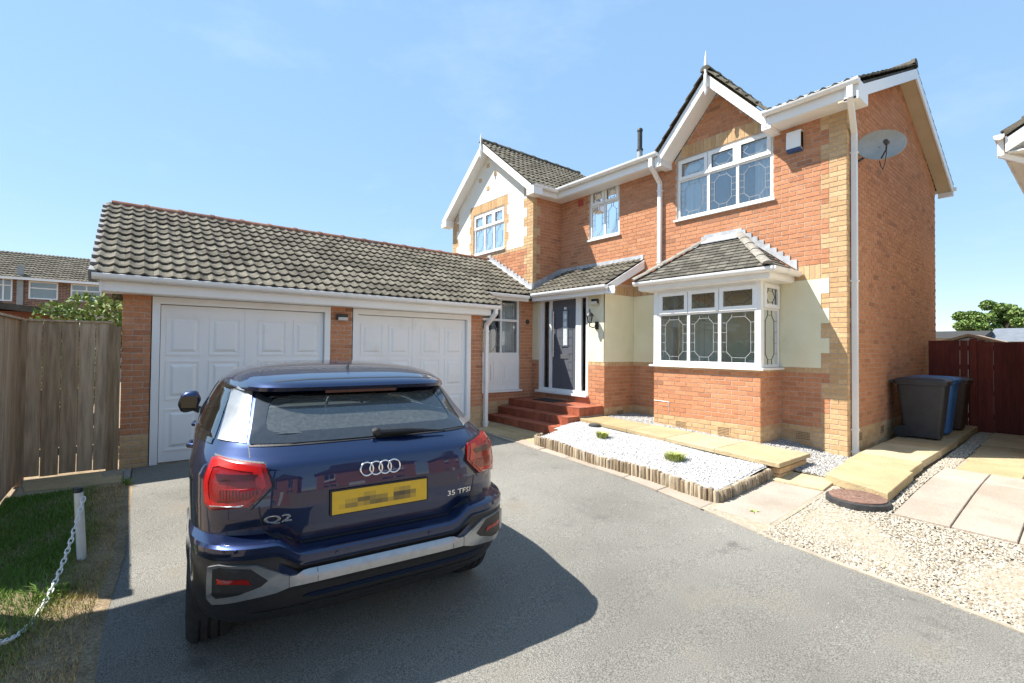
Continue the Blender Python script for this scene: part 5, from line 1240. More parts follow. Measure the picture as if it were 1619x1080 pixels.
C_RED2 = pmat('lamp_bright_red', (0.44, 0.009, 0.010), (0.52, 0.012, 0.012), 50, 0.22, coat=0.25)
C_REDD = pmat('lamp_dark_red', (0.05, 0.004, 0.004), (0.08, 0.006, 0.006), 90, 0.3, coat=0.25)
C_SEAT = pmat('seat_cloth', (0.016, 0.016, 0.018), (0.03, 0.03, 0.032), 40, 0.9)
C_LINING = pmat('grey_lining', (0.10, 0.10, 0.10), (0.14, 0.14, 0.14), 20, 0.9)
C_FRIT = pmat('frit_black', (0.022, 0.024, 0.026), (0.03, 0.032, 0.034), 30, 0.06, coat=1.0)
C_GLASS = glassmat('car_glass', (0.80, 0.87, 0.85), 0.08, ior=1.55)
C_GLASSR = glassmat('dusty_car_glass', (0.80, 0.87, 0.85), 0.06, ior=1.5, dust=0.13)

TAB = [  # z, rear x, half width, rear exponent, front x
 (0.20, -0.32, 0.79, 4.6, -3.95), (0.26, -0.20, 0.845, 4.8, -4.05), (0.31, -0.13, 0.87, 5.0, -4.12), (0.37, -0.085, 0.882, 5.1, -4.16), (0.43, -0.055, 0.888, 5.2, -4.19),
 (0.475, -0.035, 0.892, 5.3, -4.2), (0.498, -0.012, 0.894, 5.3, -4.2), (0.550, -0.012, 0.896, 5.3, -4.2), (0.556, -0.050, 0.896, 5.3, -4.2), (0.580, -0.050, 0.897, 5.3, -4.2), (0.586, -0.016, 0.897, 5.3, -4.2),
 (0.610, -0.004, 0.898, 5.3, -4.2), (0.640, -0.004, 0.899, 5.2, -4.2), (0.652, -0.020, 0.899, 5.1, -4.19), (0.660, -0.070, 0.900, 4.9, -4.19), (0.668, -0.108, 0.900, 4.7, -4.19),
 (0.74, -0.096, 0.902, 4.5, -4.17), (0.84, -0.097, 0.905, 4.4, -4.10), (0.93, -0.106, 0.906, 4.35, -3.95), (1.00, -0.119, 0.905, 4.3, -3.6), (1.050, -0.131, 0.901, 4.3, -3.3), (1.062, -0.137, 0.899, 4.25, -3.2),
 (1.085, -0.168, 0.895, 4.2, -3.1), (1.112, -0.217, 0.888, 4.15, -3.04), (1.138, -0.265, 0.878, 4.15, -2.98), (1.20, -0.345, 0.856, 4.2, -2.84), (1.30, -0.475, 0.812, 4.9, -2.58), (1.385, -0.585, 0.768, 5.6, -2.36),
 (1.398, -0.600, 0.760, 5.6, -2.32), (1.402, -0.500, 0.758, 6.0, -2.31), (1.425, -0.485, 0.745, 6.0, -2.25), (1.445, -0.51, 0.730, 5.6, -2.2), (1.470, -0.60, 0.698, 5.0, -2.12), (1.492, -0.72, 0.655, 4.0, -2.05),
 (1.512, -0.88, 0.595, 3.6, -2.0), (1.530, -1.08, 0.49, 3.2, -1.95), (1.545, -1.30, 0.34, 2.8, -1.9), (1.553, -1.48, 0.18, 2.4, -1.86), (1.556, -1.58, 0.05, 2.2, -1.8)]
TZ = np.array([t[0] for t in TAB]); TC = [np.array([t[k] for t in TAB]) for k in range(5)]
def row(z): return [float(np.interp(z, TZ, c)) for c in TC]
def smn(t): t = np.clip(t, 0, 1); return t * t * (3 - 2 * t)
def winz(z): return float(np.clip((z - 0.50) / 0.05, 0, 1)) if z < 0.6 else (1.0 if z < 0.70 else float(1 - smn((z - 0.70) / 0.24)))
def dzw(x, y, z): return 0.068 * float(smn((abs(y) - 0.40) / 0.13)) * winz(z) * float(smn((x + 0.95) / 0.45))
FI = np.concatenate([np.linspace(0, 0.02, 20) ** 1, np.linspace(0.0205, math.pi / 2, 220)])
FI = (np.linspace(0, 1, 260) ** 2.2) * math.pi / 2
def half(z):
    """half outline at height z from rear centre round to front centre: dense (x, y) polyline and arc length"""
    _, xr, w, n, xf = row(z); a = min(1.0, (xr - xf) * 0.45); c = xr - a; cf = xf + a
    y = w * np.sin(FI) ** (2 / n); x = c + a * np.cos(FI) ** (2 / n)
    xs = np.linspace(c, cf, 60)[1:-1]; f2 = FI[::-1]
    nf = 3.0; yf = w * np.sin(f2) ** (2 / nf); xff = cf - a * np.cos(f2) ** (2 / nf)
    X = np.concatenate([x, xs, xff]); Y = np.concatenate([y, np.full(len(xs), w), yf])
    s = np.concatenate([[0], np.cumsum(np.hypot(np.diff(X), np.diff(Y)))])
    iR, iF = len(x) - 1, len(x) + len(xs)
    return X, Y, s, s[iR], s[iF]
_hc = {}
_half0 = half
def half(z):
    X, Y, s, sR, sF = _half0(z); k = float(np.interp(z, [1.0, 1.14, 1.30, 1.385, 1.45, 1.50, 1.56], [0.0, 0.05, 0.12, 0.165, 0.165, 0.13, 0.05]))
    Y = Y * (1 - k * smn((X + 1.45) / 0.95)); t = np.concatenate([[0], np.cumsum(np.hypot(np.diff(X), np.diff(Y)))])
    return X, Y, t, float(np.interp(sR, s, t)), float(np.interp(sF, s, t))
def halfc(z):
    k = round(z, 4)
    if k not in _hc: _hc[k] = half(k)
    return _hc[k]
def fx(x, y, zb):
    """the slot above the silver bar closes towards the corners"""
    if not 0.549 < zb < 0.588 or x < -0.5: return 0.0
    return max(0.0, -0.013 - row(zb)[1]) * float(smn((abs(y) - 0.40) / 0.13))
def S0(s, z):
    """surface point at signed arc length s (from the rear centre line) and true height z"""
    sg = 1 if s >= 0 else -1; zb = z
    for _ in range(6):
        X, Y, A, _, _ = halfc(zb); x = np.interp(abs(s), A, X); y = np.interp(abs(s), A, Y); zb = z - dzw(x, y, zb)
    X, Y, A, _, _ = halfc(zb)
    x, y = float(np.interp(abs(s), A, X)), float(np.interp(abs(s), A, Y))
    return Vector((x + fx(x, y, zb), sg * y, z))
def S(s, z, off=0.0):
    p = S0(s, z)
    if not off: return p
    e = 0.006; ds = S0(s + e, z) - S0(s - e, z); dz = S0(s, min(z + e, 1.55)) - S0(s, z - e)
    n = ds.cross(dz); n.normalize()
    if n.dot(Vector((p.x + 1.6, p.y, 0.0))) < 0: n = -n
    return p + n * off
def sx_at(x, z):
    X, Y, A, _, _ = halfc(z); k = int(np.argmax(X < x)) if (X < x).any() else len(X) - 1
    return float(A[k])
def sy_at(y, z):
    X, Y, A, a, _ = halfc(z); m = int(np.argmax(Y > y)) if (Y > y).any() else 0
    return float(A[m])
# ---- shell
zz = []
for a, c in zip(TZ, TZ[1:]):
    n = max(1, int(math.ceil((c - a) / 0.018))); zz += [a + (c - a) * k / n for k in range(n)]
zz.append(TZ[-1]); zz = np.array(zz)
K1, K2, K3 = 60, 70, 26
b = MB(); I = []
for z in zz:
    X, Y, A, sR, sF = half(z)
    ss = np.concatenate([np.linspace(0, sR, K1, endpoint=False), np.linspace(sR, sF, K2, endpoint=False), np.linspace(sF, A[-1], K3)])
    x = np.interp(ss, A, X); y = np.interp(ss, A, Y)
    loop = [(x[k], y[k]) for k in range(len(ss))] + [(x[k], -y[k]) for k in range(len(ss) - 2, 0, -1)]
    I.append([b.v((px + fx(px, py, z), py, z + dzw(px, py, z))) for px, py in loop])
GLR = [(-0.605, 1.165), (0.605, 1.165), (0.545, 1.372), (-0.545, 1.372)]
SWIN = [[(-0.68, 1.165), (-0.95, 1.385), (-1.58, 1.42), (-1.55, 1.135)], [(-1.66, 1.13), (-1.66, 1.415), (-2.08, 1.39), (-2.62, 1.13)]]
WSH = [(-0.62, 1.13), (0.62, 1.13), (0.5, 1.40), (-0.5, 1.40)]
WHX, WHZ, WHR = (-0.765, -3.36), 0.325, 0.372
nl = len(I[0])
for r in range(len(zz) - 1):
    for j in range(nl):
        q = (I[r][j], I[r][(j + 1) % nl], I[r + 1][(j + 1) % nl], I[r + 1][j])
        c = [sum(b.V[i][k] for i in q) / 4 for k in range(3)]; zm = (zz[r] + zz[r + 1]) / 2
        if c[0] > -0.9 and in_poly(c[1], c[2], GLR) and abs(c[1]) < 0.62: continue
        if abs(c[1]) > 0.3 and any(in_poly(c[0], c[2], w) for w in SWIN): continue
        if c[0] < -2.2 and in_poly(c[1], c[2], WSH) and c[2] > 1.13: continue
        if abs(c[1]) > 0.55 and any(math.hypot(c[0] - wx, c[2] - WHZ) < WHR for wx in WHX): continue
        m = 0
        if zm < 0.33 or (zm < 0.498 and c[0] > -0.42): m = 1
        if 0.550 < zm < 0.586 and c[0] > -0.33: m = 1
        if 0.498 <= zm <= 0.586 and abs(c[1]) > 0.50 and c[0] > -0.30: m = 1
        b.f(q, m)
b.f(I[-1]); b.f(I[0][::-1], 1)
body = b.build('body', [C_PAINT, C_BLACK], car, smooth=True, sharp=28)

def row_range(poly, z):
    xs = []
    n = len(poly)
    for i in range(n):
        (a, z1), (c, z2) = poly[i], poly[(i + 1) % n]
        if abs(z1 - z2) < 1e-9:
            if abs(z - z1) < 1e-9: xs += [a, c]
        elif min(z1, z2) - 1e-9 <= z <= max(z1, z2) + 1e-9: xs.append(a + (c - a) * (z - z1) / (z2 - z1))
    return min(xs), max(xs)
def patch(name, poly, mat, parent=None, off=0.004, th=0.006, ds=0.03, dz=0.02, smooth=True):
    """a piece that lies on the bodywork: polygon in (arc length, height), wider than tall or not, single span per height"""
    zs = sorted({round(p[1], 5) for p in poly}); Z = []
    for a, c in zip(zs, zs[1:]):
        n = max(1, int(math.ceil((c - a) / dz))); Z += [a + (c - a) * k / n for k in range(n)]
    Z.append(zs[-1]); L = [row_range(poly, z) for z in Z]; n = max(2, int(math.ceil(max(c - a for a, c in L) / ds)))
    b = MB(); P = [[S(a + (c - a) * j / n, z, off) for j in range(n + 1)] for z, (a, c) in zip(Z, L)]
    b.grid(P)
    if th:
        edge = [(0, j) for j in range(n + 1)] + [(i, n) for i in range(1, len(Z))] + [(len(Z) - 1, j) for j in range(n - 1, -1, -1)] + [(i, 0) for i in range(len(Z) - 2, 0, -1)]
        pts = []
        for i, j in edge:
            a, c = L[i]; pts.append((P[i][j], S(a + (c - a) * j / n, Z[i], off - th)))
        for k in range(len(pts)):
            (p, q), (p2, q2) = pts[k], pts[(k + 1) % len(pts)]; b.poly([p, q, q2, p2])
    return b.build(name, mat, parent or car, smooth=smooth, sharp=40)
def ringp(name, outer, inner, mat, parent=None, off=0.005, offi=None, th=0.008, m=6):
    """frame between two outlines of equal length"""
    b = MB(); n = len(outer); O = []; Q = []
    for k in range(n):
        for j in range(m):
            t = j / m; f = lambda P: (P[k][0] * (1 - t) + P[(k + 1) % n][0] * t, P[k][1] * (1 - t) + P[(k + 1) % n][1] * t)
            O.append(f(outer)); Q.append(f(inner))
    oi = off if offi is None else offi
    o0 = [b.v(S(*p, off - th)) for p in O]; o1 = [b.v(S(*p, off)) for p in O]; i1 = [b.v(S(*p, oi)) for p in Q]; i0 = [b.v(S(*p, oi - th)) for p in Q]
    N = len(O)
    for k in range(N):
        e = (k + 1) % N; b.f((o0[k], o0[e], o1[e], o1[k])); b.f((o1[k], o1[e], i1[e], i1[k])); b.f((i1[k], i1[e], i0[e], i0[k]))
    return b.build(name, mat, parent or car, smooth=True, sharp=35)
def stroke(name, pts, mat, w=0.006, off=0.0012, parent=None, step=0.02):
    b = MB(); Q = []
    for (a, c) in zip(pts, pts[1:]):
        n = max(1, int(math.hypot(c[0] - a[0], c[1] - a[1]) / step)); Q += [(a[0] + (c[0] - a[0]) * k / n, a[1] + (c[1] - a[1]) * k / n) for k in range(n)]
    Q.append(pts[-1]); rows = []
    for k, q in enumerate(Q):
        a, c = Q[max(0, k - 1)], Q[min(len(Q) - 1, k + 1)]; d = Vector((c[0] - a[0], c[1] - a[1])); d.normalize(); nx, nz = -d.y * w / 2, d.x * w / 2
        rows.append([S(q[0] + nx, q[1] + nz, off), S(q[0] - nx, q[1] - nz, off)])
    b.grid(rows); return b.build(name, mat, parent or car)
mir = lambda P, s: [(s * a, c) for a, c in P] if s > 0 else [(-a, c) for a, c in P][::-1]

# ---- rear glass: black band round a clear pane
go = [(-0.645, 1.139), (0.645, 1.139), (0.592, 1.396), (-0.592, 1.396)]; gi = [(-0.565, 1.190), (0.565, 1.190), (0.515, 1.360), (-0.515, 1.360)]
def chamf(P, r):
    out = []
    n = len(P)
    for k in range(n):
        p, a, c = Vector(P[k]), Vector(P[k - 1]), Vector(P[(k + 1) % n])
        u, v = (a - p).normalized() * r, (c - p).normalized() * r
        out += [tuple(p + u), tuple(p + u * 0.3 + v * 0.3), tuple(p + v)]
    return out
gl_o = ringp('rear_window_band', chamf(go, 0.012), chamf(gi, 0.05), C_FRIT, off=0.009, th=0.010)
pane = patch('rear_window', [(-0.57, 1.183), (0.57, 1.183), (0.52, 1.367), (-0.52, 1.367)], C_GLASSR, off=0.006, th=0)
stroke('window_seal', [(-0.648, 1.136), (0.648, 1.136)], C_BLACK, 0.008, 0.0035)
# ---- third brake light under the spoiler lip
b = MB(); b.box(-0.525, -0.515, -0.22, 0.22, 1.385, 1.401); b.build('brake_light', C_REDD, car)
# ---- wiper
b = MB(); P0 = S(sy_at(0.02, 1.15), 1.150, 0.02); P1 = S(0.31, 1.135, 0.028); P2 = S(0.45, 1.125, 0.022)
b.tube([P0, P0 * 0.4 + P1 * 0.6 + Vector((0.006, 0, 0.004)), P1], [0.020, 0.017, 0.010], 8); b.tube([P1, P2], [0.007, 0.004], 6); b.lathe([(0.026, -0.02), (0.026, 0.012), (0.018, 0.02)], P0, 'X', 14)
b.build('rear_wiper', C_BLACK, car, smooth=True, sharp=40)
# ---- tail lamps
for sg in (-1, 1):
    so_ = sx_at(-0.31, 0.96)
    lp = [(0.568, 1.060), (0.540, 0.967), (0.642, 0.872), (so_ - 0.05, 0.856), (so_, 0.885), (so_ + 0.015, 0.98), (so_ - 0.01, 1.080), (so_ - 0.06, 1.088)]
    lo = patch('tail_light', mir(lp, sg), C_RED, off=0.016, th=0.022)
    cx, cz = sum(p[0] for p in lp) / 8, sum(p[1] for p in lp) / 8
    sc = lambda f, P=lp: [(cx + (a - cx) * f, cz + (c - cz) * f) for a, c in P]
    ringp('light_guide', mir(sc(0.90), sg), mir(sc(0.70), sg), C_RED2, lo, off=0.0195, offi=0.0185, th=0.004, m=3)
    u = lambda fa, fc: (0.545 + (so_ - 0.545) * fa, 0.856 + 0.228 * fc)
    patch('light_insert', mir([u(0.16, 0.73), u(0.22, 0.62), u(0.74, 0.60), u(0.80, 0.73)], sg), C_REDD, lo, off=0.0205, th=0.003)
    patch('light_insert', mir([u(0.14, 0.47), u(0.10, 0.36), u(0.30, 0.22), u(0.76, 0.22), u(0.70, 0.44)], sg), C_RED, lo, off=0.0205, th=0.003)
    for k in range(12):
        q = 0.18 + 0.046 * k; stroke('light_rib', mir([u(q, 0.25 if q > 0.27 else 0.33), u(q, 0.43)], sg), C_REDD, 0.005, 0.021, lo, 0.05)
    patch('clear_strip', mir([u(0.40, 0.085), u(0.86, 0.065), u(0.88, 0.10), u(0.34, 0.125)], sg), C_SILVER, lo, off=0.0205, th=0.003)
    stroke('shut_line', mir([(so_ - 0.01, 1.096), (0.575, 1.072), (0.528, 0.968), (0.634, 0.860)], sg), C_BLACK, 0.008, 0.002)
    # silver bumper surround with dark grille and reflector
    oo = [(0.470, 0.553), (0.610, 0.628), (0.775, 0.640), (0.832, 0.625), (0.838, 0.470), (0.805, 0.438), (0.470, 0.502)]
    ii = [(0.560, 0.548), (0.634, 0.612), (0.772, 0.625), (0.812, 0.612), (0.814, 0.484), (0.792, 0.466), (0.590, 0.524)]
    ringp('bumper_trim', mir(oo, sg), mir(ii, sg), C_SILVER, off=0.014, offi=0.004, th=0.016)
    gr = patch('bumper_grille', mir(ii, sg), C_BLACK, off=0.004, th=0)
    patch('reflector', mir([(0.632, 0.540), (0.785, 0.548), (0.785, 0.572), (0.650, 0.566)], sg), C_RED, gr, off=0.008, th=0.006)
    stroke('shut_line', mir([(0.648, 1.136), (0.642, 1.090)], sg), C_BLACK, 0.005)
    stroke('shut_line', mir([(0.600, 0.872), (0.588, 0.80), (0.572, 0.748), (0.545, 0.733), (0.50, 0.722), (0.44, 0.690), (0.40, 0.668)], sg), C_BLACK, 0.007)
    # silver roof-pillar blade and side windows
    se = lambda x, z: sx_at(x, z)
    bl = [(0.662, 1.146), (se(-0.55, 1.15), 1.15), (se(-0.86, 1.415), 1.415), (0.625, 1.392)]
    patch('pillar_blade', mir(bl, sg), C_SILVER, off=0.006, th=0.008)
    for w, wo in zip(SWIN, ([(-0.585, 1.145), (-0.90, 1.408), (-1.60, 1.438), (-1.60, 1.12)], [(-1.61, 1.12), (-1.61, 1.438), (-2.12, 1.41), (-2.72, 1.115)])):
        o_ = [(se(x, z), z) for x, z in wo]; cxm = sum(p[0] for p in wo) / 4; czm = sum(p[1] for p in wo) / 4
        i_ = [(se(cxm + (x - cxm) * 0.86, czm + (z - czm) * 0.84), czm + (z - czm) * 0.84) for x, z in wo]
        ringp('side_window_trim', mir(o_, sg), mir(i_, sg), C_GLOSS, off=0.004, th=0.005); patch('side_window', mir([(se(cxm + (x - cxm) * 0.9, czm + (z - czm) * 0.88), czm + (z - czm) * 0.88) for x, z in wo], sg), C_GLASS, off=0.001, th=0)
    stroke('belt_trim', mir([(se(-0.58, 1.138), 1.138), (se(-1.6, 1.112), 1.112), (se(-2.7, 1.10), 1.10)], sg), C_GLOSS, 0.022, 0.005)
    stroke('shut_line', mir([(se(-1.05, 1.12), 1.12), (se(-1.10, 0.95), 0.95), (se(-1.14, 0.72), 0.72), (se(-1.22, 0.45), 0.45)], sg), C_BLACK, 0.006)
    stroke('shut_line', mir([(se(-1.62, 1.11), 1.11), (se(-1.66, 0.45), 0.45)], sg), C_BLACK, 0.006)
    for x in (-1.28, -2.28):
        b = MB(); y = sg * 0.892; b.tube([(x, y + sg * 0.0, 1.0), (x - 0.02, y + sg * 0.03, 1.0), (x - 0.19, y + sg * 0.032, 0.995), (x - 0.21, y, 0.995)], [0.016, 0.017, 0.016, 0.014], 8); b.build('door_handle', C_PAINT, car, smooth=True, sharp=50)
    # wheel arch cladding and liner
    for wx in WHX:
        b = MB(); R0 = []
        for k in range(25):
            a = R(-18 + 216 * k / 24); ca, sa = math.cos(a), math.sin(a); r_ = []
            for rr, o in ((0.362, -0.10), (0.362, 0.006), (0.40, 0.009), (0.408, -0.006)):
                x, z = wx + rr * ca, max(0.2, WHZ + rr * sa); Xh, Yh, Ah, _, _ = halfc(z); y = float(Yh[int(np.argmin(abs(Xh - x)))]); r_.append((x, sg * (y + o), z))
            R0.append(r_)
        b.grid(R0); b.build('wheel_arch', C_BLACK, car, smooth=True, sharp=40)
        b = MB(); b.grid([[(wx + 0.37 * math.cos(R(-10 + 200 * k / 16)), sg * y, max(0.2, WHZ + 0.37 * math.sin(R(-10 + 200 * k / 16)))) for y in (0.50, 0.86)] for k in range(17)]); b.build('wheel_arch_liner', C_BLACK, car)
        t = MB(); y0 = 0.685
        t.lathe([(0.215, 0.01), (0.30, 0.0), (0.326, 0.02), (0.335, 0.04), (0.335, 0.056), (0.327, 0.058), (0.327, 0.066), (0.335, 0.068), (0.335, 0.098), (0.327, 0.10), (0.327, 0.112), (0.335, 0.114), (0.335, 0.144), (0.327, 0.146), (0.327, 0.154), (0.335, 0.156), (0.335, 0.17), (0.326, 0.195), (0.30, 0.212), (0.228, 0.206), (0.222, 0.19), (0.222, 0.02)], (wx, sg * y0 if sg > 0 else -y0 - 0.212, WHZ + 0.01), 'Y', 40, closed=True)
        tw_ = t.build('wheel', M['rubber'], car, smooth=True, sharp=35)
        t = MB(); yy = sg * (y0 + 0.185)
        t.lathe([(0.222, 0.0), (0.222, 0.012), (0.205, 0.012), (0.205, -0.06), (0.19, -0.10)] if sg > 0 else [(0.222, 0.0), (0.222, -0.012), (0.205, -0.012), (0.205, 0.06), (0.19, 0.10)], (wx, yy, WHZ + 0.01), 'Y', 36)
        for k in range(5):
            a = 2 * math.pi * k / 5 + 0.3
            for dd in (-0.16, 0.16):
                p, q = Vector((wx + 0.03 * math.cos(a), yy, WHZ + 0.01 + 0.03 * math.sin(a))), Vector((wx + 0.212 * math.cos(a + dd), yy, WHZ + 0.01 + 0.212 * math.sin(a + dd))); t.tube([p, q], 0.014, 6)
        t.lathe([(0.045, -0.015), (0.045, 0.015)], (wx, yy, WHZ + 0.01), 'Y', 16); t.build('rim', C_SILVER, tw_, smooth=True, sharp=40)
    # door mirror
    b = MB(); mc = Vector((-2.66, sg * 0.965, 1.160)); P = []
    for i in range(9):
        f = -1 + 2 * i / 8; ring_ = []
        for j in range(16):
            a = 2 * math.pi * j / 16; k = max(0.02, (1 - abs(f) ** 3.0)) ** 0.5
            ring_.append(mc + Vector((0.075 * k * math.cos(a) * (1.25 if math.cos(a) < 0 else 0.7), sg * 0.085 * f, 0.094 * k * math.sin(a) - 0.02 * f)))
        P.append(ring_)
    for i in range(8):
        pass
    b.grid(P, close_u=True)
    b.M = [0 if sum(b.V[i][2] for i in f) / 4 > 1.168 else 1 for f in b.F]
    mo = b.build('door_mirror', [C_PAINT, C_BLACK], car, smooth=True)
    b = MB(); b.tube([(-2.66, sg * 0.86, 1.07), (-2.66, sg * 0.93, 1.10)], [0.035, 0.028], 8); b.build('mirror_arm', C_BLACK, mo)
    b = MB(); b.hexa([mc + Vector((0.050, sg * -0.06, -0.055)), mc + Vector((0.050, sg * 0.06, -0.05)), mc + Vector((0.050, sg * 0.06, 0.05)), mc + Vector((0.050, sg * -0.06, 0.05)), mc + Vector((0.056, sg * -0.06, -0.055)), mc + Vector((0.056, sg * 0.06, -0.05)), mc + Vector((0.056, sg * 0.06, 0.05)), mc + Vector((0.056, sg * -0.06, 0.05))]); b.build('mirror_glass', C_GLOSS, mo)
stroke('shut_line', [(-0.40, 0.6675), (0.40, 0.6675)], C_BLACK, 0.006, 0.003)
# centre bar of the bumper trim, blue lower lip, black valance
patch('bumper_bar', [(-0.468, 0.502), (0.468, 0.502), (0.468, 0.552), (-0.468, 0.552)], C_SILVER, off=0.012, th=0.014)
for s in (-0.34, 0.40): stroke('bar_joint', [(s, 0.503), (s, 0.551)], C_BLACK, 0.003, 0.0128)
patch('bumper_lip', [(-0.40, 0.418), (-0.34, 0.402), (0.56, 0.402), (0.66, 0.428), (0.40, 0.428), (-0.36, 0.428)], C_PAINT, off=0.006, th=0.008)
stroke('valance_line', [(-0.62, 0.36), (0.62, 0.36)], C_GLOSS, 0.01, 0.004)
for s in (-0.70, -0.25, 0.25, 0.70):
    b = MB(); q = S(s, 0.70 if abs(s) > 0.5 else 0.62, 0.002); b.lathe([(0.010, 0), (0.009, 0.003)], q, 'X', 14); b.build('parking_sensor', C_PAINT, car, smooth=True, sharp=40)
# ---- number plate (its characters are blurred in the photograph)
pc = S(0, 0.845, 0); ptl = 0.02
def plate_pt(y, z, d=0): return Vector((pc.x + 0.014 + (z - 0.845) * -0.05 + d, y, z))
b = MB(); b.prism([plate_pt(-0.272, 0.780, -0.008), plate_pt(0.272, 0.780, -0.008), plate_pt(0.272, 0.912, -0.008), plate_pt(-0.272, 0.912, -0.008)], (0.007, 0, 0)); pl = b.build('number_plate', C_BLACK, car)
b = MB(); pat = {(2, 1): .55, (3, 1): .6, (2, 2): .25, (4, 2): .75, (5, 2): .8, (6, 2): .6, (6, 1): .75, (7, 1): .8, (8, 1): .7, (5, 1): .45, (4, 1): .3, (8, 2): .45, (9, 1): .35, (7, 2): .5, (10, 2): .9, (11, 2): .95, (12, 2): .85, (10, 1): .75, (11, 1): .7, (12, 1): .6, (13, 2): .55, (13, 1): .3, (11, 3): .4, (12, 3): .35, (10, 3): .25, (3, 2): .3, (1, 1): .15, (5, 3): .3, (6, 3): .25}
nc, nr = 16, 5
for i in range(nc):
    for j in range(nr):
        b.t = pat.get((i, j), random.uniform(0, 0.06)); y0, y1 = -0.262 + 0.524 * i / nc, -0.262 + 0.524 * (i + 1) / nc; z0, z1 = 0.787 + 0.118 * j / nr, 0.787 + 0.118 * (j + 1) / nr
        b.poly([plate_pt(y0, z0, 0.0012), plate_pt(y1, z0, 0.0012), plate_pt(y1, z1, 0.0012), plate_pt(y0, z1, 0.0012)])
b.build('plate_face', pmat('yellow_plate', (1, 1, 1), None, 5, 0.3, tint=[(0.0, (0.72, 0.43, 0.015)), (0.5, (0.33, 0.21, 0.03)), (1.0, (0.06, 0.045, 0.025))], coat=0.4), pl, tint=True)
# ---- badges
b = MB(); rz = 0.995
for k in range(4):
    cy = 0.0 + (k - 1.5) * 0.0505; rr = 0.0345; seg = 28; rings = []
    for i in range(seg):
        a = 2 * math.pi * i / seg; q = S(cy + rr * math.cos(a), rz + rr * math.sin(a), 0.006); rad = Vector((0, math.cos(a), math.sin(a)))
        rings.append([q + rad * (0.0052 * math.cos(t)) + Vector((1, 0, 0)) * (0.0045 * math.sin(t)) for t in [2 * math.pi * j / 6 for j in range(6)]])
    rings.append(rings[0]); b.grid(rings, close_u=True)
b.build('ring_badge', C_CHROME, car, smooth=True)
def badge(txt, y0, y1, z0, h, ws=1.0):
    cu = bpy.data.curves.new('badge_text', 'FONT'); cu.body = txt; cu.size = 1.0; cu.extrude = 0.06; cu.bevel_depth = 0.012; cu.resolution_u = 3
    to = bpy.data.objects.new('badge_text', cu); COL.objects.link(to); bpy.context.view_layer.update()
    me = bpy.data.meshes.new_from_object(to.evaluated_get(bpy.context.evaluated_depsgraph_get())); bpy.data.objects.remove(to)
    co = np.array([v.co[:] for v in me.vertices]); mn, mx_ = co.min(0), co.max(0)
    for v, c in zip(me.vertices, co):
        yy = y0 + (c[0] - mn[0]) / (mx_[0] - mn[0]) * (y1 - y0); z = z0 + (c[1] - mn[1]) / (mx_[1] - mn[1]) * h
        q = S(yy, z, 0.001 + (c[2] - mn[2]) / (mx_[2] - mn[2]) * 0.006); v.co = q
    me.materials.clear(); me.materials.append(C_CHROME); o = bpy.data.objects.new('badge', me); put(o, car)
badge('Q2', -0.575, -0.452, 0.782, 0.042); badge('35 TFSI', 0.402, 0.566, 0.778, 0.030)
# ---- roof: aerial fin, black panoramic-looking seams, spoiler seam
b = MB(); xb = -0.86; P = []
for i in range(7):
    t = i / 6; zt = 1.512 + 0.008; P.append([(xb - 0.17 + 0.17 * t + 0.0, sgy * 0.022 * math.sin(math.pi * min(1, 0.12 + t)) * k, 1.505 + 0.075 * (t ** 1.6) * (1 - k) * (0.95 if t < 1 else 0.85)) for k, sgy in ((1, -1), (0.55, -1), (0.0, 1), (0.55, 1), (1, 1))])
b.grid(P); b.poly(P[-1]); b.build('roof_aerial', C_BLACK, car, smooth=True, sharp=40)
stroke('roof_seam', [(sy_at(0.0, 1.468), 1.468), (0.3, 1.466), (0.5, 1.456)], C_BLACK, 0.005, 0.001); stroke('roof_seam', [(-0.0001, 1.468), (-0.3, 1.466), (-0.5, 1.456)], C_BLACK, 0.005, 0.001)
# ---- windscreen and cabin
b = MB(); P = []
for z in np.linspace(1.10, 1.43, 8):
    X, Y, A, _, sF = halfc(z); hw = 0.66 - 0.35 * (z - 1.10); rw = []
    for j in range(13):
        y = -hw + 2 * hw * j / 12; i0 = int(np.argmin(abs(Y[-200:] - abs(y)))); rw.append((float(X[-200:][i0]) + 0.004, y, z))
    P.append(rw)
b.grid(P); b.build('windscreen', C_GLASS, car, smooth=True)
b = MB(); b.box(-3.0, -0.55, -0.70, 0.70, 0.32, 0.45); b.box(-3.05, -2.72, -0.72, 0.72, 0.60, 1.06); b.box(-1.02, -0.42, -0.62, 0.62, 1.02, 1.05); b.box(-1.15, -0.98, -0.64, 0.64, 0.5, 1.10); b.build('cabin', C_SEAT, car)
def seat(x, y, w, ztop, head=True):
    b = MB(); b.hexa([(x - 0.02, y - w, 0.55), (x + 0.10, y - w, 0.55), (x + 0.10, y + w, 0.55), (x - 0.02, y + w, 0.55), (x + 0.13, y - w * 0.85, ztop), (x + 0.22, y - w * 0.85, ztop), (x + 0.22, y + w * 0.85, ztop), (x + 0.13, y + w * 0.85, ztop)])
    b.box(x - 0.5, x + 0.05, y - w, y + w, 0.5, 0.66); so2 = b.build('seat', C_SEAT, car)
    b = MB(); P = []
    for i in range(7):
        f = -1 + 2 * i / 6; k = (1 - abs(f) ** 3 * 0.9) ** 0.5; P.append([(x + 0.19 + 0.05 * k * math.cos(2 * math.pi * j / 12), y + 0.125 * f, ztop + 0.11 + 0.085 * k * math.sin(2 * math.pi * j / 12)) for j in range(12)])
    b.grid(P, close_u=True); b.poly(P[0]); b.poly(P[-1][::-1]); b.build('headrest', C_SEAT, so2, smooth=True, sharp=60)
seat(-2.10, -0.36, 0.25, 1.14); seat(-2.10, 0.36, 0.25, 1.14)
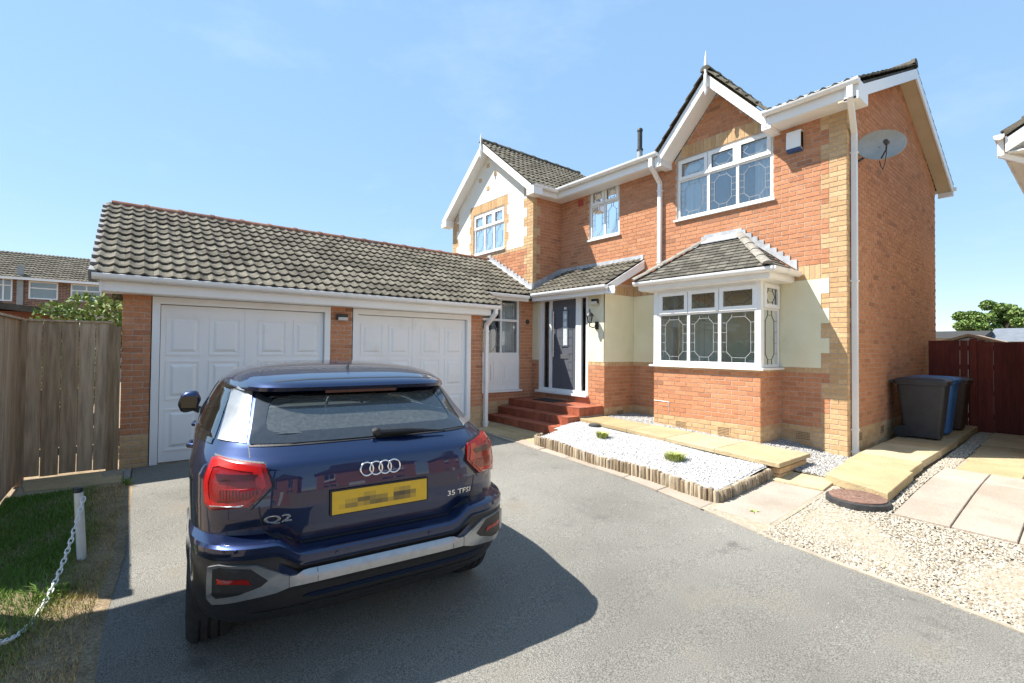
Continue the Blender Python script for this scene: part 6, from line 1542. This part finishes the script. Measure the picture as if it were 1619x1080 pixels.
for y in (-0.38, 0.0, 0.38):
    b = MB(); P = []
    for i in range(7):
        f = -1 + 2 * i / 6; k = (1 - abs(f) ** 3 * 0.9) ** 0.5; P.append([(-1.05 + 0.045 * k * math.cos(2 * math.pi * j / 12), y + 0.13 * f, 1.165 + 0.06 * k * math.sin(2 * math.pi * j / 12)) for j in range(12)])
    b.grid(P, close_u=True); b.poly(P[0]); b.poly(P[-1][::-1]); b.build('headrest', C_SEAT, car, smooth=True, sharp=60)
b = MB(); seg = 24; rings = []
for i in range(seg + 1):
    a = 2 * math.pi * i / seg; c = Vector((-2.52 - 0.07 * math.sin(a), 0.36 + 0.18 * math.cos(a), 1.06 + 0.165 * math.sin(a))); rad = Vector((-0.35 * math.sin(a), math.cos(a), math.sin(a))).normalized()
    rings.append([c + rad * (0.016 * math.cos(t)) + Vector((1, 0, 0)) * (0.016 * math.sin(t)) for t in [2 * math.pi * j / 6 for j in range(6)]])
b.grid(rings, close_u=True); b.build('steering_wheel', C_BLACK, car, smooth=True)
b = MB(); b.grid([[(x, y, 1.43 + 0.06 * (1 - (y / 0.5) ** 2) - 0.03 * abs(x + 1.5)) for y in np.linspace(-0.5, 0.5, 9)] for x in np.linspace(-2.1, -0.72, 9)]); b.build('headlining', C_LINING, car, smooth=True)
# ================================================================ fences, bins, small things, surroundings
def plank(b, x0, x1, y0, y1, z0, z1, lean=0.0):
    j = lambda: random.uniform(-0.003, 0.003)
    b.hexa([(x0 + j(), y0, z0), (x1 + j(), y0, z0), (x1 + j(), y1, z0), (x0 + j(), y1, z0), (x0 + j() + lean, y0, z1 + j()), (x1 + j() + lean, y0, z1 + j()), (x1 + j() + lean, y1, z1 + j()), (x0 + j() + lean, y1, z1 + j())])
# side gate between fence and garage: boards face +X
gate = thing('side_gate', 'weathered wooden gate of wide vertical boards beside the garage', 'gate', (-7.76, -0.6, 0))
ys = [-1.0, -0.86, -0.70, -0.545, -0.395, -0.27]
for k, (a, c) in enumerate(zip(ys, ys[1:])):
    b = MB(); b.t = random.random(); plank(b, -7.775, -7.755, a + 0.0035, c - 0.0035, 0.03 + random.uniform(-0.01, 0.01), 1.835); b.build('board', M['fence'], gate, tint=True)
for (a, c) in ((-0.272, -0.236), (-0.235, -0.196)):
    b = MB(); b.t = random.random(); plank(b, -7.765, -7.735, a, c, 0.0, 1.82); b.build('frame_post', M['fence'], gate, tint=True)
b = MB(); b.t = 0.2; plank(b, -7.79, -7.735, -0.195, -0.155, 0.0, 1.80); b.build('gate_post', M['fence'], gate, tint=True)
for z in (0.25, 0.95, 1.65):
    b = MB(); b.t = 0.5; b.box(-7.82, -7.778, -1.0, -0.2, z, z + 0.09); b.build('rail', M['fence'], gate, tint=True)
b = MB(); b.t = 0.95; b.box(-7.79, -7.735, -1.02, -0.235, 1.84, 1.862); b.build('cap_rail', M['fence'], gate, tint=True)
fence = thing('boundary_fence', 'weathered close boarded fence running along the lawn edge', 'fence', (-6.0, -1.05, 0))
b = MB(); b.t = 0.4; b.box(-7.80, -7.71, -1.075, -0.99, -0.05, 1.845); b.build('fence_post', M['fence'], fence, tint=True)
x = -7.74
while x < -5.0:
    w = random.uniform(0.125, 0.145); b = MB(); b.t = random.uniform(0.3, 1.0); y = -1.045 + random.uniform(-0.003, 0.003)
    plank(b, x + 0.003, x + w - 0.003, y - 0.02, y, -0.02, 1.84); b.build('board', M['fence'], fence, tint=True); x += w
b = MB(); b.t = 0.9; b.box(-7.76, -4.95, -1.075, -1.02, 1.845, 1.87); b.build('cap_rail', M['fence'], fence, tint=True)
for z in (0.3, 1.5):
    b = MB(); b.t = 0.4; b.box(-7.74, -5.0, -1.11, -1.068, z, z + 0.09); b.build('rail', M['fence'], fence, tint=True)
b = MB(); b.t = 0.3; b.box(-5.0, -4.9, -1.12, -1.02, -0.05, 1.9); b.build('fence_post', M['fence'], fence, tint=True)

# white post and plastic chain by the lawn
post = thing('chain_post', 'short white post with black cap standing in the lawn edge', 'post', (-4.794, -0.29, -0.055))
b = MB(); b.lathe([(0.028, -0.1), (0.028, 0.20), (0.027, 0.525)], (-4.794, -0.29, -0.055), seg=16)
for i, v in enumerate(b.V): b.V[i] = (v[0], v[1] - 0.055 * (v[2] + 0.05), v[2])
b.build('shaft', pmat('post_white', (0.70, 0.70, 0.69), (0.80, 0.80, 0.79), 9, 0.5, dirt=(26, (0.16, 0.13, 0.10), 0.66, 0.8)), post, smooth=True, sharp=50)
b = MB(); b.lathe([(0.030, 0.0), (0.030, 0.03), (0.026, 0.035)], (-4.794, -0.322, 0.468), seg=16); b.build('cap', M['black'], post, smooth=True, sharp=50)
chain = thing('plastic_chain', 'white plastic link chain hanging from the short post', 'chain', (-4.4, -0.4, 0.2))
lk = MB(); seg = 14; rings = []
for i in range(seg + 1):
    a = 2 * math.pi * i / seg; c = Vector((0.020 * math.cos(a) + (0.006 if math.cos(a) > 0 else -0.006), 0.012 * math.sin(a), 0)); rad = Vector((math.cos(a), math.sin(a), 0))
    rings.append([c + rad * (0.0042 * math.cos(t)) + Vector((0, 0, 0.0042 * math.sin(t))) for t in [2 * math.pi * j / 6 for j in range(6)]])
lk.grid(rings, close_u=True); lme = lk.mesh('link', M['white'], smooth=True)
A, Bq = Vector((-4.78, -0.285, 0.445)), Vector((-3.12, -0.62, 0.40)); L = 1.0; pts = []
for i in range(400):
    t = i / 399; p = A.lerp(Bq, t); p.z -= 0.62 * (4 * t * (1 - t)) * 0.78; pts.append(p)
acc = 0; last = pts[0]; k = 0
for p, q in zip(pts, pts[1:]):
    acc += (q - p).length
    if acc >= 0.0365:
        acc = 0; d = (q - p).normalized(); up = Vector((0, 0, 1)); s = d.cross(up).normalized(); n = s.cross(d)
        if k % 2: s, n = n, -s
        inst('link', lme, Matrix(((d.x, s.x, n.x, q.x), (d.y, s.y, n.y, q.y), (d.z, s.z, n.z, q.z), (0, 0, 0, 1))), chain); k += 1

# manhole cover and drain
t = thing('manhole_cover', 'rusty brown round manhole cover raised above the cream gravel', 'manhole cover', (-1.69, 6.07, -0.05))
zc = zg(-1.69, 6.07); b = MB(); b.lathe([(0.285, 0.0), (0.285, 0.055), (0.262, 0.062)], (-1.69, 6.07, zc), seg=40); b.build('rim', M['iron'], t, smooth=True, sharp=40)
b = MB(); b.lathe([(0.255, 0.055), (0.255, 0.075), (0.245, 0.08)], (-1.69, 6.07, zc), seg=40)
b.lathe([(0.03, 0.08), (0.03, 0.086)], (-1.69, 6.07, zc), seg=14)
for i in range(60):
    a = 2.399963 * i; r = 0.225 * math.sqrt((i + 4) / 64); b.box(-1.69 + r * math.cos(a) - 0.008, -1.69 + r * math.cos(a) + 0.008, 6.07 + r * math.sin(a) - 0.008, 6.07 + r * math.sin(a) + 0.008, zc + 0.078, zc + 0.083)
b.build('lid', M['rust'], t, smooth=True, sharp=40)
b = MB(); b.lathe([(0.105, 0.0), (0.105, 0.05), (0.09, 0.058), (0.03, 0.058)], (-5.66, 6.36, 0.195), seg=24); b.build('drain_cover', M['iron'], label='small dark round drain cover at the top of the white bed', cat='drain cover', smooth=True, sharp=40)
# fallen leaf
b = MB(); lx, ly = -2.28, 4.99; z = zg(lx, ly) + 0.026; P = []
for k in range(11):
    a = 2 * math.pi * k / 11; r = 0.055 if k % 2 else 0.03; P.append((lx + r * math.cos(a), ly + r * math.sin(a), z + 0.012 * math.sin(3 * a)))
c = b.v((lx, ly, z + 0.004)); ids = [b.v(p) for p in P]
for k in range(11): b.f((c, ids[k], ids[(k + 1) % 11]))
b.tube([(lx, ly, z + 0.005), (lx + 0.03, ly - 0.07, z)], 0.002, 5); b.t = 0.9; b.T = [0.95] * len(b.V)
b.build('fallen_leaf', M['leaf'], label='single pale green fallen leaf on the pale slab', cat='leaf', tint=True)

# wheelie bins
def wheelie(name, x, y, z, col, label, rot=0.0, h=1.0):
    t = thing(name, label, 'bin', (x, y, z), 'wheelie bins by the side wall'); t.rotation_euler = (0, 0, rot); WL[t] = Vector((0, 0, 0))
    m = pmat(name + '_plastic', col, tuple(c * 1.3 for c in col), 9, 0.5, bump=0.15, bscale=90)
    def rr(w, d, z, r=0.05, n=4):
        out = []
        for cx, cy, a0 in ((w - r, d - r, 0), (-w + r, d - r, 90), (-w + r, -d + r, 180), (w - r, -d + r, 270)):
            for k in range(n + 1): a = R(a0 + 90 * k / n); out.append((cx + r * math.cos(a), cy + r * math.sin(a), z))
        return out
    b = MB(); b.grid([rr(0.21, 0.23, 0.03), rr(0.215, 0.235, 0.10), rr(0.27, 0.31, 0.88 * h), rr(0.295, 0.335, 0.885 * h), rr(0.295, 0.335, 0.93 * h)], close_u=True); b.poly(rr(0.21, 0.23, 0.03)); b.build('tub', m, t, smooth=True, sharp=35)
    b = MB(); b.grid([rr(0.305, 0.345, 0.93 * h), rr(0.305, 0.345, 0.955 * h), rr(0.26, 0.30, 0.985 * h), rr(0.15, 0.18, 1.0 * h)], close_u=True); b.poly(rr(0.15, 0.18, 1.0 * h)); b.box(-0.12, 0.12, -0.36, -0.33, 0.925 * h, 0.95 * h)
    b.box(-0.20, 0.20, 0.33, 0.40, 0.90 * h, 0.94 * h); b.build('lid', m, t, smooth=True, sharp=35)
    b = MB(); b.tube([(-0.24, 0.40, 0.92 * h), (0.24, 0.40, 0.92 * h)], 0.018, 8); b.build('handle', M['black'], t)
    for s in (-1, 1):
        b = MB(); b.lathe([(0.05, -0.03), (0.10, -0.025), (0.10, 0.025), (0.05, 0.03)], (s * 0.24, 0.24, 0.10), 'X', 20); b.build('wheel', M['rubber'], t, smooth=True, sharp=40)
    return t
zs_ = zg(-1.95, 10.6) + 0.115
wheelie('wheelie_bin', -1.93, 10.25, zs_, (0.028, 0.028, 0.030), 'dark grey wheelie bin, nearest of the bins by the side wall', 1.62)
wheelie('wheelie_bin', -1.95, 11.05, zs_, (0.03, 0.12, 0.30), 'blue wheelie bin half hidden behind the dark grey one', 1.58)
wheelie('wheelie_bin', -1.90, 11.9, zs_, (0.045, 0.022, 0.014), 'brown wheelie bin hidden behind the blue one', 1.6, 0.97)

# red stained fence and gate closing the side passage
rf = thing('stained_fence', 'dark red stained board fence and gate at the end of the side passage', 'fence', (-1.4, 12.8, 0))
x = -2.32; k = 0
while x < 0.6:
    w = 0.118; gap = 0.007 if k in (3, 4, 5, 7) else -0.002
    b = MB(); b.t = random.random(); plank(b, x + gap / 2, x + w - gap / 2, 12.79, 12.81, 0.02, (1.815 if x < -1.5 else 1.78) - (0.0 if x < -1.0 else 0.02)); b.build('board', M['fence_red'], rf, tint=True); x += w; k += 1
for z in (0.3, 0.75, 1.25, 1.62):
    b = MB(); b.t = 0.3; b.box(-2.32, 0.6, 12.812, 12.85, z, z + 0.09); b.build('rail', M['fence_red'], rf, tint=True)
b = MB(); b.t = 0.8; b.box(-1.70, -1.60, 12.74, 12.788, 0.0, 1.85); b.build('gate_post', M['fence_red'], rf, tint=True)

# ---- leafy things
def leaf_cloud(name, blobs, n, size, mat, parent=None, seed=1, **k):
    r = np.random.default_rng(seed); V = []; T = []
    vol = np.array([b[3] * b[4] * b[5] for b in blobs]); cnt = (vol / vol.sum() * n).astype(int)
    out = []
    for (x, y, z, a, c, e), m in zip(blobs, cnt):
        d = r.normal(0, 1, (m, 3)); d /= np.linalg.norm(d, axis=1)[:, None]; rad = r.uniform(0.55, 1.06, m) ** 0.6
        out.append(np.array([x, y, z]) + d * rad[:, None] * np.array([a, c, e]))
    P = np.concatenate(out); m = len(P)
    u = r.normal(0, 1, (m, 3)); u /= np.linalg.norm(u, axis=1)[:, None]; w = np.cross(u, r.normal(0, 1, (m, 3))); w /= np.linalg.norm(w, axis=1)[:, None]
    s = size * r.uniform(0.6, 1.3, m)[:, None]
    V = np.stack([P - u * s, P + w * s * 0.55, P + u * s, P - w * s * 0.55], 1).reshape(-1, 3)
    F = np.arange(4 * m).reshape(-1, 4); T = np.repeat(r.uniform(0, 1, m), 4)
    return soup(name, V, F, T, M[mat], parent, **k)
def stem(name, parent, base, tops, r0):
    b = MB()
    for t in tops:
        a = Vector(base); c = Vector(t); mid = a.lerp(c, 0.5) + Vector((0, 0, 0.06 * (c - a).length)); b.tube([a, mid, c], [r0, r0 * 0.6, r0 * 0.2], 7)
    b.build(name, M['bark'], parent, smooth=True)
bush = thing('bush', 'bright green leafy bush growing behind the side gate', 'bush', (-9.9, -0.75, 0))
bl = [(-9.95, -0.95, 1.95, 0.35, 0.30, 0.28), (-9.9, -0.62, 2.0, 0.40, 0.32, 0.38), (-10.0, -0.35, 1.95, 0.40, 0.30, 0.42), (-9.95, -0.15, 1.7, 0.4, 0.3, 0.5), (-9.9, -0.7, 1.3, 0.5, 0.5, 0.7), (-10.0, -1.05, 2.12, 0.12, 0.10, 0.08)]
leaf_cloud('crown', bl, 3800, 0.04, 'leaf', bush, seed=21); stem('trunk', bush, (-9.9, -0.6, 0), [(b_[0], b_[1], b_[2]) for b_ in bl[:5]], 0.03)

# brown shed behind the gate
shed = thing('garden_shed', 'reddish brown shed with dark felt roof edge behind the side gate', 'shed', (-11.6, -1.9, 0))
b = MB(); b.box(-12.6, -11.05, -3.6, -0.78, 0, 2.10); b.build('wall', pmat('shed_brown', (0.17, 0.052, 0.026), (0.24, 0.08, 0.042), 5, 0.8, stretch=(1, 5, 5)), shed)
b = MB(); b.hexa([(-12.7, -3.7, 2.32), (-10.95, -3.7, 2.36), (-10.95, -0.66, 2.01), (-12.7, -0.66, 1.97), (-12.7, -3.7, 2.42), (-10.95, -3.7, 2.46), (-10.95, -0.66, 2.11), (-12.7, -0.66, 2.07)]); b.build('roof', pmat('roofing_felt', (0.05, 0.045, 0.04), (0.10, 0.09, 0.08), 7, 0.95, bump=0.8, bscale=30), shed)

# terrace of houses beyond the fence
far = thing('terraced_house', 'distant brick terraced house with brown tiled roof beyond the gate', 'house', (-30, -6, 0))
FX = -30; ffr = Fr((FX, -16), (0, 1), (1, 0)); ob = [(16 - 4.9, 16 - 4.33, 3.45, 4.45), (16 - 3.83, 16 - 2.87, 3.6, 4.4), (16 - 2.45, 16 - 1.35, 3.6, 4.4), (16 - 8, 16 - 6.8, 3.5, 4.4)]
b = MB(); core(b, ffr, 0, 15.8, -0.2, 4.5, ob); w_far = b.build('wall', M['mortar'], far)
FAR = []
J = MB()
for k in range(42, 60):
    z0 = k * 0.075; segs = [(9.5, 15.8, 'red')]
    for h in ob:
        if h[2] - 0.03 < z0 + 0.04 < h[3]: segs = subtract(segs, h[0], h[1])
    for a, c, _ in segs:
        x = a - (0.11 if k % 2 else 0)
        while x < c:
            p, q = max(a, x), min(c, x + 0.225); x += 0.225; J.t = random.uniform(0.0, 1.0)
            if q - p > 0.03: ffr.box(J, p + 0.005, q - 0.005, -0.02, 0.0, z0 + 0.005, z0 + 0.07)
J.build('brickwork', M['brick_brown'], w_far, tint=True, kind='stuff')
for h in ob: window(far, ffr, *h, (0, 1) if h[1] - h[0] > 0.8 and h[0] < 13 else (0, 0.5, 1), 0.25, kinds=(None, None), sill=False); room(far, ffr, *h, 1.0, 'curtain', 0.0)
pf = Plane((FX + 0.35, -16, 4.52), (0, 1, 0), (-3.4, 0, 1.55)); deck(far, [(FX + 0.3, -16, 4.47), (FX + 0.3, -0.2, 4.47), (FX - 3.05, -0.2, 6.02), (FX - 3.05, -16, 6.02)], name='roof', mat='tile'); rfar = deck(far, [(FX - 6.4, -0.2, 4.47), (FX - 6.4, -16, 4.47), (FX - 3.05, -16, 6.02), (FX - 3.05, -0.2, 6.02)], name='roof', mat='tile')
tiles(rfar, Plane((FX + 0.35, -6.6, 4.50), (0, 1, 0), (-3.4, 0, 1.55)), 22, 12, 0.29, 0.311, me_t, mbs_t, False)
b = MB(); b.box(FX + 0.30, FX + 0.34, -16, -0.2, 4.40, 4.52); b.build('fascia', M['white'], far)
b = MB(); b.box(FX + 0.02, FX + 0.14, -4.18, -3.98, 0, 5.05); b.build('downpipe', pmat('pipe_grey', (0.26, 0.27, 0.26), (0.33, 0.34, 0.33), 5, 0.6), far)

# shed, roofs and tree beyond the red fence
sh2 = thing('summer_house', 'pale timber gable of a summer house above the red fence', 'shed', (-2.0, 15.4, 0))
b = MB(); b.prism([(-2.62, 15.05, 0), (-1.40, 15.05, 0), (-1.40, 15.05, 1.72), (-2.01, 15.05, 1.93), (-2.62, 15.05, 1.72)], (0, 1.5, 0)); b.build('wall', M['white'], sh2)
for s in (-1, 1):
    b = MB(); b.hexa([(-2.01, 14.9, 1.95), (-2.01 + s * 0.75, 14.9, 1.69), (-2.01 + s * 0.75, 16.7, 1.69), (-2.01, 16.7, 1.95), (-2.01, 14.9, 2.01), (-2.01 + s * 0.75, 14.9, 1.75), (-2.01 + s * 0.75, 16.7, 1.75), (-2.01, 16.7, 2.01)]); b.build('roof', pmat('cedar', (0.42, 0.27, 0.17), (0.5, 0.34, 0.22), 6, 0.8) if s < 0 else bpy.data.materials['cedar'], sh2)
def far_block(name, x0, x1, y0, y1, ze, zr, label, roofm, wallm):
    t = thing(name, label, 'house', ((x0 + x1) / 2, y0, 0)); b = MB(); b.box(x0, x1, y0, y1, -0.1, ze); b.build('wall', wallm, t)
    b = MB(); ym = (y0 + y1) / 2; b.prism([(x0 - 0.3, y0 - 0.3, ze), (x0 - 0.3, ym, zr), (x0 - 0.3, y1 + 0.3, ze)], (x1 - x0 + 0.6, 0, 0)); b.build('roof', roofm, t); return t
far_block('bungalow', -9.0, -4.45, 35, 41, 2.35, 2.85, 'low dark roofed outbuilding beyond the red fence, beside the house wall', M['tile_dark'], M['mortar'])
far_block('bungalow', -4.0, 3.0, 37, 44, 2.2, 3.05, 'distant bungalow with blue grey roof beyond the red fence', pmat('slate', (0.13, 0.145, 0.165), (0.18, 0.195, 0.22), 3, 0.8), M['white'])
tree = thing('garden_tree', 'rounded broadleaf tree rising above the rooftops past the red fence', 'tree', (-5.0, 46, 0))
tb = []
rr_ = random.Random(5)
for k in range(34):
    a = rr_.uniform(0, 6.28); q = rr_.uniform(0, 1) ** 0.6; tb.append((-5.35 + 1.9 * q * math.cos(a), 46 + 1.3 * q * math.sin(a), 3.75 + (1.25 - 0.9 * q * q) * rr_.uniform(-0.9, 1), 0.42, 0.42, 0.33))
leaf_cloud('crown', tb, 16000, 0.11, 'leaf', tree, seed=31); stem('trunk', tree, (-5.3, 46, 0), [(t_b[0], t_b[1], t_b[2] - 0.1) for t_b in tb[:12]], 0.2)

# neighbour's eaves at the right edge
nb = thing('neighbour_house', 'corner of the neighbouring house with white eaves and gutter', 'house', (1.5, 10.2, 0))
b = MB(); b.box(-0.66, 6.0, 9.98, 16.0, -0.1, 4.55); b.prism([(-0.66, 9.98, 4.55), (6.0, 9.98, 4.55), (2.67, 9.98, 6.7)], (0, 6, 0)); b.build('wall', M['render'], nb)
ang = math.atan2(2.2, 3.6)
b = MB(); b.hexa([(-0.98, 9.62, 4.66), (2.67, 9.62, 6.95), (2.67, 16, 6.95), (-0.98, 16, 4.66), (-0.98, 9.62, 4.74), (2.67, 9.62, 7.03), (2.67, 16, 7.03), (-0.98, 16, 4.74)]); b.hexa([(6.3, 9.62, 4.66), (2.67, 9.62, 6.95), (2.67, 16, 6.95), (6.3, 16, 4.66), (6.3, 9.62, 4.74), (2.67, 9.62, 7.03), (2.67, 16, 7.03), (6.3, 16, 4.74)]); rn = b.build('roof', M['tile'], nb, tint=True)
tiles(rn, Plane((-1.0, 16 - 0.0, 4.74), (0, -1, 0), (3.65, 0, 2.29)), 21, 5, 0.3, 0.25, me_t, mbs_t, False)
b = MB(); b.prism([(-0.95, 9.64, 4.64), (2.67, 9.64, 6.92), (2.67, 9.64, 6.70), (-0.95, 9.64, 4.44)], (0, 0.03, 0)); b.build('bargeboard', M['white'], nb)
b = MB(); b.box(-0.95, -0.64, 9.67, 9.98, 4.42, 4.44); b.box(-0.95, -0.66, 9.98, 16, 4.42, 4.44); b.hexa([(-0.95, 9.67, 4.46), (2.6, 9.67, 6.70), (2.6, 9.98, 6.70), (-0.95, 9.98, 4.46), (-0.95, 9.67, 4.48), (2.6, 9.67, 6.72), (2.6, 9.98, 6.72), (-0.95, 9.98, 4.48)]); b.build('soffit', M['white'], nb)
b = MB(); b.box(-0.97, -0.95, 9.64, 16, 4.44, 4.66); b.build('fascia', M['white'], nb); gutter(nb, (-0.97, 9.60, 4.69), (-0.97, 16, 4.69), (-1, 0, 0))
pipe(nb, [(-1.02, 9.72, 4.62), (-1.02, 9.72, 4.42), (-0.70, 9.92, 4.25), (-0.70, 9.92, 0.1)], (3.2, 1.5))

nb.location.x += 0.07      # NBX: whole house a touch to the right
# houses across the street, behind the photographer: what the paint and panes reflect
def opposite(y0, y1, x0, label):
    t = thing('opposite_house', label, 'house', (x0, (y0 + y1) / 2, -0.1)); fr = Fr((x0, y1), (0, -1), (-1, 0)); Wd = y1 - y0
    hs = [(0.8, 2.2, 0.9, 2.1), (Wd - 2.2, Wd - 0.8, 0.9, 2.1), (0.9, 2.0, 3.3, 4.4), (Wd - 2.0, Wd - 0.9, 3.3, 4.4), (Wd / 2 - 0.5, Wd / 2 + 0.5, 0.0, 2.1)]
    b = MB(); core(b, fr, 0, Wd, -0.2, 5.0, hs, d=0); b.box(x0 + 0.3, x0 + 7, y0 + 0.02, y1 - 0.02, -0.2, 4.9); b.T = [random.uniform(0.3, 0.6)] * len(b.V); b.build('wall', M['brick_red'], t, tint=True)
    for h in hs[:4]: window(t, fr, *h, (0, 0.5, 1), 0.3, kinds=(None, None))
    b = MB(); h = hs[4]; fr.box(b, h[0], h[1], -0.1, -0.05, h[2], h[3]); b.build('door', M['white'], t)
    b = MB(); ym = (y0 + y1) / 2; b.prism([(x0 - 0.4, y0 - 0.4, 4.95), (x0 - 0.4, ym, 7.6), (x0 - 0.4, y1 + 0.4, 4.95)], (7.8, 0, 0)); b.T = [0.4] * len(b.V); b.build('roof', M['tile'], t, tint=True)
opposite(-9.5, -2.5, 19, 'gabled brick house across the street, left one mirrored in the car'); opposite(0.5, 7.5, 20, 'gabled brick house across the street, middle one mirrored in the car'); opposite(11, 18, 19, 'gabled brick house across the street, right one mirrored in the bay')
opposite_side = thing('opposite_house', 'brown roofed house beyond the lawn, mirrored in the front windows', 'house', (-12, -12, -0.1)); fr_ = Fr((-17, -11), (1, 0), (0, 1))
hs_ = [(1.0, 2.4, 0.9, 2.1), (4.2, 5.6, 0.9, 2.1), (7.4, 8.8, 0.9, 2.1), (1.2, 2.4, 3.3, 4.4), (7.4, 8.6, 3.3, 4.4)]
b = MB(); core(b, fr_, 0, 10, -0.2, 5.0, hs_, d=0); b.box(-16.98, -7.02, -17, -11.3, -0.2, 4.9); b.T = [0.2] * len(b.V); b.build('wall', M['brick_red'], opposite_side, tint=True)
for h in hs_: window(opposite_side, fr_, *h, (0, 0.5, 1), 0.3, kinds=(None, None))
b = MB(); b.prism([(-17.4, -10.6, 4.95), (-17.4, -14, 7.4), (-17.4, -17.4, 4.95)], (10.8, 0, 0)); b.T = [0.3] * len(b.V); b.build('roof', M['tile'], opposite_side, tint=True)
# roof on posts, added out of view to shade the near lawn and drive
out = thing('shade_caster', 'unseen roof on posts added to cast the shadow on the near lawn', 'shade_caster', (-2.2, -2.0, -0.1))
b = MB(); b.box(-5.1, -5.0, -3.2, -3.1, -0.15, 2.7); b.build('post', M['fence'], out, tint=True)
for px_, py_ in ((-1.8, -3.15), (1.45, -3.15), (-4.6, -1.25), (1.45, -1.25)):
    b = MB(); b.box(px_ - 0.05, px_ + 0.05, py_ - 0.05, py_ + 0.05, -0.15, 2.66); b.build('post', M['fence'], out, tint=True)
b = MB(); b.hexa([(-5.16, -3.3, 2.8), (1.6, -3.3, 2.8), (1.6, -0.93, 2.68), (-5.16, -0.93, 2.68), (-5.16, -3.3, 2.86), (1.6, -3.3, 2.86), (1.6, -0.93, 2.74), (-5.16, -0.93, 2.74)]); b.build('roof', M['tile_dark'], out)
